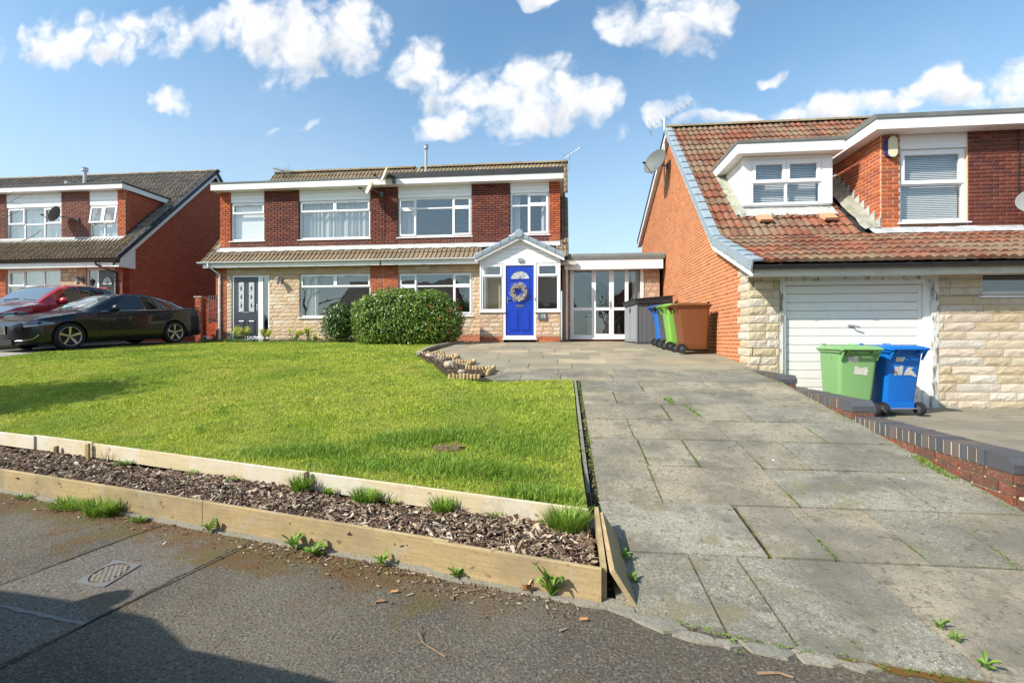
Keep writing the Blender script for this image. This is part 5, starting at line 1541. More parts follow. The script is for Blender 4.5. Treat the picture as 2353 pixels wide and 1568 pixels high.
def side_extension():
    Y = 15.40
    t = thing('side_extension', (1.6, Y, -.05), 'flat-roofed white glazed link building between the blue-door house and the orange brick gable', 'building')
    x0, x1 = .02, 3.14
    xd0, xd1 = at(1310, 0, Y)[0], at(1478, 0, Y)[0]; xs1 = at(1515, 0, Y)[0]
    core = MB(); core.use('mortar_stone')
    core.box(x0, xd0 - .001, Y, Y + .2, -.1, 2.42); core.box(xd1 + .001, xs1, Y, Y + .2, -.1, 2.42); core.box(x0, xs1, Y + .2, 20.0, 2.2, 2.42)
    core.box(xs1 - .2, xs1, Y + .2, 20, -.1, 2.2); core.box(x0, xs1 - .2, 19.8, 20, -.1, 2.2)
    core.build('wall', None, t)
    pc = Pieces()
    lay(pc, '-y', Y, [(x0 + .02, 0.02), (xd0 - .01, .02), (xd0 - .01, 2.38), (x0 + .02, 2.38)], [], 'rock', 'stone_buff', length=.3, rnd_len=(.2, .3), heights=[.15, .14, .16], course=.15, proud=.01)
    lay(pc, '-y', Y, [(xd1 + .01, 0.02), (xs1, .02), (xs1, 2.38), (xd1 + .01, 2.38)], [], 'rock', 'stone_buff', length=.4, rnd_len=(.18, .40), heights=[.30, .16, .22, .15], course=.2, proud=.012)
    lay(pc, '-y', Y + .02, [(xd0, -.10), (xd1, -.10), (xd1, .03), (xd0, .03)], [], 'brick', 'brick_face')
    pc.flush(t, 'stone', 'stones')
    # glazed doors: side light, two leaves, side light
    zb, zt_ = .035, 2.30
    f = MB(); f.ring(xd0, xd1, zb, zt_, .06, Y - .02, Y + .06); f.box(xd0, xd1, Y - .012, Y + .06, zt_ + .001, 2.42); f.box(xd0 - .02, xd1 + .02, Y - .07, Y - .021, zb - .02, zb + .02)
    fr = f.build('door_frame', 'white_upvc', t)
    W_ = xd1 - xd0
    def X(u): return at(u, 0, Y)[0]
    for (a, c, k) in ((1310 + 5, 1368, 's'), (1369, 1424, 'd'), (1425, 1482 - 14, 'd'), (1438, 0, '')):
        if not k: continue
    cells = [(xd0 + .06, xd0 + W_ * .315, .045, 'side_panel'), (xd0 + W_ * .318, xd0 + W_ * .566, .075, 'door_leaf'), (xd0 + W_ * .569, xd0 + W_ * .775, .062, 'door_leaf'), (xd0 + W_ * .778, xd1 - .06, .04, 'side_panel')]
    for (a, c, w, nm) in cells:
        zm = zb + .06 + (zt_ - zb - .12) * .41
        m = MB(); z0, z1 = zb + .062, zt_ - .062
        m.box(a, c, Y - .03, Y + .04, z0, z0 + w * 1.2); m.box(a, c, Y - .03, Y + .04, z1 - w, z1)
        m.box(a, a + w, Y - .03, Y + .04, z0 + w * 1.2, z1 - w); m.box(c - w, c, Y - .03, Y + .04, z0 + w * 1.2, z1 - w); m.box(a + w, c - w, Y - .03, Y + .04, zm - .045, zm + .045)
        o = m.build(nm, 'white_upvc', t)
        for (p, q) in ((z0 + w * 1.2 + .002, zm - .047), (zm + .047, z1 - w - .002)):
            g = MB(); g.box(a + w + .002, c - w - .002, Y + .0, Y + .008, p, q); g.build('pane', 'glass', o)
        if nm == 'door_leaf' and a < xd0 + W_ * .4:
            h = MB(); h.box(c - .05, c - .025, Y - .045, Y - .031, 1.0, 1.22); h.tube([(c - .037, Y - .04, 1.14), (c - .037, Y - .08, 1.14), (c - .16, Y - .08, 1.14)], .009, 6); h.build('handle', 'chrome', o)
    # room inside
    rm = MB(); rm.add([(x0, Y + .25, 0), (xs1 - .2, Y + .25, 0), (xs1 - .2, 19.7, 0), (x0, 19.7, 0), (x0, 19.7, 2.2), (xs1 - .2, 19.7, 2.2)], [(0, 1, 2, 3), (3, 2, 5, 4)]); rm.build('room_interior', 'room', t)
    cb = MB(); cb.box(.9, 1.75, 16.6, 17.3, .0, .55); cb.box(.9, 1.75, 17.1, 17.3, .55, .9); cb.build('armchair', 'cream_soffit', t)
    cv = MB(); n = 12; vs = []
    for i in range(n + 1):
        x = X(1456) + i * .018; vs += [(x, Y + .2 + .02 * math.sin(i * 1.7), .9), (x - .05 + i * .008, Y + .2 + .02 * math.sin(i * 1.7), 2.2)]
    cv.add(vs, [(2 * i, 2 * i + 2, 2 * i + 3, 2 * i + 1) for i in range(n)]); cv.build('curtain', 'curtain', t)
    # fascia and flat roof
    fa = MB(); fa.box(.10, 3.10, Y - .30, Y - .278, 2.19, 2.50); fa.build('fascia', 'white_board', t)
    so = MB(); so.box(.12, 3.08, Y - .277, Y - .022, 2.40, 2.412); so.build('soffit', 'white_board', t)
    rf = MB(); rf.prism([(Y - .33, 2.502), (20, 2.502), (20, 2.70), (Y - .2, 2.70), (Y - .33, 2.60)], 'x', .08, 3.15); rf.build('flat_roof', 'felt', t)
    # gutter corner and downpipe beside the porch
    hp = MB(); hp.box(-.05, .46, Y - .40, Y - .332, 2.33, 2.43); hp.build('gutter', 'cream_soffit', t)
    xp = at(1297, 0, Y - .2)[0]
    pipe(t, [(.42, Y - .36, 2.33), (.30, Y - .30, 2.26), (xp + .06, Y - .25, 2.20), (xp + .06, Y - .25, 0.0)], 'white_board')
    return t
side_extension()

def left_house():
    YG, YE, YU = 14.95, 14.6, 15.47
    ze, yr, zr = 2.72, 19.2, 7.22
    XV, XW = -14.80, -14.97
    def rz(y): return ze + (y - YE) * (zr - ze) / (yr - YE)
    XF = -27.0
    t = thing('dormer_house', (-18, YG, -.1), 'red brick gabled house at the far left with dark tiled roof and black gutter', 'house')
    pc = Pieces()
    wA = (at(14, 0, YU)[0], at(140.6, 0, YU)[0], at(78, 553, YU)[2], at(78, 476, YU)[2])
    wB = (at(205, 0, YU)[0], at(270, 0, YU)[0], at(238, 549, YU)[2], at(238, 471, YU)[2])
    zs = (wA[2] + wB[2]) / 2
    wA = (wA[0], wA[1], zs, wA[3]); wB = (wB[0], wB[1], zs, wB[3])
    gf = 5.30
    xr_ = -15.38; xl_ = XF
    core = MB(); core.use('mortar_dark')
    holes = [(wA[0], wA[1], wA[2], gf + .1), (wB[0], wB[1], wB[2], gf + .1)]
    wall_core(core, '-y', YU, [(xl_, 3.0), (xr_, 3.0), (xr_, gf), (xl_, gf)], holes, .25)
    wC = (at(14, 0, YG)[0], at(139, 0, YG)[0], .95, at(78, 619, YG)[2])
    dD = (at(198, 0, YG)[0], at(264, 0, YG)[0], -.1, at(230, 616, YG)[2])
    core.use('mortar_stone'); wall_core(core, '-y', YG, [(xl_, -.1), (XW, -.1), (XW, 2.6), (xl_, 2.6)], [wC, dD], .25)
    gpoly = [(YG + .01, -.1), (23.4, -.1), (23.4, ze - .2), (yr, zr - .12), (YG + .01, ze + .22)]
    core.use('mortar_red'); wall_core(core, '+x', XW, gpoly, [], .22)
    core.use('brick_red'); core.box(xl_, XW - .3, YG + .25, YU, 2.5, 2.6); core.box(xl_, XW, 23.2, 23.4, -.1, ze - .2)
    core.build('wall', None, t)
    lay(pc, '+x', XW, [(YG + .0, -.05), (23.3, -.05), (23.3, ze - .2), (yr, zr - .16), (YG + .0, ze + .2)], [], 'box', 'brick_red', proud=.006)
    x2 = wB[1]
    for (a, c, m_) in ((xl_ + 5, wA[0], 'brick_dark'), (wA[1], wB[0], 'brick_dark'), (x2, xr_, 'brick_face')):
        lay(pc, '-y', YU, [(a, 3.25), (c, 3.25), (c, gf), (a, gf)], [], 'brick', m_)
    # cheek of the dormer, facing the drive
    ck = MB(); ck.prism([(YU + .25, 3.1), (YU + .25, gf), (17.4, gf), (17.1, rz(17.1)), (YU + .25, rz(YU + .25))], 'x', xr_ - .2, xr_); ck.build('dormer_cheek', 'mortar_red', t)
    lay(pc, '+x', xr_, [(YU + .0, rz(YU) - .1), (17.1, rz(17.1) - .1), (17.3, gf), (YU + .0, gf)], [], 'box', 'brick_red', proud=.006)
    # ground floor masonry
    lay(pc, '-y', YG, [(xl_ + 7, 0), (wC[0], 0), (wC[0], 2.55), (xl_ + 7, 2.55)], [], 'brick', 'brick_face')
    lay(pc, '-y', YG, [(wC[0], .05), (dD[1], .05), (dD[1], 2.55), (wC[0], 2.55)], [wC, dD], 'rock', 'stone_buff', length=.5, rnd_len=(.25, .55), heights=[.14, .15], course=.145, proud=.012)
    lay(pc, '-y', YG, [(dD[1], -.05), (XW, -.05), (XW, 2.55), (dD[1], 2.55)], [], 'brick', 'brick_face')
    window(t, wA, YU, [(0, .31, .5, 1, 'c'), (0, .31, 0, .5, 'f'), (.31, .68, 0, .5, 'f'), (.31, .68, .5, 1, 'f'), (.68, 1, .5, 1, 'c'), (.68, 1, 0, .5, 'f')], content='sheer', glass='glass_bright')
    wb = window(t, wB, YU, [(0, .5, 0, .45, 'f'), (.5, 1, 0, .45, 'f')], content='blinds', glass='glass_bright')
    # two open top casements
    xm = (wB[0] + wB[1]) / 2; zm = wB[2] + (wB[3] - wB[2]) * .47
    for (a, c) in ((wB[0] + .04, xm - .01), (xm + .01, wB[1] - .04)):
        s = MB(); s.ring(a, c, zm, wB[3] - .03, .055, 0, .05); s.xf(Matrix.Translation((0, YU + .03, wB[3] - .03)) @ Matrix.Rotation(R(-9), 4, 'X') @ Matrix.Translation((0, 0, -(wB[3] - .03))))
        so = s.build('open_sash', 'white_upvc', wb)
        g = MB(); g.box(a + .056, c - .056, .02, .03, zm + .056, wB[3] - .086); g.xf(Matrix.Translation((0, YU + .03, wB[3] - .03)) @ Matrix.Rotation(R(-9), 4, 'X') @ Matrix.Translation((0, 0, -(wB[3] - .03)))); g.build('pane', 'glass_bright', wb)
    window(t, wC, YG, [(0, .31, .62, 1, 'c'), (0, .31, 0, .62, 'f'), (.31, .68, 0, .62, 'f'), (.31, .68, .62, 1, 'f'), (.68, 1, .62, 1, 'f'), (.68, 1, 0, .62, 'f')], content='sheer', glass='glass_bright')
    for w in (wA, wB): cladding(t, w[0], w[1], YU + .02, w[3] + .002, gf, .17)
    # door with side light
    y = YG + .04; f = MB(); f.box(dD[0], dD[1], y, y + .07, dD[3] - .05, dD[3]); f.box(dD[0], dD[0] + .05, y, y + .07, -.1, dD[3] - .05); f.box(dD[1] - .05, dD[1], y, y + .07, -.1, dD[3] - .05)
    xq = dD[0] + (dD[1] - dD[0]) * .38; f.box(xq - .04, xq + .03, y, y + .07, -.1, dD[3] - .05); fo = f.build('door_frame', 'white_upvc', t)
    g = MB(); g.box(dD[0] + .052, xq - .042, y + .03, y + .038, 0, dD[3] - .052); g.build('side_light', 'glass', fo)
    panel_door(t, xq + .033, dD[1] - .053, y + .015, .02, dD[3] - .055, 'door_dark', [(.14, .44, .06, .34), (.56, .86, .06, .34)], arch=(.78, .36, .13))
    hb = MB(); hb.box(dD[0], dD[1], YG + .8, YG + .85, -.1, 2.4); hb.build('hall', 'room', t)
    # roof
    d = MB()
    d.prism([(YE - .02, ze - .05), (YU, rz(YU) - .05), (YU, rz(YU) - .1), (YE + .02, ze - .1)], 'x', xl_, XV - .02)
    d.prism([(17.2, rz(17.2) - .05), (yr, zr - .05), (yr + 4.6, ze - .05), (yr + 4.6, ze - .12), (yr, zr - .12), (17.2, rz(17.2) - .12)], 'x', xl_, XV - .02)
    d.prism([(YE - .02, ze - .05), (17.3, rz(17.3) - .05), (17.3, rz(17.3) - .12), (YE + .02, ze - .12)], 'x', xr_, XV - .02)
    d.build('roof', 'felt_black', t)
    tile_plane(pc, ((YE - .05, ze), (YU - .02, rz(YU - .02))), 'deep', 'tile_mid', .30, .34, xl_ + 6, XV)
    tile_plane(pc, ((YU - .02, rz(YU - .02)), (17.0, rz(17.0))), 'deep', 'tile_left', .28, .34, xr_ + .02, XV)
    tile_plane(pc, ((17.0, rz(17.0)), (yr, zr)), 'deep', 'tile_left', .30, .34, xl_ + 1.5, XV)
    x = xl_ + 1.5
    while x < XV: pc.add('ridge', basis(Vector((.46, 0, 0)), Vector((0, .26, 0)), Vector((0, 0, .22)), Vector((x, yr, zr + .01))), 'tile_left'); x += .46
    pc.flush(t, 'brick', 'bricks_and_tiles')
    # verge, barge boards, box end
    def verge(ya, za, yb, zb):
        dd = Vector((0, yb - ya, zb - za)); L_ = dd.length; n = max(1, int(L_ / .34)); dd /= L_
        for k in range(n):
            p = Vector((0, ya, za)) + dd * (L_ * k / n); q = Vector((0, ya, za)) + dd * (L_ * (k + 1) / n + .03)
            b = MB(); b.hexa([(XV - .10, p.y, p.z + .045), (XV + .045, p.y, p.z + .045), (XV + .045, q.y, q.z + .035), (XV - .10, q.y, q.z + .035),
                              (XV - .10, p.y, p.z + .095), (XV + .045, p.y, p.z + .095), (XV + .045, q.y, q.z + .075), (XV - .10, q.y, q.z + .075)])
            b.hexa([(XV + .02, p.y, p.z - .09), (XV + .045, p.y, p.z - .09), (XV + .045, q.y, q.z - .09), (XV + .02, q.y, q.z - .09),
                    (XV + .02, p.y, p.z + .044), (XV + .045, p.y, p.z + .044), (XV + .045, q.y, q.z + .034), (XV + .02, q.y, q.z + .034)])
            b.build('verge_unit', 'verge_dark', t)
    verge(YE - .05, ze, yr, zr); verge(yr + 4.6, ze, yr, zr)
    bb = MB()
    for (ya, yb) in ((YE + .1, yr), (yr + 4.5, yr)):
        za_ = rz(ya) if ya < yr else zr - (ya - yr) * (zr - ze) / 4.6
        bb.hexa([(XV - .03, ya, za_ - .24), (XV + .0, ya, za_ - .24), (XV + .0, yb, zr - .24), (XV - .03, yb, zr - .24), (XV - .03, ya, za_ - .06), (XV + .0, ya, za_ - .06), (XV + .0, yb, zr - .06), (XV - .03, yb, zr - .06)])
    bb.build('barge_board', 'white_board', t)
    be = MB(); be.prism([(YE + .03, 2.46), (YG + .32, 2.46), (YG + .32, rz(YG + .32) - .26), (YE + .1, rz(YE) - .12)], 'x', XV - .2, XV + .004); be.build('box_end', 'white_board', t)
    fa = MB(); fa.box(xl_, XV - .21, YE + .03, YE + .05, 2.46, 2.66); fa.build('fascia', 'white_board', t)
    so = MB(); so.box(xl_, XV - .21, YE + .051, YG - .001, 2.47, 2.48); so.build('soffit', 'white_board', t)
    gutter(t, xl_, XV + .02, YE - .05, 2.69, 'black_plastic', .8)
    xp = at(267, 0, YG - .05)[0]
    pipe(t, [(xp - .42, YE - .05, 2.62), (xp - .40, YE - .04, 2.52), (xp, YG - .05, 2.30), (xp, YG - .05, -.05)], 'black_plastic')
    # dormer roof edge
    f = MB(); f.box(xl_, xr_ + .12, YU - .25, YU - .228, gf - .01, gf + .16); f.box(xr_ + .098, xr_ + .12, YU - .227, 17.45, gf - .01, gf + .16); f.build('fascia', 'white_board', t)
    g = MB(); g.prism([(YU - .28, gf + .163), (17.6, gf + .163), (17.6, gf + .23), (YU - .28, gf + .22)], 'x', xl_, xr_ + .14); g.build('flat_roof', 'felt_black', t)
    s = MB(); s.box(xl_, xr_ + .097, YU - .227, YU + .1, gf - .004, gf + .004); s.build('soffit', 'white_board', t)
    fl = MB(); n = 70; rr = random.Random(2); vs = []
    for i in range(n + 1):
        x = -24 + (xr_ + 24) * i / n; z = rz(YU)
        vs += [(x, YU - .02, z + .10), (x, YU - .05, z + .06), (x, YU - .24, z - .14 + rr.uniform(-.01, .01))]
    fl.add(vs, [(i * 3 + j, (i + 1) * 3 + j, (i + 1) * 3 + j + 1, i * 3 + j + 1) for i in range(n) for j in range(2)])
    fl.build('lead_flashing', 'lead_pale', t)
    # stepped lead along the cheek
    n = 18
    for k in range(n):
        y0 = YU + .05 + k * (17.0 - YU) / n; y1 = y0 + (17.0 - YU) / n + .02; z = rz(y0)
        b = MB(); b.hexa([(xr_ + .010 + .002 * (k % 2), y0, z), (xr_ + .016 + .002 * (k % 2), y0, z), (xr_ + .016 + .002 * (k % 2), y1, rz(y1)), (xr_ + .010 + .002 * (k % 2), y1, rz(y1)), (xr_ + .010, y0, z + .24), (xr_ + .016, y0, z + .24), (xr_ + .016, y1, z + .17), (xr_ + .010, y1, z + .17)])
        b.build('step_flashing', 'verge_dark', t)
    flue(t, at(195, 0, 18.6)[0], 18.6, rz(18.6), 7.38, .07, 'metal_grey'); 
    xk = at(158, 0, 17.9)[0]
    flue(t, xk, 17.9, rz(17.9), 6.55, .085, 'metal_grey')
    return t
left_house()
def right_house():
    YG, YE = 8.55, 8.10
    XV, XW = 3.08, 3.19
    yk, zk, yr, zr, ze = 10.10, 2.05, 14.5, 6.20, 1.24
    base = -1.2
    XE = 14.0
    t = thing('garage_house', (8.0, YG, -1.12), 'orange brick house at the right with red tiled roof and white garage door', 'house')
    def rz(y):
        if y < yk: return ze + (y - YE) * (zk - ze) / (yk - YE)
        if y < yr: return zk + (y - yk) * (zr - zk) / (yr - yk)
        return zr - (y - yr) * (zr - 3.92) / (19.8 - yr)
    pc = Pieces()
    core = MB()
    # gable wall
    gp_ = [(YG, base), (19.55, base), (19.55, 3.95), (yr, zr - .12), (yk, zk - .12), (YG, rz(YG) - .12)]
    core.use('mortar'); wall_core(core, '-x', XW, gp_, [], .22)
    qz = .13
    lay(pc, '-x', XW, [(YG + .38, -.42), (19.5, -.42), (19.5, 3.95), (yr, zr - .14), (yk, zk - .14), (YG + .38, rz(YG + .38) - .14)], [], 'box', 'brick_orange', proud=.006, z0=-.42)
    lay(pc, '-x', XW, [(YG + .45, base), (13, base), (13, -.42), (YG + .45, -.42)], [], 'box', 'brick_low', proud=.006, z0=-.42)
    z = -.56; i = 0; rr = random.Random(8)
    while z < rz(YG) - .3:
        L_ = .52 if i % 2 == 0 else .40
        lay(pc, '-x', XW - .012, [(YG - .01, z), (YG - .01 + L_ + rr.uniform(-.04, .04), z), (YG - .01 + L_, z + .14), (YG - .01, z + .14)], [], 'rock', 'stone_grey', length=2, course=.14, z0=z, proud=.022, stagger=lambda i: 0)
        z += .14; i += 1
    # front wall
    gx0, gx1 = at(1791, 0, YG)[0], at(2155, 0, YG)[0]
    gz1 = at(2000, 640, YG)[2]
    wx0 = at(2255, 0, YG)[0]; wz0, wz1 = at(2300, 676, YG)[2], at(2300, 622, YG)[2]
    holes = [(gx0, gx1, base - .1, 1.10), (wx0, wx0 + 1.8, wz0, wz1)]
    core.use('mortar_stone'); wall_core(core, '-y', YG, [(XW, base), (XE, base), (XE, 1.12), (XW, 1.12)], holes, .22)
    lay(pc, '-y', YG, [(XW - .02, -1.16), (gx0, -1.16), (gx0, 1.10), (XW - .02, 1.10)], [], 'rock', 'stone_grey', length=.45, rnd_len=(.20, .42), heights=[.142], course=.142, proud=.026)
    lay(pc, '-y', YG, [(gx1, -1.16), (XE, -1.16), (XE, 1.10), (gx1, 1.10)], holes, 'rock', 'stone_grey', length=.7, rnd_len=(.34, .78), heights=[.142], course=.142, proud=.022)
    # big brick dormer
    YD = 10.22; xd = at(2023, 0, YD)[0]; gf = 4.10
    wx = rect(2067, 340, 2222, 508, YD)
    W_ = (wx[0], wx[1], wx[2], wx[3])
    hd = [(W_[0], W_[1], W_[2], gf + .1)]
    core.use('mortar'); wall_core(core, '-y', YD, [(xd, 1.9), (XE, 1.9), (XE, gf), (xd, gf)], hd, .22)
    core.prism([(YD + .22, 1.9), (YD + .22, gf), (12.6, gf), (12.6, rz(12.6) - .3)], 'x', xd, xd + .2)
    core.box(XW + .3, XE, 19.3, 19.5, base, 3.8)
    core.build('wall', None, t)
    lay(pc, '-y', YD, [(xd, 2.12), (W_[0], 2.12), (W_[0], gf), (xd, gf)], [], 'brick', 'brick_face')
    lay(pc, '-y', YD, [(W_[0], 2.12), (W_[1], 2.12), (W_[1], W_[2] - .05), (W_[0], W_[2] - .05)], [], 'brick', 'brick_dark')
    lay(pc, '-y', YD - .01, [(W_[1], 2.12), (XE, 2.12), (XE, gf), (W_[1], gf)], [], 'brick', 'brick_dark')
    lay(pc, '-x', xd, [(YD, rz(YD)), (12.55, rz(12.55)), (12.55, gf), (YD, gf)], [], 'brick', 'brick_face')
    window(t, W_, YD, [(0, 1, 0, .52, 'f'), (0, 1, .52, 1, 'c')], content='blinds', glass='glass', sash=.07)
    cladding(t, W_[0], W_[1], YD + .02, W_[3] + .002, gf, .26)
    # window beside the garage
    window(t, (wx0, wx0 + 1.8, wz0, wz1), YG, [(0, 1, 0, 1, 'f')], content=None)
    # garage door: frame, weathered posts, ribbed leaf
    f = MB(); y = YG + .02
    f.box(gx0, gx0 + .05, y - .03, y + .08, base, 1.10); f.box(gx0, gx1, y - .029, y + .078, gz1, 1.098) if False else None
    f.box(gx1 - .09, gx1, y - .03, y + .08, base, 1.10); f.box(gx0 + .05, gx1 - .09, y - .028, y + .08, gz1 - .02, 1.10)
    fr = f.build('garage_frame', 'old_paint', t)
    f2 = MB(); f2.box(gx0 + .052, gx0 + .10, y + .0, y + .09, base, gz1 - .022); f2.box(gx1 - .19, gx1 - .092, y + .03, y + .12, base, gz1 - .022); f2.box(gx0 + .1, gx1 - .19, y + .0, y + .09, gz1 - .09, gz1 - .022)
    f2.build('inner_frame', 'white_board', fr)
    dx0, dx1, dz0, dz1 = gx0 + .105, gx1 - .195, -1.10, gz1 - .095
    dl = MB(); dl.box(dx0, dx1, y + .09, y + .10, dz0, dz1); dl.box(dx1 - .06, dx1, y + .062, y + .089, dz0, dz1); dl.box(dx0, dx0 + .03, y + .062, y + .089, dz0, dz1)
    g = dl.build('garage_door', 'white_garage', t)
    n = 14; hgt = (dz1 - dz0) / n
    for k in range(n):
        a, c = dz0 + k * hgt, dz0 + (k + 1) * hgt
        m = MB(); m.prism([(y + .066, a + .012), (y + .089, a), (y + .089, c - .001), (y + .066, c - .004), (y + .062, c - .02)], 'x', dx0 + .032, dx1 - .062); m.build('door_rib', 'white_garage', g)
    hx, hz = at(1963, 0, YG)[0], at(1963, 748, YG)[2]
    h = MB(); h.box(hx - .06, hx + .02, y + .045, y + .061, hz - .02, hz + .02); h.tube([(hx, y + .045, hz), (hx, y + .0, hz), (hx + .09, y - .01, hz - .02)], .012, 6); h.build('handle', 'metal_grey', g)
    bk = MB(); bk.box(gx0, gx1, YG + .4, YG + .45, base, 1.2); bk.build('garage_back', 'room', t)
    # small white dormer
    ys = 10.78; a0, a1 = at(1707, 0, ys)[0], at(1912, 0, ys)[0]; zb_ = at(1800, 470, ys)[2]; zt_ = 3.93
    b = MB(); b.prism([(ys + .10, rz(ys + .1) - .3), (ys + .10, zt_), (12.3, zt_), (12.3, rz(12.3) - .2)], 'x', a0 + .02, a0 + .05); b.prism([(ys + .10, rz(ys + .1) - .3), (ys + .10, zt_), (12.3, zt_), (12.3, rz(12.3) - .2)], 'x', a1 - .05, a1 - .02)
    b.build('dormer_cheek', 'white_upvc', t)
    ck = MB(); z = rz(ys) - .1
    while z < zt_ - .05:
        yb = 12.25 if z > rz(12.2) else yk + (z - zk) * (yr - yk) / (zr - zk)
        if yb > ys + .12:
            ck.prism([(a0 + .006, z), (a0 + .02, z), (a0 + .02, z + .095), (a0 + .014, z + .095)], 'y', ys + .1, min(yb + .15, 12.25))
        z += .1
    ck.build('cheek_cladding', 'white_upvc', t)
    w0 = at(1724, 0, ys)[0]; w1 = at(1889, 0, ys)[0]
    fm = MB(); fm.box(a0, w0, ys, ys + .1, zb_, zt_); fm.box(w1, a1, ys, ys + .1, zb_, zt_); fm.box(w0, w1, ys, ys + .1, zt_ - .07, zt_); fm.box(a0 + .02, a1 - .02, ys + .03, ys + .9, zb_ - .03, zb_ - .001); fm.build('dormer_front', 'white_upvc', t)
    window(t, (w0, w1, zb_, zt_ - .072), ys, [(0, .5, 0, .48, 'f'), (.5, 1, 0, .48, 'f'), (0, .5, .48, 1, 'c'), (.5, 1, .48, 1, 'c')], rec=.01, content='blinds', sill=False, deep=1.0, sash=.065)
    felt_roof_edge(t, 3.70, a1 + .02 + .10, ys - .22, 12.35, zt_ + .002, 4.14, 4.22)
    # big dormer roof
    xf0 = 6.04
    f = MB(); f.box(xf0, XE, YD - .32, YD - .298, 4.05, 4.25); f.box(xf0, xf0 + .022, YD - .297, 12.45, 4.05, 4.25); f.build('fascia', 'white_board', t)
    g = MB(); g.prism([(YD - .34, 4.252), (12.8, 4.252), (12.8, 4.36), (YD - .28, 4.36), (YD - .34, 4.33)], 'x', xf0 - .02, XE); g.build('flat_roof', 'felt', t)
    s = MB(); s.box(xf0 + .023, XE, YD - .297, YD - .002, 4.056, 4.064); s.box(xf0 + .023, xd - .001, YD - .0, 12.4, 4.056, 4.064); s.build('soffit', 'white_board', t)
    # roof deck
    d = MB()
    d.prism([(YE - .02, ze - .05), (yk, zk - .05), (yk, zk - .1), (YE + .02, ze - .1)], 'x', XV, XE)
    d.prism([(yk, zk - .05), (yk + .68, rz(yk + .68) - .05), (yk + .68, rz(yk + .68) - .1), (yk, zk - .1)], 'x', XV, xd + .02)
    d.prism([(yk, zk - .05), (12.3, rz(12.3) - .05), (12.3, rz(12.3) - .1), (yk, zk - .1)], 'x', XV, a0 + .02)
    d.prism([(yk + .6, rz(yk + .6) - .05), (12.3, rz(12.3) - .05), (12.3, rz(12.3) - .1), (yk + .6, rz(yk + .6) - .1)], 'x', a1 - .02, xd + .02)
    d.prism([(12.25, rz(12.25) - .05), (yr, zr - .05), (19.8, 3.88), (19.8, 3.8), (yr, zr - .12), (12.25, rz(12.25) - .12)], 'x', XV, XE)
    d.build('roof', 'felt_black', t)
    keep = lambda x, y, z: not ((a0 + .02 < x < a1 - .02 and y > ys + .0) and y < 12.2) and not (x > xd - .30 and YD - .1 < y < 12.5)
    G = .345
    tile_plane(pc, ((YE - .05, ze), (yk, zk)), 'roman', 'tile_red', .30, G, XV + .10, XE, jitter=.012)
    tile_plane(pc, ((yk, zk), (yr, zr)), 'roman', 'tile_red', .30, G, XV + .10, XE, keep=keep, jitter=.012)
    x = XV + .2
    while x < XE: pc.add('ridge', basis(Vector((.46, 0, 0)), Vector((0, .25, 0)), Vector((0, 0, .22)), Vector((x, yr, zr + .015))), 'tile_lichen'); x += .46
    pc.flush(t)
    # verge units down the gable, barge boards
    def verge(ya, yb, n):
        for k in range(n):
            y0 = ya + (yb - ya) * k / n; y1 = ya + (yb - ya) * (k + 1) / n
            z0, z1 = rz(y0), rz(y1)
            nn = Vector((0, -(z1 - z0), y1 - y0)).normalized()
            P = lambda x, y, z, o: (x, y + nn.y * o, z + nn.z * o)
            b = MB()
            b.hexa([P(XV - .055, y0, z0, -.10), P(XV - .03, y0, z0, -.10), P(XV - .03, y1, z1, -.115), P(XV - .055, y1, z1, -.115),
                    P(XV - .055, y0, z0, .075), P(XV - .03, y0, z0, .085), P(XV - .03, y1, z1, .06), P(XV - .055, y1, z1, .05)])
            b.hexa([P(XV - .03, y0, z0, .045), P(XV + .11, y0, z0, .055), P(XV + .11, y1, z1, .03), P(XV - .03, y1, z1, .02),
                    P(XV - .03, y0, z0, .085), P(XV + .11, y0, z0, .09), P(XV + .11, y1, z1, .065), P(XV - .03, y1, z1, .06)])
            b.build('verge_unit', 'verge_grey', t)
    verge(YE - .08, yk, 6); verge(yk, yr, 17)
    def verge_b(ya, yb, n):
        b = MB()
        b.hexa([(XV - .05, ya, rz(ya) - .06), (XV + .05, ya, rz(ya) - .06), (XV + .05, yb, rz(yb) - .06), (XV - .05, yb, rz(yb) - .06), (XV - .05, ya, rz(ya) + .07), (XV + .05, ya, rz(ya) + .07), (XV + .05, yb, rz(yb) + .07), (XV - .05, yb, rz(yb) + .07)])
        b.build('verge_unit', 'verge_dark', t)
    verge_b(yr, 19.8, 1)
    bb = MB()
    for (ya, yb) in ((YE + .02, yk), (yk, yr), (yr, 19.78)):
        za, zb2 = rz(ya), rz(yb)
        dk = .22
        bb.hexa([(XV - .03, ya, za - dk), (XV + .0, ya, za - dk), (XV + .0, yb, zb2 - dk), (XV - .03, yb, zb2 - dk), (XV - .03, ya, za - .07), (XV + .0, ya, za - .07), (XV + .0, yb, zb2 - .07), (XV - .03, yb, zb2 - .07)])
        bb.hexa([(XV + .001, ya, za - dk + .02), (XW + .01, ya, za - dk + .02), (XW + .01, yb, zb2 - dk + .02), (XV + .001, yb, zb2 - dk + .02), (XV + .001, ya, za - dk + .035), (XW + .01, ya, za - dk + .035), (XW + .01, yb, zb2 - dk + .035), (XV + .001, yb, zb2 - dk + .035)])
    bb.build('barge_board', 'white_board', t)
    fa = MB(); fa.box(XV + .02, XE, YE + .04, YE + .062, 1.03, 1.19); fa.build('fascia', 'cream_soffit', t)
    so = MB(); so.box(XV + .02, XE, YE + .063, YG + .0, 1.05, 1.062); so.build('soffit', 'cream_soffit', t)
    gutter(t, XV - .02, XE, YE - .02, 1.20, 'black_plastic', .95, .06)
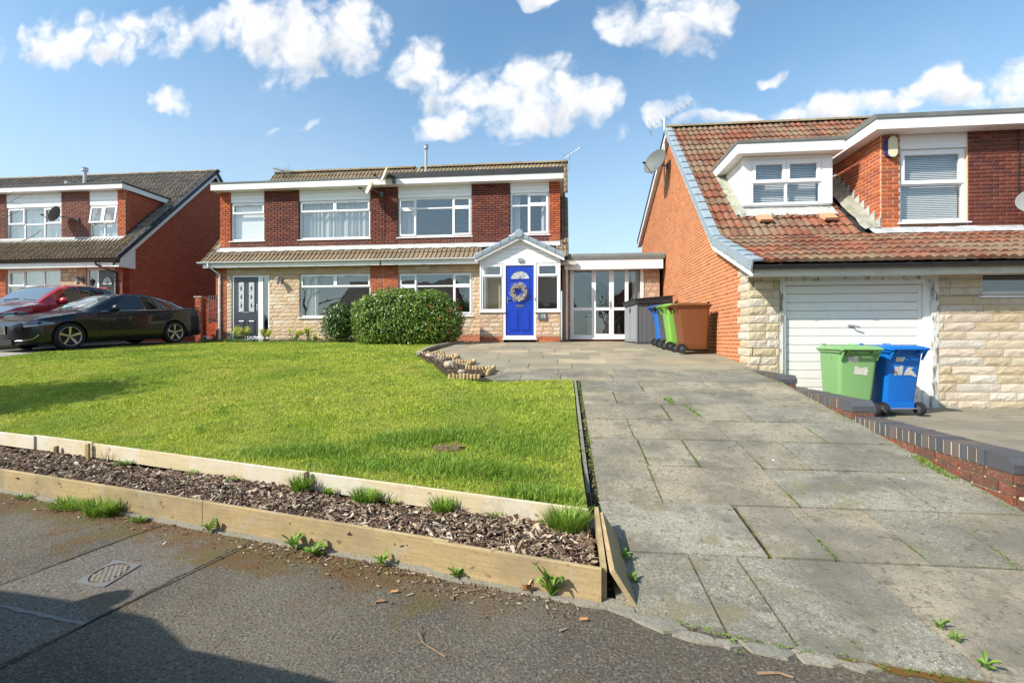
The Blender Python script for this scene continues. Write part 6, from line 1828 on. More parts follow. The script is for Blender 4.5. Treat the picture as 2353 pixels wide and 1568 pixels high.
    # lead: apron below the small dormer, sloping flashing beside its cheek, valley along the brick cheek
    def sheet(name, mt, pts_a, pts_b, sub=8, wav=.012, seed=1):
        rr = random.Random(seed); vs = []; n = len(pts_a); fs = []
        for i in range(n):
            for k in range(sub + 1):
                p = Vector(pts_a[i]).lerp(Vector(pts_b[i]), k / sub)
                p.z += rr.uniform(-wav, wav); p.y += rr.uniform(-wav, wav) * .5; vs.append(p)
        for i in range(n - 1):
            for k in range(sub): fs.append((i * (sub + 1) + k, (i + 1) * (sub + 1) + k, (i + 1) * (sub + 1) + k + 1, i * (sub + 1) + k + 1))
        b = MB(); b.add(vs, fs); return b.build(name, mt, t, smooth=True)
    o_ = .085
    n = 24
    xsA = [a0 - .12 + (a1 + .15 - a0) * i / n for i in range(n + 1)]
    sheet('lead_apron', 'lead_pale', [(x, ys + .15, rz(ys + .15) + .10) for x in xsA], [(x, ys - .17, rz(ys - .17) + o_) for x in xsA], 3, .010, 3)
    m = 14
    yy = [ys - .15 + (12.1 - ys + .15) * i / m for i in range(m + 1)]
    sheet('lead_flashing', 'lead_green', [(a0 - .0, y, rz(y) + .13) for y in yy], [(a0 - .20, y, rz(y) + o_) for y in yy], 4, .016, 4)
    yv = [YD - .05 + (12.3 - YD) * i / m for i in range(m + 1)]
    sheet('lead_valley', 'lead_green', [(xd - .01, y, max(rz(y), 1.9) + .10) for y in yv], [(xd - .42 + .10 * (1 - i / m), y, rz(y) + .075) for i, y in enumerate(yv)], 6, .02, 5)
    xs2 = [xd - .25 + (XE - xd + .25) * i / 60 for i in range(61)]
    sheet('lead_apron', 'lead', [(x, YD - .02, 2.22) for x in xs2], [(x, YD - .24, rz(YD - .24) + .065) for x in xs2], 3, .008, 6)
    n = 13
    for k in range(n):
        y0 = YD - .02 + k * .17; y1 = y0 + .19; z = rz(y0)
        b = MB(); b.hexa([(xd - .024 - .002 * (k % 2), y0, z - .02), (xd - .018 - .002 * (k % 2), y0, z - .02), (xd - .018 - .002 * (k % 2), y1, rz(y1) - .02), (xd - .024 - .002 * (k % 2), y1, rz(y1) - .02), (xd - .024, y0, z + .30), (xd - .018, y0, z + .30), (xd - .018, y1, z + .22), (xd - .024, y1, z + .22)])
        b.build('step_flashing', 'lead', t)
    # two terracotta vent tiles
    for (u, v) in ((1753, 510), (1899, 506)):
        yv_ = 10.52; X_ = at(u, 0, yv_)[0]; z = rz(yv_)
        dd = Vector((0, yr - yk, zr - zk)).normalized(); nn = Vector((0, -dd.z, dd.y))
        if nn.z < 0: nn = -nn
        M = basis(Vector((1, 0, 0)), dd, nn, Vector((X_, yv_, z)))
        b = MB(); b.hexa([(-.13, -.13, .10), (.13, -.13, .10), (.13, .15, .03), (-.13, .15, .03), (-.125, -.125, .155), (.125, -.125, .155), (.12, .13, .12), (-.12, .13, .12)]); b.xf(M); v_ = b.build('roof_vent', 'terracotta', t)
        q = MB(); q.box(-.10, .10, -.11, .15, .02, .10); q.xf(M); q.build('vent_base', 'black_plastic', v_)
    # alarm box
    xa, za = at(2049, 0, YD - .08)[0], at(2049, 337, YD - .08)[2]
    def lozenge(w, h, n=16):
        pts = []
        for k in range(n):
            a = 2 * math.pi * k / n
            c, s_ = math.cos(a), math.sin(a)
            pts.append((w * math.copysign(abs(c) ** .9, c), h * math.copysign(abs(s_) ** .45, s_)))
        return pts
    b = MB(); p1 = lozenge(.11, .20); b.prism([(xa + p[0], za + p[1]) for p in p1], 'y', YD - .07, YD - .012); al = b.build('alarm_box', 'alarm_blue', t)
    b = MB(); p1 = lozenge(.085, .205); b.prism([(xa + .015 + p[0], za + p[1]) for p in p1], 'y', YD - .095, YD - .071); b.build('cover', 'alarm_cream', al)
    # cable down the dark brickwork
    xc = at(2352 - 16, 0, YD)[0]
    c = MB(); c.tube([(xc, YD - .04, 4.04), (xc + .01, YD - .04, 3.6), (xc - .005, YD - .04, 3.1), (xc + .0, YD - .04, 2.7)], .010, 6); c.build('cable', 'black_plastic', t)
    return t
right_house()

def garden_wall():
    X0, X1 = 3.0, 3.215
    t = thing('garden_wall', (3.1, 5.4, -1.0), 'low stepped red brick wall with dark blue brick coping between the two driveways', 'wall')
    secs = [(6.95, 8.46, -.495), (5.30, 6.93, -.637), (3.52, 5.28, -.785), (1.7, 3.50, -.935)]
    core = MB(); pc = Pieces()
    for (ya, yb, z) in secs:
        core.box(X0 + .012, X1 - .012, ya + .012, yb - .001, -1.5, z - .105)
        zb = z - .112; zz = zb; k = 0
        poly = [(ya, -1.35), (yb, -1.35), (yb, zb), (ya, zb)]
        # courses downwards
        while zz > -1.3:
            lay(pc, '-x', X0, [(ya, zz - .075), (yb, zz - .075), (yb, zz), (ya, zz)], [], 'box', 'brick_low', length=.225, course=.075, z0=zz - .075, proud=.004, stagger=lambda i, k=k: (k % 2) * .1125 + ya)
            lay(pc, '-y', ya, [(X0, zz - .075), (X1, zz - .075), (X1, zz), (X0, zz)], [], 'box', 'brick_low', length=.3, course=.075, z0=zz - .075, proud=.004, stagger=lambda i: 0)
            zz -= .075; k += 1
    core.build('mortar_core', 'mortar_pale', t)
    rr = random.Random(4)
    for (ya, yb, z) in secs:
        n = int((yb - ya - .24) / .0755)
        y = ya
        # chamfered stop brick at the near end
        b = MB()
        b.prism([(X0, z - .108), (X1 + .01, z - .108), (X1 + .01, z - .045), (X1 - .03, z + .002), (X0 + .0, z + .002)], 'y', y + .04, y + .215) if False else None
        zc = z - .108
        b.add([(X0 - .004, y - .004, zc), (X1 + .004, y - .004, zc), (X1 + .004, y + .21, zc), (X0 - .004, y + .21, zc),
               (X0 - .004, y - .004, zc + .058), (X1 + .004, y - .004, zc + .058), (X1 + .004, y + .21, z + .002), (X0 - .004, y + .21, z + .002),
               (X0 - .004, y + .05, z + .002), (X1 + .004, y + .05, z + .002)],
              [(0, 3, 2, 1), (0, 1, 5, 4), (4, 5, 9, 8), (8, 9, 6, 7), (2, 3, 7, 6), (1, 2, 6, 9, 5), (0, 4, 8, 7, 3)], rr.random())
        b.build('coping_stop', 'blue_coping', t)
        mo = MB()
        y += .22
        while y + .065 < yb:
            b = MB(); dz = rr.uniform(-.003, .003)
            b.box(X0 - .003 + rr.uniform(-.002, .002), X1 + .003, y, y + .065, z - .108, z + dz, rr.random()); b.build('coping_brick', 'blue_coping', t)
            mo.box(X0 + .001, X1, y + .0655, y + .0755, z - .106, z - .006)
            y += .076
        mo.build('coping_mortar', 'mortar_pale', t)
    pc.flush(t)
garden_wall()

def gate_pier():
    t = thing('gate_pier', (-12.7, 15.4, -.05), 'short brick pier with concrete cap and low wall at the side of the black car', 'gate pier')
    x0 = at(448, 0, 15.4)[0]; x1 = at(462, 0, 15.4)[0]
    b = MB(); b.box(x0 + .01, x1 + .0, 15.41, 15.7, -.1, 1.46); b.box(x1 + .0, -11.85, 15.50, 15.6, -.1, 1.42); b.build('core', 'mortar_red', t)
    pc = Pieces(); lay(pc, '-y', 15.4, [(x0, -.05), (x1, -.05), (x1, 1.45), (x0, 1.45)], [], 'brick', 'brick_face', length=.225)
    lay(pc, '-y', 15.5, [(x1, -.05), (-11.85, -.05), (-11.85, 1.42), (x1, 1.42)], [], 'brick', 'brick_red'); pc.flush(t)
    c = MB(); c.box(x0 - .03, x1 + .03, 15.37, 15.74, 1.46, 1.51); c.build('cap', 'concrete', t)
    f = thing('side_gate', (-12.05, 15.3, .0), 'dark slatted side gate beside the white downpipe', 'gate')
    for k in range(4):
        x = at(481 + k * 5.2, 0, 15.3)[0]; q = MB(); q.box(x - .02, x + .02, 15.28, 15.30, .55 + .02 * k, 1.52); q.build('slat', 'door_grey', f)
    q = MB(); xa, xb = at(478, 0, 15.3)[0], at(500, 0, 15.3)[0]; q.box(xa, xb, 15.301, 15.33, 1.38, 1.42); q.box(xa, xb, 15.301, 15.33, .65, .70); q.build('rail', 'door_grey', f)
gate_pier()
# ------------------------------------------------------------------ cars
def interp(tab, x):
    return float(np.interp(x, [p[0] for p in tab], [p[1] for p in tab]))
def make_car(name, label, loc, rz, spec, paint, trim_paint=None, group=None, slope=0.0):
    """car in its own axes: nose to -x, length L, y across, z up"""
    t = thing(name, loc, label, 'car', group, rz, local=True)
    t.rotation_euler = (0, slope, rz)
    S = spec; L = S['L']; hw = S['W'] / 2
    NS = 64
    xs = [L * i / (NS - 1) for i in range(NS)]
    def station(x):
        belt = interp(S['belt'], x); roof = interp(S['roof'], x); low = interp(S['low'], x)
        plan = interp(S['plan'], x) * hw
        gh = max(0.0, roof - belt)
        tuck = interp(S['tuck'], x) * hw
        pts = []
        # from bottom centre up the side to the roof centre (y, z)
        pts.append((0, low)); pts.append((plan * .80, low)); pts.append((plan * .95, low + .05)); 
        pts.append((plan * .985, low + .16)); pts.append((plan * 1.0, low + (belt - low) * .45)); pts.append((plan * .985, low + (belt - low) * .62)); pts.append((plan * .995, low + (belt - low) * .76))
        pts.append((plan * .965, belt - .035)); pts.append((plan * .93, belt))
        if gh > .03:
            pts.append((plan * .93 - (plan * .93 - tuck) * .5, belt + gh * .50)); pts.append((tuck + .035, belt + gh * .86)); pts.append((tuck - .03, belt + gh * .95)); pts.append((tuck * .62, roof - .008)); pts.append((0, roof))
        else:
            c = .012 + max(gh, 0)
            pts.append((plan * .82, belt + c * .6)); pts.append((plan * .70, belt + c * .95)); pts.append((plan * .50, belt + c * 1.25)); pts.append((plan * .28, belt + c * 1.45)); pts.append((0, belt + c * 1.5))
        return pts
    n = len(station(L / 2))
    vs = []; fs = []
    for x in xs:
        st = station(x)
        full = st + [(-y, z) for (y, z) in st[-2:0:-1]]
        for (y, z) in full: vs.append((x, y, z))
    m = 2 * n - 2
    for i in range(NS - 1):
        for k in range(m): fs.append((i * m + k, (i + 1) * m + k, (i + 1) * m + (k + 1) % m, i * m + (k + 1) % m))
    fs.append(tuple(range(m))); fs.append(tuple(range((NS - 1) * m, NS * m))[::-1])
    b = MB(); b.add(vs, fs)
    body = b.build('body', paint, t, smooth=True)
    body.data.materials.append(MATS['car_trim'])
    wx = S['wheels']; wr = S['wr']
    # cut the wheel wells
    cutm = MB()
    for x in wx:
        for s_ in (-1, 1): cutm.lathe([(wr + .045, 0), (wr + .045, .30)], Matrix.Translation((x, s_ * (hw + .02), wr + .005)) @ Matrix.Rotation(R(90) * s_, 4, 'X'), 32)
    me = bpy.data.meshes.new('cut'); me.from_pydata(cutm.v, [], cutm.f); me.materials.append(MATS[paint]); me.materials.append(MATS['car_trim'])
    me.polygons.foreach_set('material_index', [1] * len(me.polygons)); me.update()
    co = bpy.data.objects.new('cut', me); COL.objects.link(co)
    co.parent = t
    bpy.context.view_layer.update()
    md = body.modifiers.new('b', 'BOOLEAN'); md.operation = 'DIFFERENCE'; md.object = co; md.solver = 'EXACT'
    try: md.material_mode = 'INDEX'
    except Exception: pass
    dg = bpy.context.evaluated_depsgraph_get()
    nm = bpy.data.meshes.new_from_object(body.evaluated_get(dg))
    body.modifiers.clear(); body.data = nm; bpy.data.objects.remove(co)
    nm.set_sharp_from_angle(angle=R(32))
    # glass: pieces of the same side surface, 4 mm proud
    def side(x, f, s_, off=.005):
        """f 0 at the belt, 1 at the roof edge"""
        st = station(x)
        P = [st[8], st[9], st[10], st[11]]
        tt = f * 3; i = min(int(tt), 2); q = tt - i
        y = P[i][0] + (P[i + 1][0] - P[i][0]) * q; z = P[i][1] + (P[i + 1][1] - P[i][1]) * q
        return (x, s_ * (y + off), z + off * .4)
    for (xa, xb, la, lb, ha, hb) in S['glass']:
        for s_ in (-1, 1):
            g = MB(); nx = 10; nz = 4; v_ = []; f_ = []
            for i in range(nx + 1):
                q = i / nx; x = xa + (xb - xa) * q
                lo = la + (lb - la) * q; hi = ha[0] + (hb[0] - ha[0]) * q if not callable(ha) else ha(q)
                for k in range(nz + 1): v_.append(side(x, lo + (hi - lo) * k / nz, s_))
            for i in range(nx):
                for k in range(nz): f_.append((i * (nz + 1) + k, (i + 1) * (nz + 1) + k, (i + 1) * (nz + 1) + k + 1, i * (nz + 1) + k + 1))
            g.add(v_, f_); g.build('side_window', 'car_window', t, smooth=True)
    # windscreen and rear window over the sloping body
    def across(x, w, off=.006):
        st = station(x); y = st[11][0] * w; 
        zc = st[12][1] + (st[13][1] - st[12][1]) * (1 - abs(w)) if abs(w) < .62 else st[11][1] + (st[12][1] - st[11][1]) * (1 - abs(w)) / .38
        return (x, y, zc + off)
    for (xa, xb, nm_, mt_) in ((S['ws'][0], S['ws'][1], 'windscreen', 'car_screen'), (S['rw'][0], S['rw'][1], 'rear_window', 'car_window')):
        g = MB(); nx = 12; ny = 12; v_ = []; f_ = []
        for i in range(nx + 1):
            x = xa + (xb - xa) * i / nx
            for k in range(ny + 1): v_.append(across(x, -.97 + 1.94 * k / ny))
        for i in range(nx):
            for k in range(ny): f_.append((i * (ny + 1) + k, (i + 1) * (ny + 1) + k, (i + 1) * (ny + 1) + k + 1, i * (ny + 1) + k + 1))
        g.add(v_, f_); w_ = g.build(nm_, mt_, t, smooth=True)
        if nm_ == 'windscreen':
            g = MB(); 
            for s_ in (-1, 1):
                a = Vector(across(xa + .06, .75 * s_ - .1, .02)); c = Vector(across(xa + .10, .1 * s_ - .1, .02)); g.tube([a, c], .010, 5)
            g.build('wiper', 'car_trim', w_)
            if S.get('permit'):
                p = MB(); 
                for (q0, q1, w0, w1) in ((.22, .30, .62, .76), (.14, .20, .52, .68)):
                    x0_, x1_ = xa + (xb - xa) * q0, xa + (xb - xa) * q1
                    p.add([across(x0_, w0, .009), across(x1_, w0, .009), across(x1_, w1, .009), across(x0_, w1, .009)], [(0, 1, 2, 3)])
                p.build('permit_sticker', 'permit', w_)
    if S.get('bonnet'):
        g = MB(); v_ = []; f_ = []; nx = 12
        for i in range(nx + 1):
            st = station(.10 + (S['ws'][0] - .14) * i / nx); row = [(-p[0], p[1]) for p in st[8:14]] + [(p[0], p[1]) for p in st[8:13][::-1]]
            for (y, z) in row: v_.append((.10 + (S['ws'][0] - .14) * i / nx, y, z + .006))
        m2 = 11
        for i in range(nx):
            for k in range(m2 - 1): f_.append((i * m2 + k, i * m2 + k + 1, (i + 1) * m2 + k + 1, (i + 1) * m2 + k))
        g.add(v_, f_); g.build('bonnet', S['bonnet'], t, smooth=True)
    # chrome line under the windows
    for s_ in (-1, 1):
        c = MB(); xa, xb = S['chrome']; pts = [Vector(side(xa + (xb - xa) * i / 14, .0, s_, .006)) for i in range(15)]
        c.tube(pts, .011, 5); c.build('chrome_strip', 'chrome', t)
        # door seams and handles
        d = MB()
        for x in S['seams']:
            st = station(x); d.tube([(x, s_ * (st[k][0] + .001), st[k][1]) for k in range(3, 9)], .004, 4)
        st0 = [station(S['seams'][0] + (S['seams'][-1] - S['seams'][0]) * i / 8) for i in range(9)]
        d.tube([(S['seams'][0] + (S['seams'][-1] - S['seams'][0]) * i / 8, s_ * (st0[i][3][0] + .001), st0[i][3][1]) for i in range(9)], .004, 4)
        d.build('door_seam', 'car_trim', t)
        for x in S['handles']:
            st = station(x); y = (st[6][0] + st[7][0]) / 2; z = st[6][1] + (st[7][1] - st[6][1]) * .35
            h = MB(); h.tube([(x, s_ * (y - .005), z), (x + .02, s_ * (y + .03), z), (x + .17, s_ * (y + .03), z + .008), (x + .19, s_ * (y - .005), z + .008)], .013, 6); h.build('door_handle', paint, t, smooth=True)
        x = S['mirror']; st = station(x); y = st[8][0]; z = st[8][1]
        mm = MB(); mm.lathe([(.02, -.12), (.075, -.10), (.095, -.03), (.095, .04), (.06, .11), (.015, .13)], Matrix.Translation((x, s_ * (y + .11), z + .075)) @ Matrix.Rotation(R(90), 4, 'X') @ Matrix.Scale(.85, 4, (1, 0, 0)) , 14)
        mm.tube([(x, s_ * (y - .01), z + .015), (x, s_ * (y + .07), z + .04)], .022, 6); mm.build('wing_mirror', S.get('mirrorpaint', paint), t, smooth=True)
    # lamps
    for s_ in (-1, 1):
        xa, xb, za, zb = S['head']
        g = MB(); v_ = []; nx = 10
        for i in range(nx + 1):
            q = i / nx; x = xa + (xb - xa) * q
            st = station(x)
            yy = lambda z: float(np.interp(z, [p[1] for p in st[2:9]], [p[0] for p in st[2:9]]))
            zl = za + (zb - za) * q * .55; zh = za + .085 + (zb - za) * q
            for k in range(4):
                z = zl + (zh - zl) * k / 3 * min(1, 1.5 - q * 1.3); v_.append((x - .004, s_ * (yy(z) + .006), z))
        f_ = [(i * 4 + k, (i + 1) * 4 + k, (i + 1) * 4 + k + 1, i * 4 + k + 1) for i in range(nx) for k in range(3)]
        g.add(v_, f_); hl = g.build('headlight', 'lamp_lens', t, smooth=True)
        c = MB(); pts = []
        for i in range(nx + 1): pts.append(Vector(v_[i * 4]) + Vector((0, s_ * .004, 0)))
        c.tube(pts, .011, 5); pts = [Vector(v_[i * 4 + 3]) + Vector((0, s_ * .004, 0)) for i in range(nx + 1)]; c.tube(pts, .006, 5); c.build('lamp_trim', 'chrome', hl)
        q_ = Vector(v_[4 * 4 + 1]).lerp(Vector(v_[6 * 4 + 2]), .5)
        pl = MB(); pl.lathe([(.0, .012), (.03, .010), (.045, 0)], Matrix.Translation(q_) @ Matrix.Rotation(R(-90) * s_, 4, 'X'), 12); pl.build('projector', 'car_trim', hl)
        xa, xb, za, zb = S['tail']
        g = MB(); v_ = []
        for i in range(5):
            x = xa + (xb - xa) * i / 4; st = station(x)
            yy = lambda z: float(np.interp(z, [p[1] for p in st[2:9]], [p[0] for p in st[2:9]]))
            for k in range(3):
                z = za + (zb - za) * k / 2; v_.append((x + .003, s_ * (yy(z) + .006), z))
        g.add(v_, [(i * 3 + k, (i + 1) * 3 + k, (i + 1) * 3 + k + 1, i * 3 + k + 1) for i in range(4) for k in range(2)]); g.build('tail_light', 'tail_lens', t, smooth=True)
        # fog lamp blade and lower trim
        xf = .10; g = MB(); st = station(.28); g.tube([(.02, s_ * hw * .55, .26), (.10, s_ * hw * .80, .265), (.26, s_ * (st[4][0] - .0), .30), (.36, s_ * (station(.36)[4][0] + .008), .40)], .009, 6); g.build('bumper_trim', 'chrome', t)
    # nose: grille with bars, lower intake, plate
    zf = S['grille']; g = MB(); g.box(-.018, .05, -.36, .36, zf[0], zf[1]); gr = g.build('grille', 'car_trim', t)
    c = MB()
    for k in range(4):
        z = zf[0] + .02 + (zf[1] - zf[0] - .04) * k / 3; c.box(-.028, -.017, -.34, .34, z - .008, z + .008)
    c.box(-.03, -.016, -.37, -.345, zf[0], zf[1]); c.box(-.03, -.016, .345, .37, zf[0], zf[1]); c.build('grille_bars', 'chrome', gr)
    g = MB(); g.box(-.012, .06, -.55, .55, .17, .30); g.build('lower_intake', 'car_trim', t)
    # underbody
    g = MB(); g.box(.5, L - .5, -hw * .78, hw * .78, .17, .26); g.build('underbody', 'car_trim', t)
    if S.get('spoiler'):
        x, z = S['spoiler']; g = MB(); g.hexa([(x - .05, -.58, z - .01), (x + .2, -.56, z + .02), (x + .2, .56, z + .02), (x - .05, .58, z - .01), (x - .05, -.58, z + .02), (x + .22, -.56, z + .05), (x + .22, .56, z + .05), (x - .05, .58, z + .02)]); g.build('spoiler', paint, t)
    # wheels
    for x in wx:
        for s_ in (-1, 1):
            M = Matrix.Translation((x, s_ * (hw - .125), wr)) @ Matrix.Rotation(R(-90) * s_, 4, 'X')
            ty = MB(); ty.lathe([(wr * .66, -.10), (wr * .96, -.105), (wr, -.08), (wr, .08), (wr * .96, .108), (wr * .80, .115), (wr * .72, .108), (wr * .70, .06)], M, 36, cap=False); wh = ty.build('wheel', 'rubber', t, smooth=True)
            wh.data.set_sharp_from_angle(angle=R(35))
            rim = MB(); rim.lathe([(wr * .72, .07), (wr * .735, .112), (wr * .70, .112), (wr * .66, .09), (wr * .62, .02), (.0, .0)], M, 36)
            o = rim.build('rim', 'car_trim', wh, smooth=True); 
            lip = MB(); lip.lathe([(wr * .68, .085), (wr * .735, .114), (wr * .70, .118), (wr * .665, .09)], M, 36, cap=False); lip.build('rim_edge', 'alloy', wh, smooth=True)
            sp = MB(); ns = 5
            for k in range(ns):
                a = 2 * math.pi * k / ns + .3
                for (w0, w1) in ((.16, .30),):
                    c_, s2 = math.cos(a), math.sin(a)
                    def P(r_, w, h): return M @ Vector((c_ * r_ - s2 * w, s2 * r_ + c_ * w, h))
                    r0, r1 = wr * .12, wr * .69
                    sp.hexa([P(r0, -.020, .05), P(r1, -.034, .075), P(r1, .034, .075), P(r0, .020, .05), P(r0, -.018, .085), P(r1, -.028, .108), P(r1, .028, .108), P(r0, .018, .085)])
            sp.lathe([(.045, .05), (.045, .09), (.03, .1), (.0, .1)], M, 12)
            sp.build('spokes', 'alloy', wh)
    return t
mat('car_window', (.012, .014, .016), 0.04, 0.5, coat=1.0)
mat('car_screen', (.10, .12, .14), 0.03, 0.8, coat=1.0)
SALOON = dict(L=4.83, W=1.86, wheels=(.97, 3.71), wr=.335,
    belt=[(0, .60), (.10, .68), (.5, .80), (1.3, .94), (2.0, .98), (3.4, 1.02), (4.2, 1.06), (4.6, 1.05), (4.78, 1.0), (4.83, .95)],
    roof=[(0, .60), (.5, .82), (1.35, .97), (1.45, 1.00), (1.9, 1.24), (2.25, 1.42), (2.5, 1.475), (2.9, 1.49), (3.3, 1.46), (3.8, 1.33), (4.3, 1.14), (4.55, 1.08), (4.83, .96)],
    low=[(0, .20), (.12, .15), (.6, .15), (4.2, .16), (4.7, .21), (4.83, .33)],
    plan=[(0, .58), (.06, .70), (.18, .83), (.4, .93), (.8, .985), (1.4, 1), (3.6, 1), (4.2, .965), (4.6, .90), (4.78, .78), (4.83, .66)],
    tuck=[(1.3, .80), (1.8, .70), (2.4, .62), (3.2, .61), (4.0, .58), (4.6, .6)],
    glass=[(1.90, 2.86, .04, .04, (.10, 0), (.93, 0)), (2.96, 3.72, .04, .04, (.93, 0), (.88, 0)), (3.74, 4.22, .04, .12, (.86, 0), (.25, 0))],
    ws=(1.47, 2.34), rw=(3.55, 4.40), chrome=(1.72, 4.10), seams=(1.62, 2.90, 3.85), handles=(2.58, 3.52), mirror=2.02,
    head=(.14, .66, .60, .70), tail=(4.52, 4.79, .80, .95), grille=(.42, .62), spoiler=(4.60, 1.075), permit=True)
def glass_fix(sp):
    out = []
    for (xa, xb, la, lb, ha, hb) in sp['glass']: out.append((xa, xb, la, lb, ha, hb))
    return out
HATCH = dict(L=4.25, W=1.80, wheels=(.85, 3.45), wr=.33,
    belt=[(0, .66), (.10, .74), (.5, .90), (1.1, 1.0), (2.0, 1.06), (3.4, 1.12), (4.0, 1.12), (4.25, 1.0)],
    roof=[(0, .66), (.5, .92), (1.05, 1.02), (1.15, 1.06), (1.6, 1.34), (1.95, 1.52), (2.3, 1.585), (2.9, 1.60), (3.5, 1.57), (3.85, 1.50), (4.1, 1.2), (4.25, 1.02)],
    low=[(0, .28), (.12, .21), (.6, .20), (3.7, .20), (4.15, .26), (4.25, .36)],
    plan=[(0, .60), (.06, .72), (.2, .86), (.4, .94), (.8, .985), (1.4, 1), (3.3, 1), (3.9, .96), (4.15, .88), (4.25, .80)],
    tuck=[(1.1, .80), (1.6, .74), (2.2, .68), (3.2, .67), (3.8, .66), (4.25, .66)],
    glass=[(1.62, 2.50, .05, .05, (.12, 0), (.92, 0)), (2.56, 3.20, .05, .05, (.93, 0), (.92, 0)), (3.23, 3.80, .05, .25, (.92, 0), (.70, 0))],
    ws=(1.17, 2.02), rw=(3.86, 4.15), chrome=(1.5, 3.7), seams=(1.35, 2.53, 3.35), handles=(2.22, 3.05), mirror=1.75,
    head=(.12, .75, .66, .80), tail=(3.98, 4.22, .80, 1.05), grille=(.48, .66), spoiler=(3.78, 1.56))
TALL = dict(HATCH, belt=[(0, .90), (.1, 1.0), (.5, 1.10), (1.1, 1.15), (2.0, 1.17), (3.4, 1.2), (4.0, 1.2), (4.25, 1.1)],
    roof=[(0, .90), (.5, 1.12), (1.05, 1.17), (1.15, 1.2), (1.6, 1.45), (1.95, 1.62), (2.3, 1.70), (2.9, 1.72), (3.5, 1.7), (3.85, 1.62), (4.1, 1.35), (4.25, 1.12)],
    mirror=2.05,
    plan=[(0, .92), (.06, .96), (.2, .99), (.4, 1), (.8, 1), (1.4, 1), (3.3, 1), (3.9, .96), (4.15, .88), (4.25, .80)])
def squeeze(S, k, kz):
    T = dict(S)
    for q in ('belt', 'roof', 'low', 'plan', 'tuck'): T[q] = [(x * k, z * (kz if q in ('belt', 'roof') else 1)) for x, z in S[q]]
    T['L'] = S['L'] * k; T['wheels'] = tuple(x * k for x in S['wheels']); T['glass'] = [(a * k, b * k, c, d, e, f) for a, b, c, d, e, f in S['glass']]
    for q in ('ws', 'rw', 'chrome', 'seams', 'handles'): T[q] = tuple(x * k for x in S[q])
    T['mirror'] = S['mirror'] * k; h = S['head']; T['head'] = (h[0] * k, h[1] * k, h[2] * kz, h[3] * kz); h = S['tail']; T['tail'] = (h[0] * k, h[1] * k, h[2] * kz, h[3] * kz)
    T['spoiler'] = (S['spoiler'][0] * k, S['spoiler'][1] * kz)
    return T
SMALL = squeeze(HATCH, .87, 1.03)
def cars():
    # saloon: nose towards the street, parked along the drive
    fr = Vector((-12.27, 10.86)); re = Vector((-11.74, 13.60))
    d = (re - fr).normalized()            # nose-to-tail direction
    rz = math.atan2(d.y, d.x)
    left = Vector((d.y, -d.x))            # side facing the lawn (+X)
    # local x runs from the nose to the tail; local -y side is the lawn side
    o = fr - d * .97 - left * .93
    zf, zb = float(prof(10.9)), float(prof(13.6))
    z0 = zf - .97 * (zb - zf) / 2.74
    c = make_car('parked_car', 'glossy black saloon car with alloy wheels, parked nose to the street beside the lawn', (o.x, o.y, z0 + .005), rz, SALOON, 'car_black', group='cars on the left drive', slope=-math.atan2(zb - zf, 2.74))
    d2 = Vector((.0, 1.0))
    o2 = Vector((-15.30, 11.0))
    make_car('parked_car', 'red hatchback with a dark grey bonnet, parked behind the black car', (o2.x, o2.y, -.09), math.atan2(d2.y, d2.x), dict(SMALL, bonnet='car_silver'), 'car_red', group='cars on the left drive', slope=-.05)
    # the car whose roof and mirror throw the shadow on the tarmac at the bottom left
    make_car('parked_car', 'grey hatchback at the kerb just outside the view, throwing the big shadow on the tarmac', (-1.55, .05, -1.28), R(180 - 5.5), TALL, 'car_silver', slope=0)
cars()

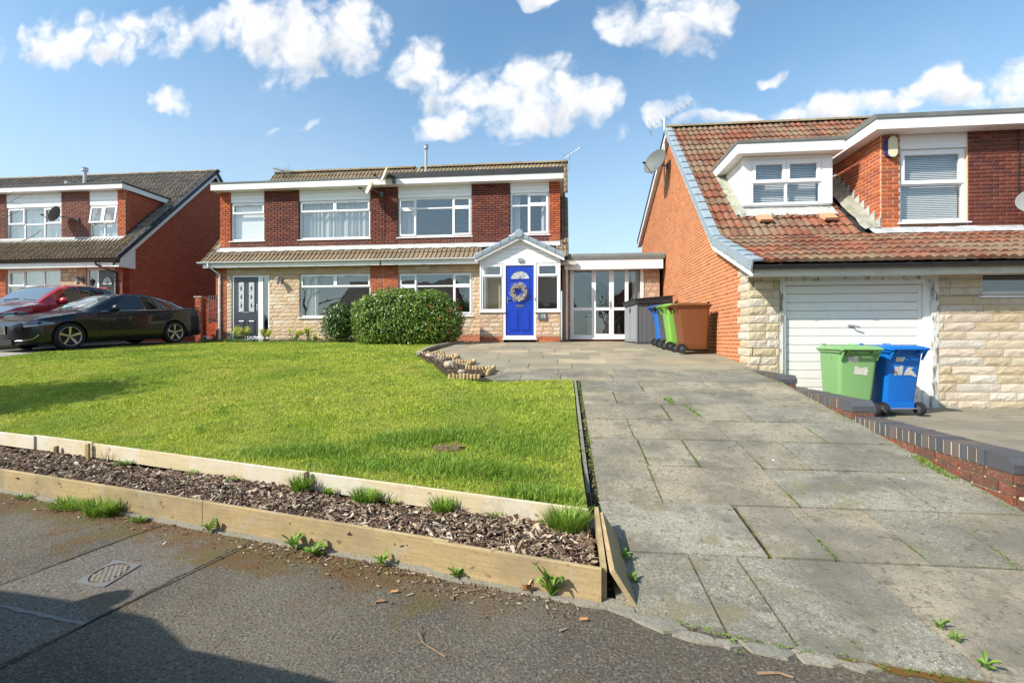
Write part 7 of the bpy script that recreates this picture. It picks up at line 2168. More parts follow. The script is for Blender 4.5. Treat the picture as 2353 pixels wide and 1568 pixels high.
# ------------------------------------------------------------------ wheelie bins
def make_bin(loc, rz, paint, label, group, stickers=False):
    t = thing('wheelie_bin', loc, label, 'wheelie bin', group, rz, local=True)
    # local: back with handle, hinges and wheels faces -y; W .58, D .72, H 1.07
    def rr_(w, d, cy, z, r=.05, n=4):
        pts = []
        for (sx, sy, a0) in ((1, -1, -90), (1, 1, 0), (-1, 1, 90), (-1, -1, 180)):
            cx, cyy = sx * (w / 2 - r), cy + sy * (d / 2 - r)
            for k in range(n + 1):
                a = R(a0 + 90 * k / n); pts.append((cx + math.cos(a) * r, cyy + math.sin(a) * r, z))
        return pts
    secs = [(.42, .46, .05, .08, .04), (.44, .50, .045, .10, .05), (.452, .515, .04, .22, .05), (.51, .62, .015, .80, .055), (.52, .64, .01, .93, .055), (.56, .70, .0, .935, .05), (.56, .70, .0, .965, .05)]
    vs = []; fs = []
    for (w, d, cy, z, r) in secs: vs += rr_(w, d, cy, z, r)
    n = 20
    for i in range(len(secs) - 1):
        for k in range(n): fs.append((i * n + k, i * n + (k + 1) % n, (i + 1) * n + (k + 1) % n, (i + 1) * n + k))
    fs.append(tuple(range(n))[::-1]); fs.append(tuple(range((len(secs) - 1) * n, len(secs) * n)))
    b = MB(); b.add(vs, fs); b.box(-.19, .19, -.238, -.205, .085, .20)
    o = b.build('body', paint, t, smooth=True); smooth_by_angle(o, 35)
    ribs = MB()
    for x in (-.10, .10): ribs.box(x - .006, x + .006, .33, .352, .82, .93)
    for y in (-.08, .1): 
        for s_ in (-1, 1): ribs.box(s_ * .262 - .006, s_ * .262 + .006, y - .006, y + .006, .84, .93)
    ribs.build('ribs', paint, t)
    # lid: domed plate with a raised moulding
    vs = []; fs = []
    ls = [(.585, .74, .0, .967, .05), (.60, .755, .0, .975, .05), (.60, .755, .0, .99, .05), (.55, .69, .0, 1.012, .07), (.46, .56, .01, 1.03, .08), (.30, .30, .02, 1.04, .1)]
    for (w, d, cy, z, r) in ls:
        q = rr_(w, d, cy, z, r); vs += [(p[0], p[1], p[2] + (.03 * max(0, -p[1]) if z > .98 else 0)) for p in q]
    for i in range(len(ls) - 1):
        for k in range(n): fs.append((i * n + k, i * n + (k + 1) % n, (i + 1) * n + (k + 1) % n, (i + 1) * n + k))
    fs.append(tuple(range(n))[::-1]); fs.append(tuple(range((len(ls) - 1) * n, len(ls) * n)))
    b = MB(); b.add(vs, fs)
    lid = b.build('lid', paint, t, smooth=True); smooth_by_angle(lid, 40)
    lb = MB()
    for s_ in (-1, 1):   # lid grips at the front
        lb.tube([(s_ * .24, .25, 1.0), (s_ * .24, .29, 1.045), (s_ * .17, .33, 1.05), (s_ * .13, .33, 1.0)], .016, 6)
    lb.build('lid_grip', paint, lid, smooth=True)
    h = MB()
    h.tube([(-.255, -.335, .96), (-.255, -.42, .985), (.255, -.42, .985), (.255, -.335, .96)], .017, 8)
    for x in (-.235, -.10, .10, .235):
        h.prism([(-.33, .955), (-.425, .985), (-.425, 1.005), (-.33, 1.012)], 'x', x - .009, x + .009)
        h.prism([(-.30, .82), (-.325, .82), (-.415, .965), (-.34, .962)], 'x', x - .006, x + .006) if abs(x) > .2 else None
    for x in (-.17, .0, .17):
        h.prism([(-.30, .93), (-.335, .90), (-.41, .955), (-.34, .965)], 'x', x - .022, x + .022) if x else None
    h.build('handle', paint, t, smooth=False)
    ax = MB(); ax.tube([(-.29, -.235, .10), (.29, -.235, .10)], .011, 8); ax.build('axle', 'metal_grey', t)
    for s_ in (-1, 1):
        M = Matrix.Translation((s_ * .265, -.235, .10)) @ Matrix.Rotation(R(90) * s_, 4, 'Y')
        w = MB(); w.lathe([(.055, -.022), (.094, -.024), (.10, -.014), (.10, .014), (.094, .024), (.07, .024), (.065, .014)], M, 24, cap=False); wo = w.build('wheel', 'rubber', t, smooth=True); smooth_by_angle(wo, 35)
        hb = MB(); hb.lathe([(.066, -.02), (.066, .008), (.03, .012), (.03, .022), (.0, .022)], M, 18)
        for k in range(8):
            a = k * math.pi / 4; c_, q_ = math.cos(a), math.sin(a)
            hb.hexa([M @ Vector(p) for p in ((c_ * .02 - q_ * .004, q_ * .02 + c_ * .004, .009), (c_ * .02 + q_ * .004, q_ * .02 - c_ * .004, .009), (c_ * .066 + q_ * .004, q_ * .066 - c_ * .004, .009), (c_ * .066 - q_ * .004, q_ * .066 + c_ * .004, .009),
                                             (c_ * .02 - q_ * .004, q_ * .02 + c_ * .004, .018), (c_ * .02 + q_ * .004, q_ * .02 - c_ * .004, .018), (c_ * .066 + q_ * .004, q_ * .066 - c_ * .004, .018), (c_ * .066 - q_ * .004, q_ * .066 + c_ * .004, .018))])
        hb.build('hub', 'bin_grey', wo)
    if stickers:
        def sk(pts, z0):
            m = MB(); m.add([(p[0], -.5 * (.515 + (.62 - .515) * ((z0 + p[1]) - .22) / .58) + .04 - .025 * ((z0 + p[1]) - .22) / .58 - .0035, z0 + p[1]) for p in pts], [tuple(range(len(pts)))]); m.build('sticker', 'sticker', t)
        if stickers == 1:
            sk([(-.05, 0), (.13, -.02), (.135, .05), (.12, .11), (.04, .085), (-.02, .12), (-.045, .11)], .62)
            sk([(-.15, 0), (.0, .0), (.0, .07), (-.14, .07)], .80)
        else:
            sk([(-.14, 0), (-.02, .0), (-.015, .13), (-.05, .14), (-.10, .12), (-.14, .135)], .60)
            sk([(-.0, 0), (.12, .0), (.17, -.03), (.20, -.02), (.14, .05), (.10, .08), (.14, .11), (.05, .12), (.02, .06)], .60)
            sk([(-.14, 0), (-.02, .0), (-.01, .06), (-.13, .07)], .80)
    return t
gz = lambda y: -1.27 + (y - 2.2) * .025 + .008
make_bin((4.33, 7.78, gz(7.8)), R(-3), 'bin_green', 'pale green wheelie bin with a torn sticker, left of the pair by the garage door', 'bins in front of the garage', 1)
make_bin((4.98, 7.88, gz(7.9)), R(6), 'bin_blue', 'blue wheelie bin with two peeling stickers, in front of the white garage door', 'bins in front of the garage', 2)
for (x, y, p, lab) in ((2.67, 10.34, 'bin_brown', 'brown wheelie bin, nearest of the row against the orange brick wall'),
                       (2.60, 11.08, 'bin_lime', 'bright green wheelie bin behind the brown one at the orange brick wall'),
                       (2.62, 11.78, 'bin_grey', 'dark grey wheelie bin between the blue and green ones'),
                       (2.64, 12.44, 'bin_blue', 'blue wheelie bin next to the grey garden store, last of the row')):
    make_bin((x, y, float(prof(y)) + .004), R(-90), p, lab, 'bins along the gable wall')

# ------------------------------------------------------------------ garden store
def garden_store():
    t = thing('garden_store', (2.05, 13.45, float(prof(13.6))), 'grey plastic garden store with black lid, standing by the glazed doors', 'garden store', None, R(7), local=True)
    # local: x to the right .98, y back 1.36
    z1f, z1b = 1.20, 1.28
    b = MB(); b.box(.0, .96, .0, 1.34, .0, .04); b.build('base', 'bin_grey', t)
    w = MB(); w.box(.03, .93, .03, .05, .04, 1.10); w.box(.91, .93, .051, 1.31, .04, 1.10); w.box(.03, .93, 1.311, 1.33, .04, 1.10); w.build('wall', 'shed_grey', t)
    for i in range(6):
        x = .035 + i * .149; p = MB(); p.prism([(x, .03), (x + .012, .018), (x + .135, .018), (x + .147, .03)], 'z', .05, 1.095); p.build('wall_panel', 'shed_grey', t)
    for s_ in (0, 1):
        d = MB(); y0 = .05 + s_ * .64; d.box(.012, .03, y0, y0 + .62, .06, 1.09); o = d.build('door', 'shed_light', t)
        q = MB(); q.box(.002, .011, y0 + .05, y0 + .57, .10, 1.04); q.build('door_panel', 'shed_light', o)
    h = MB(); h.box(-.02, .011, .60, .72, .90, 1.02); h.ring(.60, .72, .0, .0, .0, 0, 0) if False else None; h.build('latch', 'bin_grey', t)
    c = MB(); c.box(-.002, .03, -.0, .035, .04, 1.10); c.box(.93, .96, .0, .035, .04, 1.10); c.build('corner_post', 'shed_light', t)
    l = MB(); l.hexa([(-.03, -.03, 1.10), (.99, -.03, 1.10), (.99, 1.36, 1.10), (-.03, 1.36, 1.10), (-.03, -.03, 1.22), (.99, -.03, 1.31), (.99, 1.36, 1.31), (-.03, 1.36, 1.22)]); lid = l.build('lid', 'shed_roof', t)
    for i in range(3):
        x = .06 + i * .30; q = MB(); q.ring(x, x + .26, 1.125, 1.205 + .025 * i, .012, -.042, -.031); q.build('lid_rib', 'shed_roof', lid)
    r = MB(); r.hexa([(-.05, -.05, 1.221), (1.02, -.05, 1.313), (1.02, 1.38, 1.313), (-.05, 1.38, 1.221), (-.05, -.05, 1.24), (1.02, -.05, 1.335), (1.02, 1.38, 1.335), (-.05, 1.38, 1.24)]); r.build('lid_edge', 'shed_roof', lid)
garden_store()
# ------------------------------------------------------------------ plants
def leaf_cloud(name, P, Nrm, size, mt, parent, seed=1, fold=.25, stretch=2.0, jit=.9, stuff=True):
    """one folded leaf at every point, facing roughly outwards"""
    g = np.random.default_rng(seed); n = len(P)
    Nn = Nrm + g.normal(0, jit, (n, 3)) * .6; Nn /= np.linalg.norm(Nn, axis=1, keepdims=True) + 1e-9
    T = g.normal(0, 1, (n, 3)); T -= (T * Nn).sum(1, keepdims=True) * Nn; T /= np.linalg.norm(T, axis=1, keepdims=True) + 1e-9
    B = np.cross(Nn, T)
    s = (size * g.uniform(.6, 1.25, n))[:, None]; w = s / stretch
    V = np.zeros((n, 4, 3))
    V[:, 0] = P - T * s * .5; V[:, 1] = P + B * w * .5 + Nn * s * fold * .5; V[:, 2] = P + T * s * .5; V[:, 3] = P - B * w * .5 + Nn * s * fold * .5
    idx = np.arange(n)[:, None] * 4
    F = np.concatenate([idx + np.array([[0, 1, 2]]), idx + np.array([[0, 2, 3]])], 0)
    return np_mesh(name, V.reshape(-1, 3), F, np.tile(g.uniform(0, 1, n), 2), mt, parent, stuff)
def bush_points(n, c, r, p=2.6, seed=1, flat=0.0, lump=.06, depth=.10, zmin=-1.0):
    g = np.random.default_rng(seed)
    d = g.normal(0, 1, (n, 3)); d /= np.linalg.norm(d, axis=1, keepdims=True)
    q = (np.abs(d) ** p).sum(1) ** (-1 / p)
    ph = g.uniform(0, 6, 6)
    l = 1 + lump * (np.sin(d[:, 0] * 7 + ph[0]) * np.sin(d[:, 2] * 6 + ph[1]) + .6 * np.sin(d[:, 1] * 13 + d[:, 2] * 11 + ph[2]) + .5 * np.sin(d[:, 0] * 21 + ph[3]) * np.sin(d[:, 2] * 19 + ph[4]))
    k = (q * l * (1 - depth * g.random(n) ** 1.5))[:, None]
    P = d * k * np.array(r)[None, :]
    N_ = d * (np.abs(d) ** (p - 2)) / np.array(r)[None, :]; N_ /= np.linalg.norm(N_, axis=1, keepdims=True)
    P = P + np.array(c)[None, :]
    return P, N_
def core_blob(b, c, r, p=2.6, nu=20, nv=10, k=.86):
    vs = []; fs = []
    for j in range(nv + 1):
        ph = -math.pi / 2 + math.pi * j / nv
        for i in range(nu):
            th = 2 * math.pi * i / nu
            d = (math.cos(ph) * math.cos(th), math.cos(ph) * math.sin(th), math.sin(ph))
            q = sum(abs(x) ** p for x in d) ** (-1 / p) * k
            vs.append((c[0] + d[0] * q * r[0], c[1] + d[1] * q * r[1], c[2] + d[2] * q * r[2]))
    for j in range(nv):
        for i in range(nu): fs.append((j * nu + i, j * nu + (i + 1) % nu, (j + 1) * nu + (i + 1) % nu, (j + 1) * nu + i))
    b.add(vs, fs)
def stems(b, base, tips, r=.006):
    for t in tips: b.tube([base, Vector(base).lerp(Vector(t), .5) + Vector((0, 0, .03)), t], [r, r * .8, r * .5], 4)
def hedges():
    t = thing('clipped_hedge', (0, 0, 0), 'large rounded glossy green hedge in front of the window left of the porch', 'hedge')
    c, r = (-4.44, 13.55, .55), (1.58, .85, .90)
    P, N_ = bush_points(22000, c, r, 3.0, 3, lump=.05, depth=.20)
    sh = np.random.default_rng(8).random(len(P)) < .035; P = P + N_ * (sh * np.random.default_rng(9).random(len(P)) * .09)[:, None]
    z = P[:, 2]; ok = (z > -.16) & (P[:, 1] < 14.1 + .3)
    # lower shoulder at the right-hand end
    P[:, 2] = np.where(P[:, 0] > -3.6, P[:, 2] - (P[:, 0] + 3.6) * .22 * (P[:, 2] > .6), P[:, 2])
    P = P[ok]; N_ = N_[ok]
    leaf_cloud('foliage', P, N_, .072, 'hedge_leaf', t, 5, jit=1.0)
    b = MB(); core_blob(b, c, r, 3.0, k=.84); b.build('twig_core', 'hedge_core', t)
    # red berry sprays low on the right
    g = np.random.default_rng(6); P2, N2 = bush_points(5000, c, (r[0] * 1.01, r[1] * 1.01, r[2] * 1.01), 3.0, 13, lump=.035, depth=.04)
    ok = (P2[:, 0] > -3.75) & (P2[:, 2] > -.1) & (P2[:, 2] < 1.0) & (P2[:, 1] < 13.6)
    cl = (np.sin(P2[:, 0] * 13 + 1) * np.sin(P2[:, 2] * 11 + P2[:, 1] * 5) > .62)
    P2 = P2[ok & cl]; N2 = N2[ok & cl]
    leaf_cloud('berries', P2, N2, .045, 'berry', t, 7, stretch=1.1)
    t = thing('holly_bush', (0, 0, 0), 'smaller dark round bush between the flower bed and the big hedge', 'bush')
    c, r = (-6.80, 14.2, .46), (.56, .50, .66)
    P, N_ = bush_points(4200, c, r, 2.3, 23, lump=.13, depth=.30)
    leaf_cloud('foliage', P[P[:, 2] > -.08], N_[P[:, 2] > -.08], .060, 'holly_leaf', t, 25, stretch=1.6)
    b = MB(); core_blob(b, c, r, 2.3, k=.70); b.build('twig_core', 'hedge_core', t)
    # flower bed: euphorbias and low plants
    rr = random.Random(31)
    def euph(u, v, Y, h, w, n, lab, grp):
        x = tx(u) * Y; z0 = float(prof(Y)) + .0
        t = thing('euphorbia', (x, Y, z0), lab, 'plant', grp)
        s = MB(); pts = []; lv = []; ln = []
        for i in range(n):
            a = rr.uniform(0, 6.28); q = rr.uniform(.2, 1) ** .7
            tip = Vector((x + math.cos(a) * w * q, Y + math.sin(a) * w * .5 * q, z0 + h * rr.uniform(.62, 1.0)))
            b0 = Vector((x + math.cos(a) * .05, Y + math.sin(a) * .03, z0))
            s.tube([b0, b0.lerp(tip, .6) + Vector((0, 0, .04)), tip], [.008, .006, .004], 4)
            for k in range(44):
                pts.append(tip + Vector((rr.gauss(0, .036), rr.gauss(0, .036), rr.gauss(-.02, .05))))
            for k in range(16):
                p = b0.lerp(tip, rr.uniform(.15, .8)); lv.append(p + Vector((rr.gauss(0, .03), rr.gauss(0, .03), 0)))
        s.build('stem', 'plant_leaf', t)
        L = Vector((x, Y, z0))
        P = np.array([p - L for p in pts]); N_ = np.tile(np.array([[0, -.4, 1.]]), (len(P), 1)); leaf_cloud('flower_heads', P, N_, .045, 'euphorbia', t, rr.randrange(999), stretch=1.3)
        P = np.array([p - L for p in lv]); N_ = np.tile(np.array([[0, -.4, 1.]]), (len(P), 1)); leaf_cloud('leaves', P, N_, .06, 'plant_leaf', t, rr.randrange(999), stretch=3)
    g_ = 'yellow-green euphorbias in the flower bed'
    euph(557, 740, 14.75, .46, .42, 14, 'tallest yellow-green plant in front of the grey front door', g_)
    euph(612, 745, 14.8, .38, .26, 9, 'yellow plant right of the grey door, by the white side light', g_)
    euph(672, 745, 14.8, .40, .36, 9, 'loose yellow-green plant under the stone wall, middle of the flower bed', g_)
    euph(710, 745, 14.75, .46, .22, 7, 'yellow-topped plant just left of the dark round bush', g_)
    euph(722, 755, 14.45, .22, .10, 4, 'short bright yellow plant at the foot of the dark round bush', g_)
    # low green ground cover with white and mauve flowers along the bed
    P = []; F_ = []
    for i in range(3600):
        x = rr.uniform(-11.7, -6.2); y = 14.32 + abs(rr.gauss(0, .22)); hh = (.06 + .09 * abs(math.sin(x * 3.1) * math.sin(x * 7.3 + 1))) 
        P.append((x, y, float(prof(y)) + rr.random() * hh))
    P = np.array(P); o = leaf_cloud('ground_cover', P, np.tile(np.array([[0, -.5, 1.]]), (len(P), 1)), .055, 'plant_leaf', None, 44, stretch=2.4); tag(o, 'low leafy ground cover along the foot of the flower bed', 'plants')
    for i in range(110):
        cx = rr.choice([-9.95, -9.75, -11.45, -9.5]); x = cx + rr.gauss(0, .13); y = 14.35 + abs(rr.gauss(0, .12)); F_.append((x, y, float(prof(y)) + rr.uniform(.08, .20)))
    P = np.array(F_); o = leaf_cloud('small_flowers', P, np.tile(np.array([[0, -.8, .6]]), (len(P), 1)), .05, 'petal', None, 45, stretch=1.1); tag(o, 'small white and mauve flowers in the bed in front of the grey door', 'flowers')
    # longer grass fringe between bush and hedge
hedges()

def tuft(name, x, y, z, h, w, n, mt, label, cat, group, seed=1, lean=.5, wid=.006):
    g = np.random.default_rng(seed)
    a = g.uniform(0, 2 * np.pi, n); r0 = w * .35 * np.sqrt(g.random(n))
    X = np.cos(a) * r0; Y = np.sin(a) * r0 * .6
    hh = h * g.uniform(.45, 1.0, n); la = a + g.normal(0, .7, n); le = hh * g.uniform(.15, lean * 1.7, n)
    dx, dy = np.cos(la + 1.57) * wid / 2, np.sin(la + 1.57) * wid / 2
    lx, ly = np.cos(la) * le, np.sin(la) * le
    V = np.zeros((n, 7, 3))
    def P(i, t, k, s): V[:, i] = np.stack([X + lx * t * t + dx * k * s, Y + ly * t * t + dy * k * s, hh * (t - .25 * t * t * le / np.maximum(hh, .001))], 1)
    P(0, 0, -1, 1); P(1, 0, 1, 1); P(2, .4, 1, .9); P(3, .4, -1, .9); P(4, .75, 1, .6); P(5, .75, -1, .6); P(6, 1, 0, 0)
    idx = np.arange(n)[:, None] * 7
    F = np.concatenate([idx + np.array([f]) for f in ([0, 1, 2], [0, 2, 3], [3, 2, 4], [3, 4, 5], [5, 4, 6])], 0)
    o = np_mesh(name, V.reshape(-1, 3), F, np.tile(g.uniform(0, 1, n), 5), mt, None, False)
    o.location = (x, y, z); return tag(o, label, cat, group)
def rosette(x, y, z, s, n, label, seed, mt='weed', up=.5, group='weeds at the foot of the brown boards'):
    rr = random.Random(seed); b = MB()
    for i in range(n):
        a = 6.283 * i / n * 2.4 + rr.uniform(-.3, .3); l = s * rr.uniform(.6, 1.0); w = l * .42; e = rr.uniform(.1, up) + (i / n) * up * .8
        d = Vector((math.cos(a), math.sin(a), 0)); q = Vector((-d.y, d.x, 0))
        p0 = Vector((0, 0, .004 + .02 * i / n)); p1 = p0 + d * l * .35 + Vector((0, 0, l * e * .6)); p2 = p0 + d * l * .75 + Vector((0, 0, l * e * .9)); p3 = p0 + d * l + Vector((0, 0, l * e * .7))
        b.add([p0 - q * w * .1, p0 + q * w * .1, p1 + q * w * .45, p2 + q * w * .4, p3, p2 - q * w * .4, p1 - q * w * .45, p1 - Vector((0, 0, .006)), p2 - Vector((0, 0, .006))],
              [(0, 1, 2, 7), (0, 7, 6), (7, 2, 3, 8), (6, 7, 8, 5), (8, 3, 4), (5, 8, 4)], rr.random())
    o = b.build('weed', mt, None, loc=(0, 0, 0)); o.location = (x, y, z); return tag(o, label, 'weed', group)
def small_plants():
    gt = 'grass tufts against the pale boards'
    zb = -1.165
    def I(x, d): return float(innerY(x)) - d
    tuft('grass_tuft', .03, I(.03, .13), zb, .19, .30, 800, 'grass_long', 'dense tall tuft in the corner of the bed by the driveway', 'grass tuft', gt, 1, .45)
    tuft('grass_tuft', -.80, I(-.8, .08), zb, .13, .2, 280, 'grass_long', 'medium tuft in the middle of the bed against the pale board', 'grass tuft', gt, 2, .6)
    tuft('grass_tuft', -1.40, I(-1.4, .09), zb, .13, .28, 340, 'grass_long', 'wide low tuft left of the middle of the bed', 'grass tuft', gt, 3, .7)
    tuft('grass_tuft', -1.98, I(-1.98, .09), zb, .16, .2, 280, 'grass_long', 'upright tuft beside the dark split peg', 'grass tuft', gt, 4, .4)
    tuft('grass_tuft', -1.75, I(-1.75, .05), zb, .075, .10, 100, 'grass_long', 'small tuft just right of the one at the dark peg', 'grass tuft', gt, 5, .7)
    tuft('grass_tuft', -4.05, I(-4.05, .06), zb, .07, .20, 110, 'weed', 'flat green weed tuft by the boards, far left of the bed', 'grass tuft', gt, 6, .9)
    tuft('grass_tuft', -4.35, I(-4.35, .03), zb, .17, .14, 34, 'timber_pale', 'thin dry grass stalks standing right of the square peg', 'grass tuft', gt, 7, .6, .003)
    tuft('grass_tuft', -.42, I(-.42, .06), zb, .05, .2, 70, 'grass_long', 'sparse short blades between the corner tuft and the middle tuft', 'grass tuft', gt, 8, .9)
    for k, (x, d, h, n) in enumerate(((-3.2, .04, .05, 50), (-2.7, .07, .06, 60), (-1.2, .04, .05, 40), (-.1, .02, .05, 60))):
        tuft('grass_sprig', x, I(x, d), zb, h, .12, n, 'grass_long', ['tiny sprig far left along the pale board', 'small sprig left of the dark peg', 'small sprig between the two middle tufts', 'tiny sprig touching the corner tuft'][k], 'grass sprig', 'grass sprigs in the bark', 20 + k, .8)
    zs = -1.272
    def F(x, d): return float(edgeY(x)) - d
    tuft('grass_tuft', -3.72, F(-3.72, .05), zs, .10, .42, 300, 'grass_long', 'broad flattened grass tuft on the tarmac below the left board', 'grass tuft', 'grass on the pavement', 11, 1.0)
    tuft('grass_tuft', -3.35, F(-3.3, .05), zs, .15, .34, 360, 'grass_long', 'bushier grass tuft on the tarmac left of the board joint', 'grass tuft', 'grass on the pavement', 12, .8)
    tuft('grass_tuft', -4.3, F(-4.3, .05), zs, .05, .2, 60, 'weed', 'sparse grass on the tarmac at the far left board', 'grass tuft', 'grass on the pavement', 13, .9)
    tuft('grass_tuft', -2.95, F(-2.95, .06), zs, .05, .16, 80, 'weed', 'low sprouts just right of the bushier grass tuft', 'grass tuft', 'grass on the pavement', 14, .9)
    rosette(-2.32, F(-2.32, .04), zs, .075, 11, 'small leafy weed at the left half of the middle board', 1, up=.9)
    rosette(-1.62, F(-1.62, .05), zs, .085, 12, 'left one of the two leafy weeds growing side by side', 2, up=.9)
    rosette(-1.46, F(-1.46, .06), zs, .085, 16, 'right, broader one of the two leafy weeds growing side by side', 3, up=.4)
    rosette(-1.01, F(-1.01, .045), zs, .065, 12, 'bright little weed in the middle of the long board', 4, up=.8)
    rosette(-.56, F(-.56, .03), zs, .06, 12, 'small star-shaped weed just left of the board overlap', 5, up=.8)
    rosette(-.055, F(-.055, .035), zs, .10, 16, 'tallest bright weed in front of the board nearest the driveway', 6, up=1.3)
    rosette(-.17, F(-.17, .03), zs, .05, 14, 'withered reddish weed beside the tallest bright weed', 7, 'dead_leaf', .8)
    gd = 'weeds at the sides of the driveway'
    rosette(.345, 2.72, float(prof(2.72)) + .002, .06, 10, 'fern-like weed behind the leaning board', 8, up=.6, group=gd)
    rosette(.36, 2.52, float(prof(2.52)) + .002, .05, 9, 'small weed in the shade of the leaning board', 9, up=.5, group=gd)
    for k, (u, v, Y, s) in enumerate(((2160, 1450, 0, .04), (2195, 1478, 0, .035), (2265, 1540, 0, .05))):
        y = 1.268 * 1100 / (v - 780) * ((u - 1176) / 1100 * math.sin(YAW) + math.cos(YAW)); x = tx(u) * y
        rosette(x, y, float(prof(y)) + .004, s, 10, ['upper weed in the joint at the bottom right of the drive', 'middle weed in the joint at the bottom right of the drive', 'lowest weed at the bottom right corner of the drive'][k], 30 + k, up=.7, group=gd)
    tuft('grass_tuft', -6.05, 14.0, float(prof(14.0)), .26, .4, 160, 'grass', 'longer grass between the dark bush and the big hedge', 'grass tuft', None, 41, .5, .02)
small_plants()

# ------------------------------------------------------------------ odds and ends on the ground
def ground_things():
    # stop-tap cover
    t = thing('drain_cover', (-2.45, 2.38, -1.276), 'round grid cover in a square grey frame set in the tarmac', 'drain cover')
    c = Vector((-2.455, 2.375)); a = R(-5)
    ex, ey = Vector((math.cos(R(82)), math.sin(R(82)))), Vector((-math.sin(R(82)), math.cos(R(82))))
    ex2 = Vector((.985, -.17)).normalized(); ey2 = Vector((-.10, .99)).normalized()
    n = 36
    def W(p, z): q = c + ex2 * p[0] + ey2 * p[1]; return (q.x, q.y, z)
    b = MB(); sq = [(-.10, -.125), (.10, -.125), (.10, .125), (-.10, .125)]
    rim = [(.092 * math.cos(6.283 * k / n), .112 * math.sin(6.283 * k / n)) for k in range(n)]
    out = []
    for k in range(n):
        th = 6.283 * k / n; m = max(abs(math.cos(th)) / .10, abs(math.sin(th)) / .125); out.append((math.cos(th) / m, math.sin(th) / m))
    b.add([W(p, -1.270) for p in out] + [W(p, -1.270) for p in rim] + [W(p, -1.281) for p in out] + [W(p, -1.281) for p in rim],
          [(k, (k + 1) % n, n + (k + 1) % n, n + k) for k in range(n)] + [(2 * n + k, 2 * n + (k + 1) % n, (k + 1) % n, k) for k in range(n)] + [(n + k, n + (k + 1) % n, 3 * n + (k + 1) % n, 3 * n + k) for k in range(n)])
    b.build('frame', 'frame_steel', t)
    b = MB(); b.add([W((p[0] * .96, p[1] * .96), -1.2755) for p in rim], [tuple(range(n))]); b.build('lid', 'peg', t)
    i = 0
    for r in range(-5, 6):
        for q in range(-3, 4):
            x = q * .032 + (.016 if r % 2 else 0); y = r * .020
            if (x / .08) ** 2 + (y / .10) ** 2 > 1: continue
            m = MB(); m.hexa([W((x - .0135, y - .0075), -1.276), W((x + .0135, y - .0075), -1.276), W((x + .0135, y + .0075), -1.276), W((x - .0135, y + .0075), -1.276),
                              W((x - .0125, y - .0065), -1.270), W((x + .0125, y - .0065), -1.270), W((x + .0125, y + .0065), -1.270), W((x - .0125, y + .0065), -1.270)]); m.build('tread_block', 'iron', t)
    # stump
    b = MB(); rr = random.Random(5); n = 16; x0, y0 = -.97, 4.13; z = float(lawnH(x0, y0))
    rad = [.10 * rr.uniform(.75, 1.2) for _ in range(n)]
    top = [(x0 + math.cos(6.283 * k / n) * rad[k] * 1.25, y0 + math.sin(6.283 * k / n) * rad[k] * .95, z + .016 + rr.uniform(-.012, .012)) for k in range(n)]
    bot = [(x0 + math.cos(6.283 * k / n) * rad[k] * 1.5, y0 + math.sin(6.283 * k / n) * rad[k] * 1.2, z - .03) for k in range(n)]
    b.add(top + bot + [(x0, y0, z + .006)], [(k, (k + 1) % n, 2 * n) for k in range(n)] + [(n + k, n + (k + 1) % n, (k + 1) % n, k) for k in range(n)])
    o = b.build('tree_stump', 'stump', None, loc=(x0, y0, z)); tag(o, 'old low split tree stump sunk in the lawn', 'tree stump')
    # twigs
    def twig(paths, label, r=.004, z=-1.274):
        b = MB()
        for p in paths: b.tube([(q[0], q[1], z + (q[2] if len(q) > 2 else 0)) for q in p], [r * (1 - .5 * i / len(p)) for i in range(len(p))], 5)
        o = b.build('twig', 'twig', None, loc=(paths[0][0][0], paths[0][0][1], z)); tag(o, label, 'twig', 'fallen twigs')
    S = lambda u, v: (tx(u) * (1.28 * 1100 / (v - 780)) / 1, 0)
    def G(u, v, h=0):
        a = (u - 1176) / 1100; zc = 1.276 * 1100 / (v - 780)
        return (zc * (a * math.cos(YAW) - math.sin(YAW)), zc * (a * math.sin(YAW) + math.cos(YAW)), h)
    twig([[G(1022, 1508), G(990, 1490, .004), G(970, 1478, .006), G(960, 1455, .01), G(965, 1438, .004)], [G(968, 1478, .006), G(945, 1486)], [G(962, 1462, .008), G(975, 1448)]], 'thin forked twig lying alone on the tarmac', .0022)
    twig([[G(1040, 1378), G(1042, 1362, .003), G(1112, 1354, .004)]], 'pale curved stick by the board overlap', .004)
    twig([[G(1740, 1546), G(1790, 1547, .003), G(1822, 1556)]], 'short thick brown stick at the bottom of the drive', .006)
    twig([[G(862, 1385), G(880, 1375, .004)]], 'curled brown leaf stalk on the tarmac below the boards', .006)
    for k, (u, v) in enumerate(((905, 1360), (1340, 1424), (875, 1382))):
        p = G(u, v); b = MB(); b.add([(p[0] - .02, p[1] - .008, -1.272), (p[0] + .02, p[1] - .006, -1.268), (p[0] + .018, p[1] + .008, -1.262), (p[0] - .016, p[1] + .01, -1.270)], [(0, 1, 2, 3)], .3 * k)
        o = b.build('fallen_leaf', 'dead_leaf', None, loc=(p[0], p[1], -1.27)); tag(o, ['pale leaf below the middle of the boards', 'small tan leaf near the driveway corner', 'brown leaf in front of the mossy strip'][k], 'leaf', 'fallen leaves')
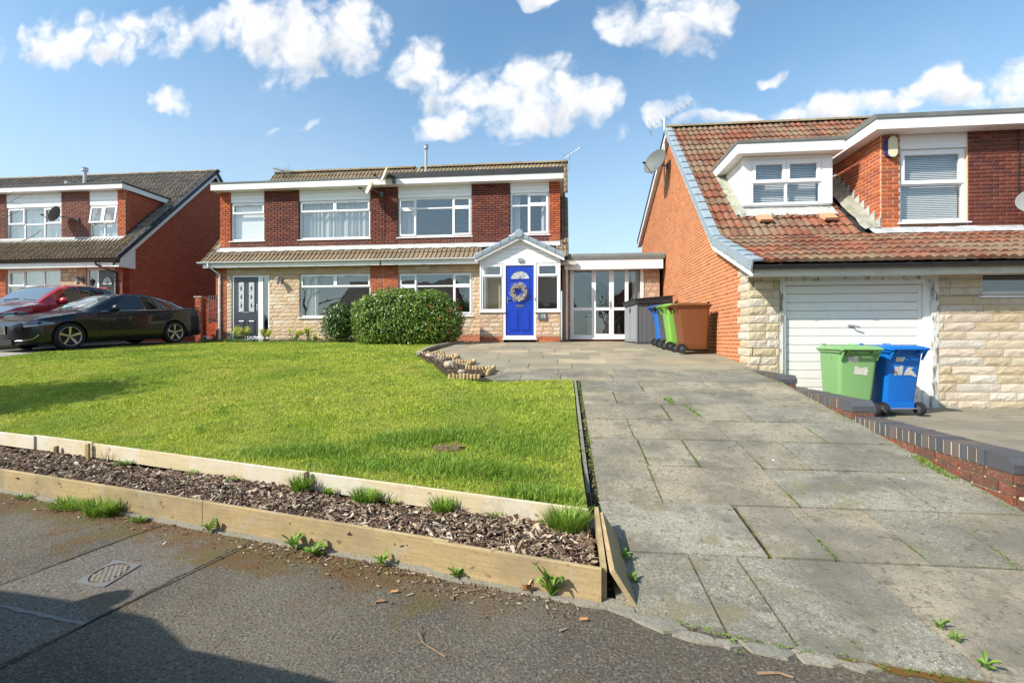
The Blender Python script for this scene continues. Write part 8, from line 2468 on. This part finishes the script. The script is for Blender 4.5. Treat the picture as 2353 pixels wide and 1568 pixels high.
    # log roll edging, zig-zag along the terrace
    def roll(pts, label, h=.085, r=.026):
        t = thing('log_roll_edging', (pts[0][0], pts[0][1], float(prof(pts[0][1]))), label, 'log edging', 'stepped log-roll edging at the terrace corner')
        rr = random.Random(int(pts[0][1] * 100))
        for a, c in zip(pts, pts[1:]):
            a = Vector((a[0], a[1], 0)); c = Vector((c[0], c[1], 0)); L = (c - a).length; n = max(2, int(L / (2 * r)))
            for k in range(n):
                p = a.lerp(c, (k + .5) / n) + Vector((rr.uniform(-.006, .006), rr.uniform(-.006, .006), 0)); z = float(prof(p.y)) - .03; hh = h * rr.uniform(.72, 1.1) + .03
                b = MB(); b.lathe([(r, 0), (r, hh - .008), (r * .7, hh)], Matrix.Translation((p.x, p.y, z)), 8, rr.random()); b.build('log', 'log_roll', t, smooth=False)
    roll([(-3.05, 9.95), (-2.98, 9.80), (-2.41, 9.78)], 'farthest short row of the log edging, next to the low kerb')
    roll([(-2.44, 9.32), (-2.0, 9.24), (-2.03, 8.85)], 'second row of the log edging from the hedge side')
    roll([(-1.98, 8.60), (-1.56, 8.58), (-1.60, 8.02)], 'third row of the log edging, its corner pointing at the terrace')
    roll([(-1.58, 7.76), (-1.10, 7.80), (-1.13, 7.24)], 'nearest row of the log edging, turning back to the lawn')
    roll([(-1.72, 7.16), (-1.22, 7.16)], 'low row of log edging along the lawn side', .05)
    b = MB(); pts = [(-3.02, 9.9), (-2.0, 9.3), (-1.95, 8.6), (-1.5, 8.0), (-1.1, 7.8), (-1.12, 7.22), (-1.74, 7.2), (-2.98, 9.65)]
    cx, cy = -1.9, 8.3
    b.add([(cx, cy, float(prof(cy)) + .03)] + [(p[0], p[1], float(prof(p[1])) + .015) for p in pts], [(0, 1 + k, 1 + (k + 1) % len(pts)) for k in range(len(pts))]); structure(b.build('corner_bed', 'soil'))
    m = MB(); rr = random.Random(77)
    for i in range(700):
        t_ = rr.random(); y = 7.25 + 2.5 * t_; xl = float(np.interp(y, [7.2, 9.7], [-1.70, -2.95])); xr = float(np.interp(y, [7.2, 7.8, 7.85, 8.6, 8.65, 9.3, 9.7], [-1.15, -1.15, -1.6, -1.6, -2.02, -2.02, -2.5])); x = rr.uniform(xl + .03, xr - .03)
        l = rr.uniform(.02, .06); a = rr.uniform(0, 6.28); d = Vector((math.cos(a), math.sin(a), rr.uniform(-.4, .4))) * l / 2; q = Vector((-d.y, d.x, 0)) * rr.uniform(.2, .45); p = Vector((x, y, float(prof(y)) + .035 + rr.uniform(0, .02)))
        m.add([p - d - q, p + d - q, p + d + q, p - d + q], [(0, 1, 2, 3)], rr.random())
    o = m.build('bark_chips', 'bark', None, stuff=True); tag(o, 'reddish bark chips in the small stepped corner bed by the terrace', 'bark mulch')
    def rock(x, y, s, label, seed, sq=(1, 1, .6)):
        rr = random.Random(seed); b = MB(); n, m_ = 8, 5; vs = []; fs = []
        for j in range(m_ + 1):
            ph = -math.pi / 2 + math.pi * j / m_
            for i in range(n):
                th = 6.283 * i / n; k = s * rr.uniform(.8, 1.15); vs.append((x + math.cos(ph) * math.cos(th) * k * sq[0], y + math.cos(ph) * math.sin(th) * k * sq[1], float(prof(y)) + s * .45 + math.sin(ph) * k * sq[2]))
        for j in range(m_):
            for i in range(n): fs.append((j * n + i, j * n + (i + 1) % n, (j + 1) * n + (i + 1) % n, (j + 1) * n + i))
        b.add(vs, fs); o = b.build('rock', 'rock', None, loc=(x, y, float(prof(y)))); tag(o, label, 'rock', 'rocks in the corner bed')
    rock(-1.56, 7.42, .075, 'pinkish rock at the near end of the corner bed', 1)
    rock(-1.92, 8.1, .11, 'large grey rock leaning in the middle of the corner bed', 2, (1.2, .8, .6))
    rock(-2.30, 8.9, .08, 'pale rock left of the second log row', 3); rock(-2.6, 9.35, .10, 'weathered rock at the far end of the corner bed', 4, (1.3, 1, .5))
    tuft('grass_sprig', -2.25, 8.75, float(prof(8.75)) + .02, .16, .3, 70, 'timber_pale', 'dry straw-coloured stalks among the rocks of the corner bed', 'grass sprig', None, 91, .6, .008)
ground_things()

# ------------------------------------------------------------------ dishes, aerials, lanterns, wreath
def dish(loc, r, aim, mt, label, wall, group='satellite dishes on the house walls', back='dish'):
    t = thing('satellite_dish', loc, label, 'satellite dish', group)
    a = Vector(aim).normalized(); q = a.to_track_quat('Z', 'Y').to_matrix().to_4x4()
    M = Matrix.Translation(loc) @ q @ Matrix.Diagonal((1, .92, 1, 1))
    b = MB(); n = 8
    pf = [(r * k / n, r * .30 * (k / n) ** 2 - r * .30) for k in range(1, n + 1)]
    b.lathe([(.004, -r * .3)] + pf + [(r + .008, .004), (r + .004, -.012)] + [(p[0], p[1] - .014) for p in pf[::-1]] + [(.004, -r * .3 - .014)], M, 28)
    b.build('reflector', mt, t, smooth=True)
    down = Vector((0, 0, -1)) - a * Vector((0, 0, -1)).dot(a); down.normalize()
    L = Vector(loc)
    arm = MB(); tip = L + a * r * .95 + down * r * .62
    arm.tube([L - a * r * .30 + down * r * .2, L + down * r * 1.0 - a * r * .02, tip], .011, 6); arm.build('arm', 'dish', t)
    l = MB(); l.lathe([(.022, -.05), (.03, -.03), (.03, .03), (.034, .05)], Matrix.Translation(tip) @ (-(a * .95 + down * .3)).to_track_quat('Z', 'Y').to_matrix().to_4x4(), 10); l.build('receiver', 'black_plastic', t)
    w = MB(); w.tube([L - a * r * .33, L - a * (r * .33 + .06) + Vector((0, 0, -.02)), Vector(wall)], .017, 7); w.box(wall[0] - .05, wall[0] + .05, wall[1] - .05, wall[1] + .01, wall[2] - .08, wall[2] + .08) if abs(wall[1] - loc[1]) > abs(wall[0] - loc[0]) else w.box(wall[0] - .02, wall[0] + .02, wall[1] - .06, wall[1] + .06, wall[2] - .08, wall[2] + .08)
    w.build('bracket', 'dish', t)
AIM = (-.86, -.42, .38)
dish((-17.70, 15.05, 4.42), .30, AIM, 'dish', 'dark dish on the upper wall of the far left house', (-17.2, 15.47, 4.28))
dish((-6.24, 15.02, 4.97), .27, (-.74, -.62, .28), 'dish_rust', 'rusty pale dish, lower one of the two on the pair of houses', (-5.98, 15.48, 4.85))
dish((-5.69, 14.92, 5.33), .27, (-.80, -.52, .30), 'dish_rust', 'rust-stained dish, upper one of the two beside the white fascia', (-5.45, 15.2, 5.18))
dish((2.74, 14.6, 5.30), .40, (-.80, -.62, .30), 'dish', 'large grey dish on the apex of the orange brick gable', (3.17, 14.9, 5.25))
dish((8.72, 9.75, 2.56), .30, (-.45, -.80, .42), 'dish_pale', 'pale grey dish cut by the right edge of the photo', (8.95, 10.2, 2.48))
def aerial(base, h, label, aim, boom=.8, n=7, side=.22, r=.009, foot=None):
    t = thing('tv_aerial', base, label, 'aerial', 'television aerials on the roofs')
    B = Vector(base); m = MB(); m.tube([foot or B, B, B + Vector((0, 0, h))], .016, 6); m.build('mast', 'metal_grey', t)
    a = Vector(aim).normalized(); s = a.cross(Vector((0, 0, 1))).normalized(); T = B + Vector((0, 0, h - .05))
    b = MB(); b.tube([T - a * boom * .35, T + a * boom * .65], r, 5)
    for k in range(n):
        p = T - a * boom * .3 + a * boom * .95 * k / (n - 1); w = side * (1 - .35 * k / n); b.tube([p - s * w, p + s * w], r * .55, 4)
    for q in (-1, 1):
        for k in range(3): p = T - a * boom * .35 + Vector((0, 0, q * (.05 + k * .06))); b.tube([p - s * side, p + s * side], r * .5, 4)
    b.build('antenna', 'metal_grey', t)
aerial((-11.45, 18.6, 6.25), .75, 'small aerial above the left end of the pair of houses', (-.5, -.8, 0), .5, 6, .34, .020, foot=(-11.3, 18.6, 6.3))
aerial((.30, 18.6, 6.55), .62, 'aerial leaning out at the right end of the pair of houses', (.85, -.3, .45), .75, 7, .16, foot=(.14, 18.6, 6.5))
aerial((3.06, 14.75, 4.6), 2.05, 'tall thin aerial on the peak of the orange brick gable', (.8, -.45, .35), 1.3, 9, .20, foot=(3.17, 14.75, 4.6))
def lantern(loc, label, mt='iron'):
    t = thing('wall_lantern', loc, label, 'wall lantern', 'lanterns beside the front doors'); x, y, z = loc
    b = MB(); b.box(x - .05, x + .05, y - .02, y, z - .10, z + .10); b.tube([(x, y - .02, z), (x, y - .12, z + .06), (x, y - .16, z)], .012, 6); b.build('bracket', mt, t)
    g = MB(); M = Matrix.Translation((x, y - .16, z)); g.lathe([(.05, -.12), (.075, -.04), (.085, .0)], M, 8); g.build('globe', 'leaded', t)
    c = MB(); c.lathe([(.10, .0), (.07, .05), (.02, .08), (.012, .12)], M, 8); c.lathe([(.02, -.17), (.05, -.12)], M, 8); c.build('cap', mt, t)
lantern((-9.43, 15.27, 2.02), 'old round lantern on the stone wall right of the grey door')
lantern((-16.46, 14.93, 2.06), 'dark lantern beside the door of the far left house', 'black_plastic')
def wreath():
    c = Vector((-1.31, 14.585, 1.46)); t = thing('door_wreath', c, 'dried flower wreath hanging on the blue front door', 'wreath')
    rr = random.Random(2); b = MB()
    for i in range(620):
        a = rr.uniform(0, 6.283); q = rr.gauss(.205, .042); p = c + Vector((math.cos(a) * q, -.01 - .035 * rr.random(), math.sin(a) * q))
        d = Vector((math.cos(a + .9), rr.uniform(-.5, .1), math.sin(a + .9))).normalized() * rr.uniform(.03, .065); w = Vector((rr.gauss(0, 1), rr.gauss(0, 1), rr.gauss(0, 1))).cross(d).normalized() * .010
        b.add([p - d * .4 - w * .4, p + w, p + d, p - w], [(0, 1, 2, 3)], rr.random())
    b.build('leaves', 'wreath', t, stuff=True)
    k = MB(); pts = [c + Vector((math.cos(6.283 * i / 24) * .20, 0, math.sin(6.283 * i / 24) * .20)) for i in range(25)]; k.tube(pts, .022, 6, cap=False); k.build('ring', 'wreath', t)
wreath()

# ------------------------------------------------------------------ what stands outside the view: trees and the far side of the street
def tree(x, y, z, h, seed, label, lean=(0, 0), levels=5, mt='bark_tree', spread=.75, group=None, r0=.11, aim=None):
    t = thing('bare_tree', (x, y, z), label, 'tree', group); rr = random.Random(seed)
    tr = MB(); br = MB()
    def grow(p, d, L, r, lv):
        n = 3; pts = [p]; q = p.copy(); dd = d.copy()
        for i in range(n):
            dd = (dd + Vector((rr.gauss(0, .12), rr.gauss(0, .12), rr.gauss(.03, .08)))).normalized(); q = q + dd * L / n; pts.append(q.copy())
        (tr if lv == 0 else br).tube(pts, [r, r * .85, r * .72, r * .58], 6 if lv < 2 else 3, cap=False)
        if lv >= levels: return
        for k in range(3 if lv < 3 else 2):
            e = (dd * .8 + Vector((rr.gauss(0, spread), rr.gauss(0, spread), rr.gauss(.1, .4)))).normalized(); s = pts[-1] if k < 2 else pts[2]
            grow(s, e, L * rr.uniform(.62, .82), r * .55, lv + 1)
    grow(Vector((x, y, z)), Vector((lean[0], lean[1], 1)).normalized(), h * .32, r0, 0)
    if aim:
        for (a, b_) in aim: br.tube([Vector(p) for p in a], b_, 4)
    tr.build('trunk', mt, t, smooth=True); br.build('crown', mt, t)
    return t
# street-side tree just left of the frame; two of its twigs hang into the view
def B_(u, v, Y): return at(u, v, Y)
tree(-12.4, 7.6, -1.0, 5.2, 12, 'bare tree at the left edge, only a few thin twigs in view', aim=[
    ([(-12.2, 7.6, 1.0), B_(-60, 590, 7.8), B_(-5, 564, 7.8), B_(16, 567, 7.8), B_(48, 556, 7.8), B_(78, 541, 7.8), B_(95, 528, 7.8)], [.03, .015, .010, .009, .008, .006, .003]),
    ([(-12.2, 7.6, 1.2), B_(-40, 575, 7.9), B_(10, 586, 7.9), B_(50, 587, 7.9), B_(85, 577, 7.9), B_(113, 562, 7.9)], [.03, .012, .008, .006, .005, .003]),
    ([(-12.3, 7.6, 1.8), B_(-30, 510, 7.9), B_(12, 499, 7.9), B_(30, 492, 7.9), B_(48, 480, 7.9)], [.03, .012, .007, .005, .003])])
def conifer():
    t = thing('garden_shrub', (0, 0, 0), 'dense evergreen shrub outside the left edge, shading the corner of the lawn', 'shrub')
    tk = MB(); tk.tube([(-10.2, 5.4, -1.1), (-10.22, 5.0, .0), (-10.2, 4.5, 1.2)], [.10, .08, .06], 7); tk.build('trunk', 'bark_tree', t)
    for k, (c, r) in enumerate((((-10.2, 4.3, 1.75), (1.15, .9, .95)), ((-10.9, 4.6, 1.0), (.9, .8, .9)))):
        P, N_ = bush_points(2600, c, r, 2.2, 50 + k, lump=.14, depth=.3); leaf_cloud('foliage', P, N_, .11, 'holly_leaf', t, 60 + k, stretch=2)
        b = MB(); core_blob(b, c, r, 2.2, k=.8); b.build('twig_core', 'hedge_core', t)
conifer()
def opposite(x0, x1, y0, y1, gable_front, label, brick, tile):
    t = thing('opposite_house', ((x0 + x1) / 2, y1, -1.28), label, 'house', 'houses across the street')
    ze, zr = 3.6, 6.6; b = MB(); r = MB()
    if gable_front:
        xm = (x0 + x1) / 2; b.prism([(x0, -1.3), (x1, -1.3), (x1, ze), (xm, zr), (x0, ze)], 'y', y0, y1)
        for s_ in (-1, 1):
            xe = xm + s_ * ((x1 - x0) / 2 + .3); r.hexa([(xm, y0 - .2, zr), (xe, y0 - .2, ze - .25), (xe, y1 + .2, ze - .25), (xm, y1 + .2, zr), (xm, y0 - .2, zr + .15), (xe, y0 - .2, ze - .1), (xe, y1 + .2, ze - .1), (xm, y1 + .2, zr + .15)])
    else:
        ym = (y0 + y1) / 2; b.prism([(y0, -1.3), (y1, -1.3), (y1, ze), (ym, zr), (y0, ze)], 'x', x0, x1)
        for s_ in (-1, 1):
            ye = ym + s_ * ((y1 - y0) / 2 + .3); r.hexa([(x0 - .2, ym, zr), (x1 + .2, ym, zr), (x1 + .2, ye, ze - .25), (x0 - .2, ye, ze - .25), (x0 - .2, ym, zr + .15), (x1 + .2, ym, zr + .15), (x1 + .2, ye, ze - .1), (x0 - .2, ye, ze - .1)])
    b.build('wall', brick, t); r.build('roof', tile, t)
    for k in range(3):
        for z in (-.2, 1.9):
            cx = x0 + (x1 - x0) * (k + .5) / 3; f = MB(); f.ring(cx - .7, cx + .7, z, z + 1.2, .07, y1 + .002, y1 + .05); f.box(cx - .63, cx + .63, y1 + .003, y1 + .02, z + .07, z + 1.13); f.build('window', 'white_upvc', t)
opposite(-24, -12, -27, -18, False, 'brown roofed house across the street, seen only in reflections', 'mortar_red', 'tile_left')
opposite(-8, 1, -27, -17, False, 'middle house across the street, seen only in reflections', 'mortar_red', 'tile_left')
opposite(5, 12, -26, -16, True, 'orange gabled house across the street, seen only in reflections', 'mortar_red', 'tile_left')
opposite(15, 26, -27, -17, False, 'house across the street at the right, seen only in reflections', 'mortar_red', 'tile_left')
gtr = 'bare trees across the street'
tree(-10.0, -13.5, -1.28, 8.5, 3, 'bare tree opposite the pair of houses, seen only in the windows', group=gtr, r0=.16, levels=6)
tree(3.4, -12.0, -1.28, 8.0, 8, 'bare tree opposite the driveway, seen only in the glazed doors', group=gtr, r0=.15, levels=6)
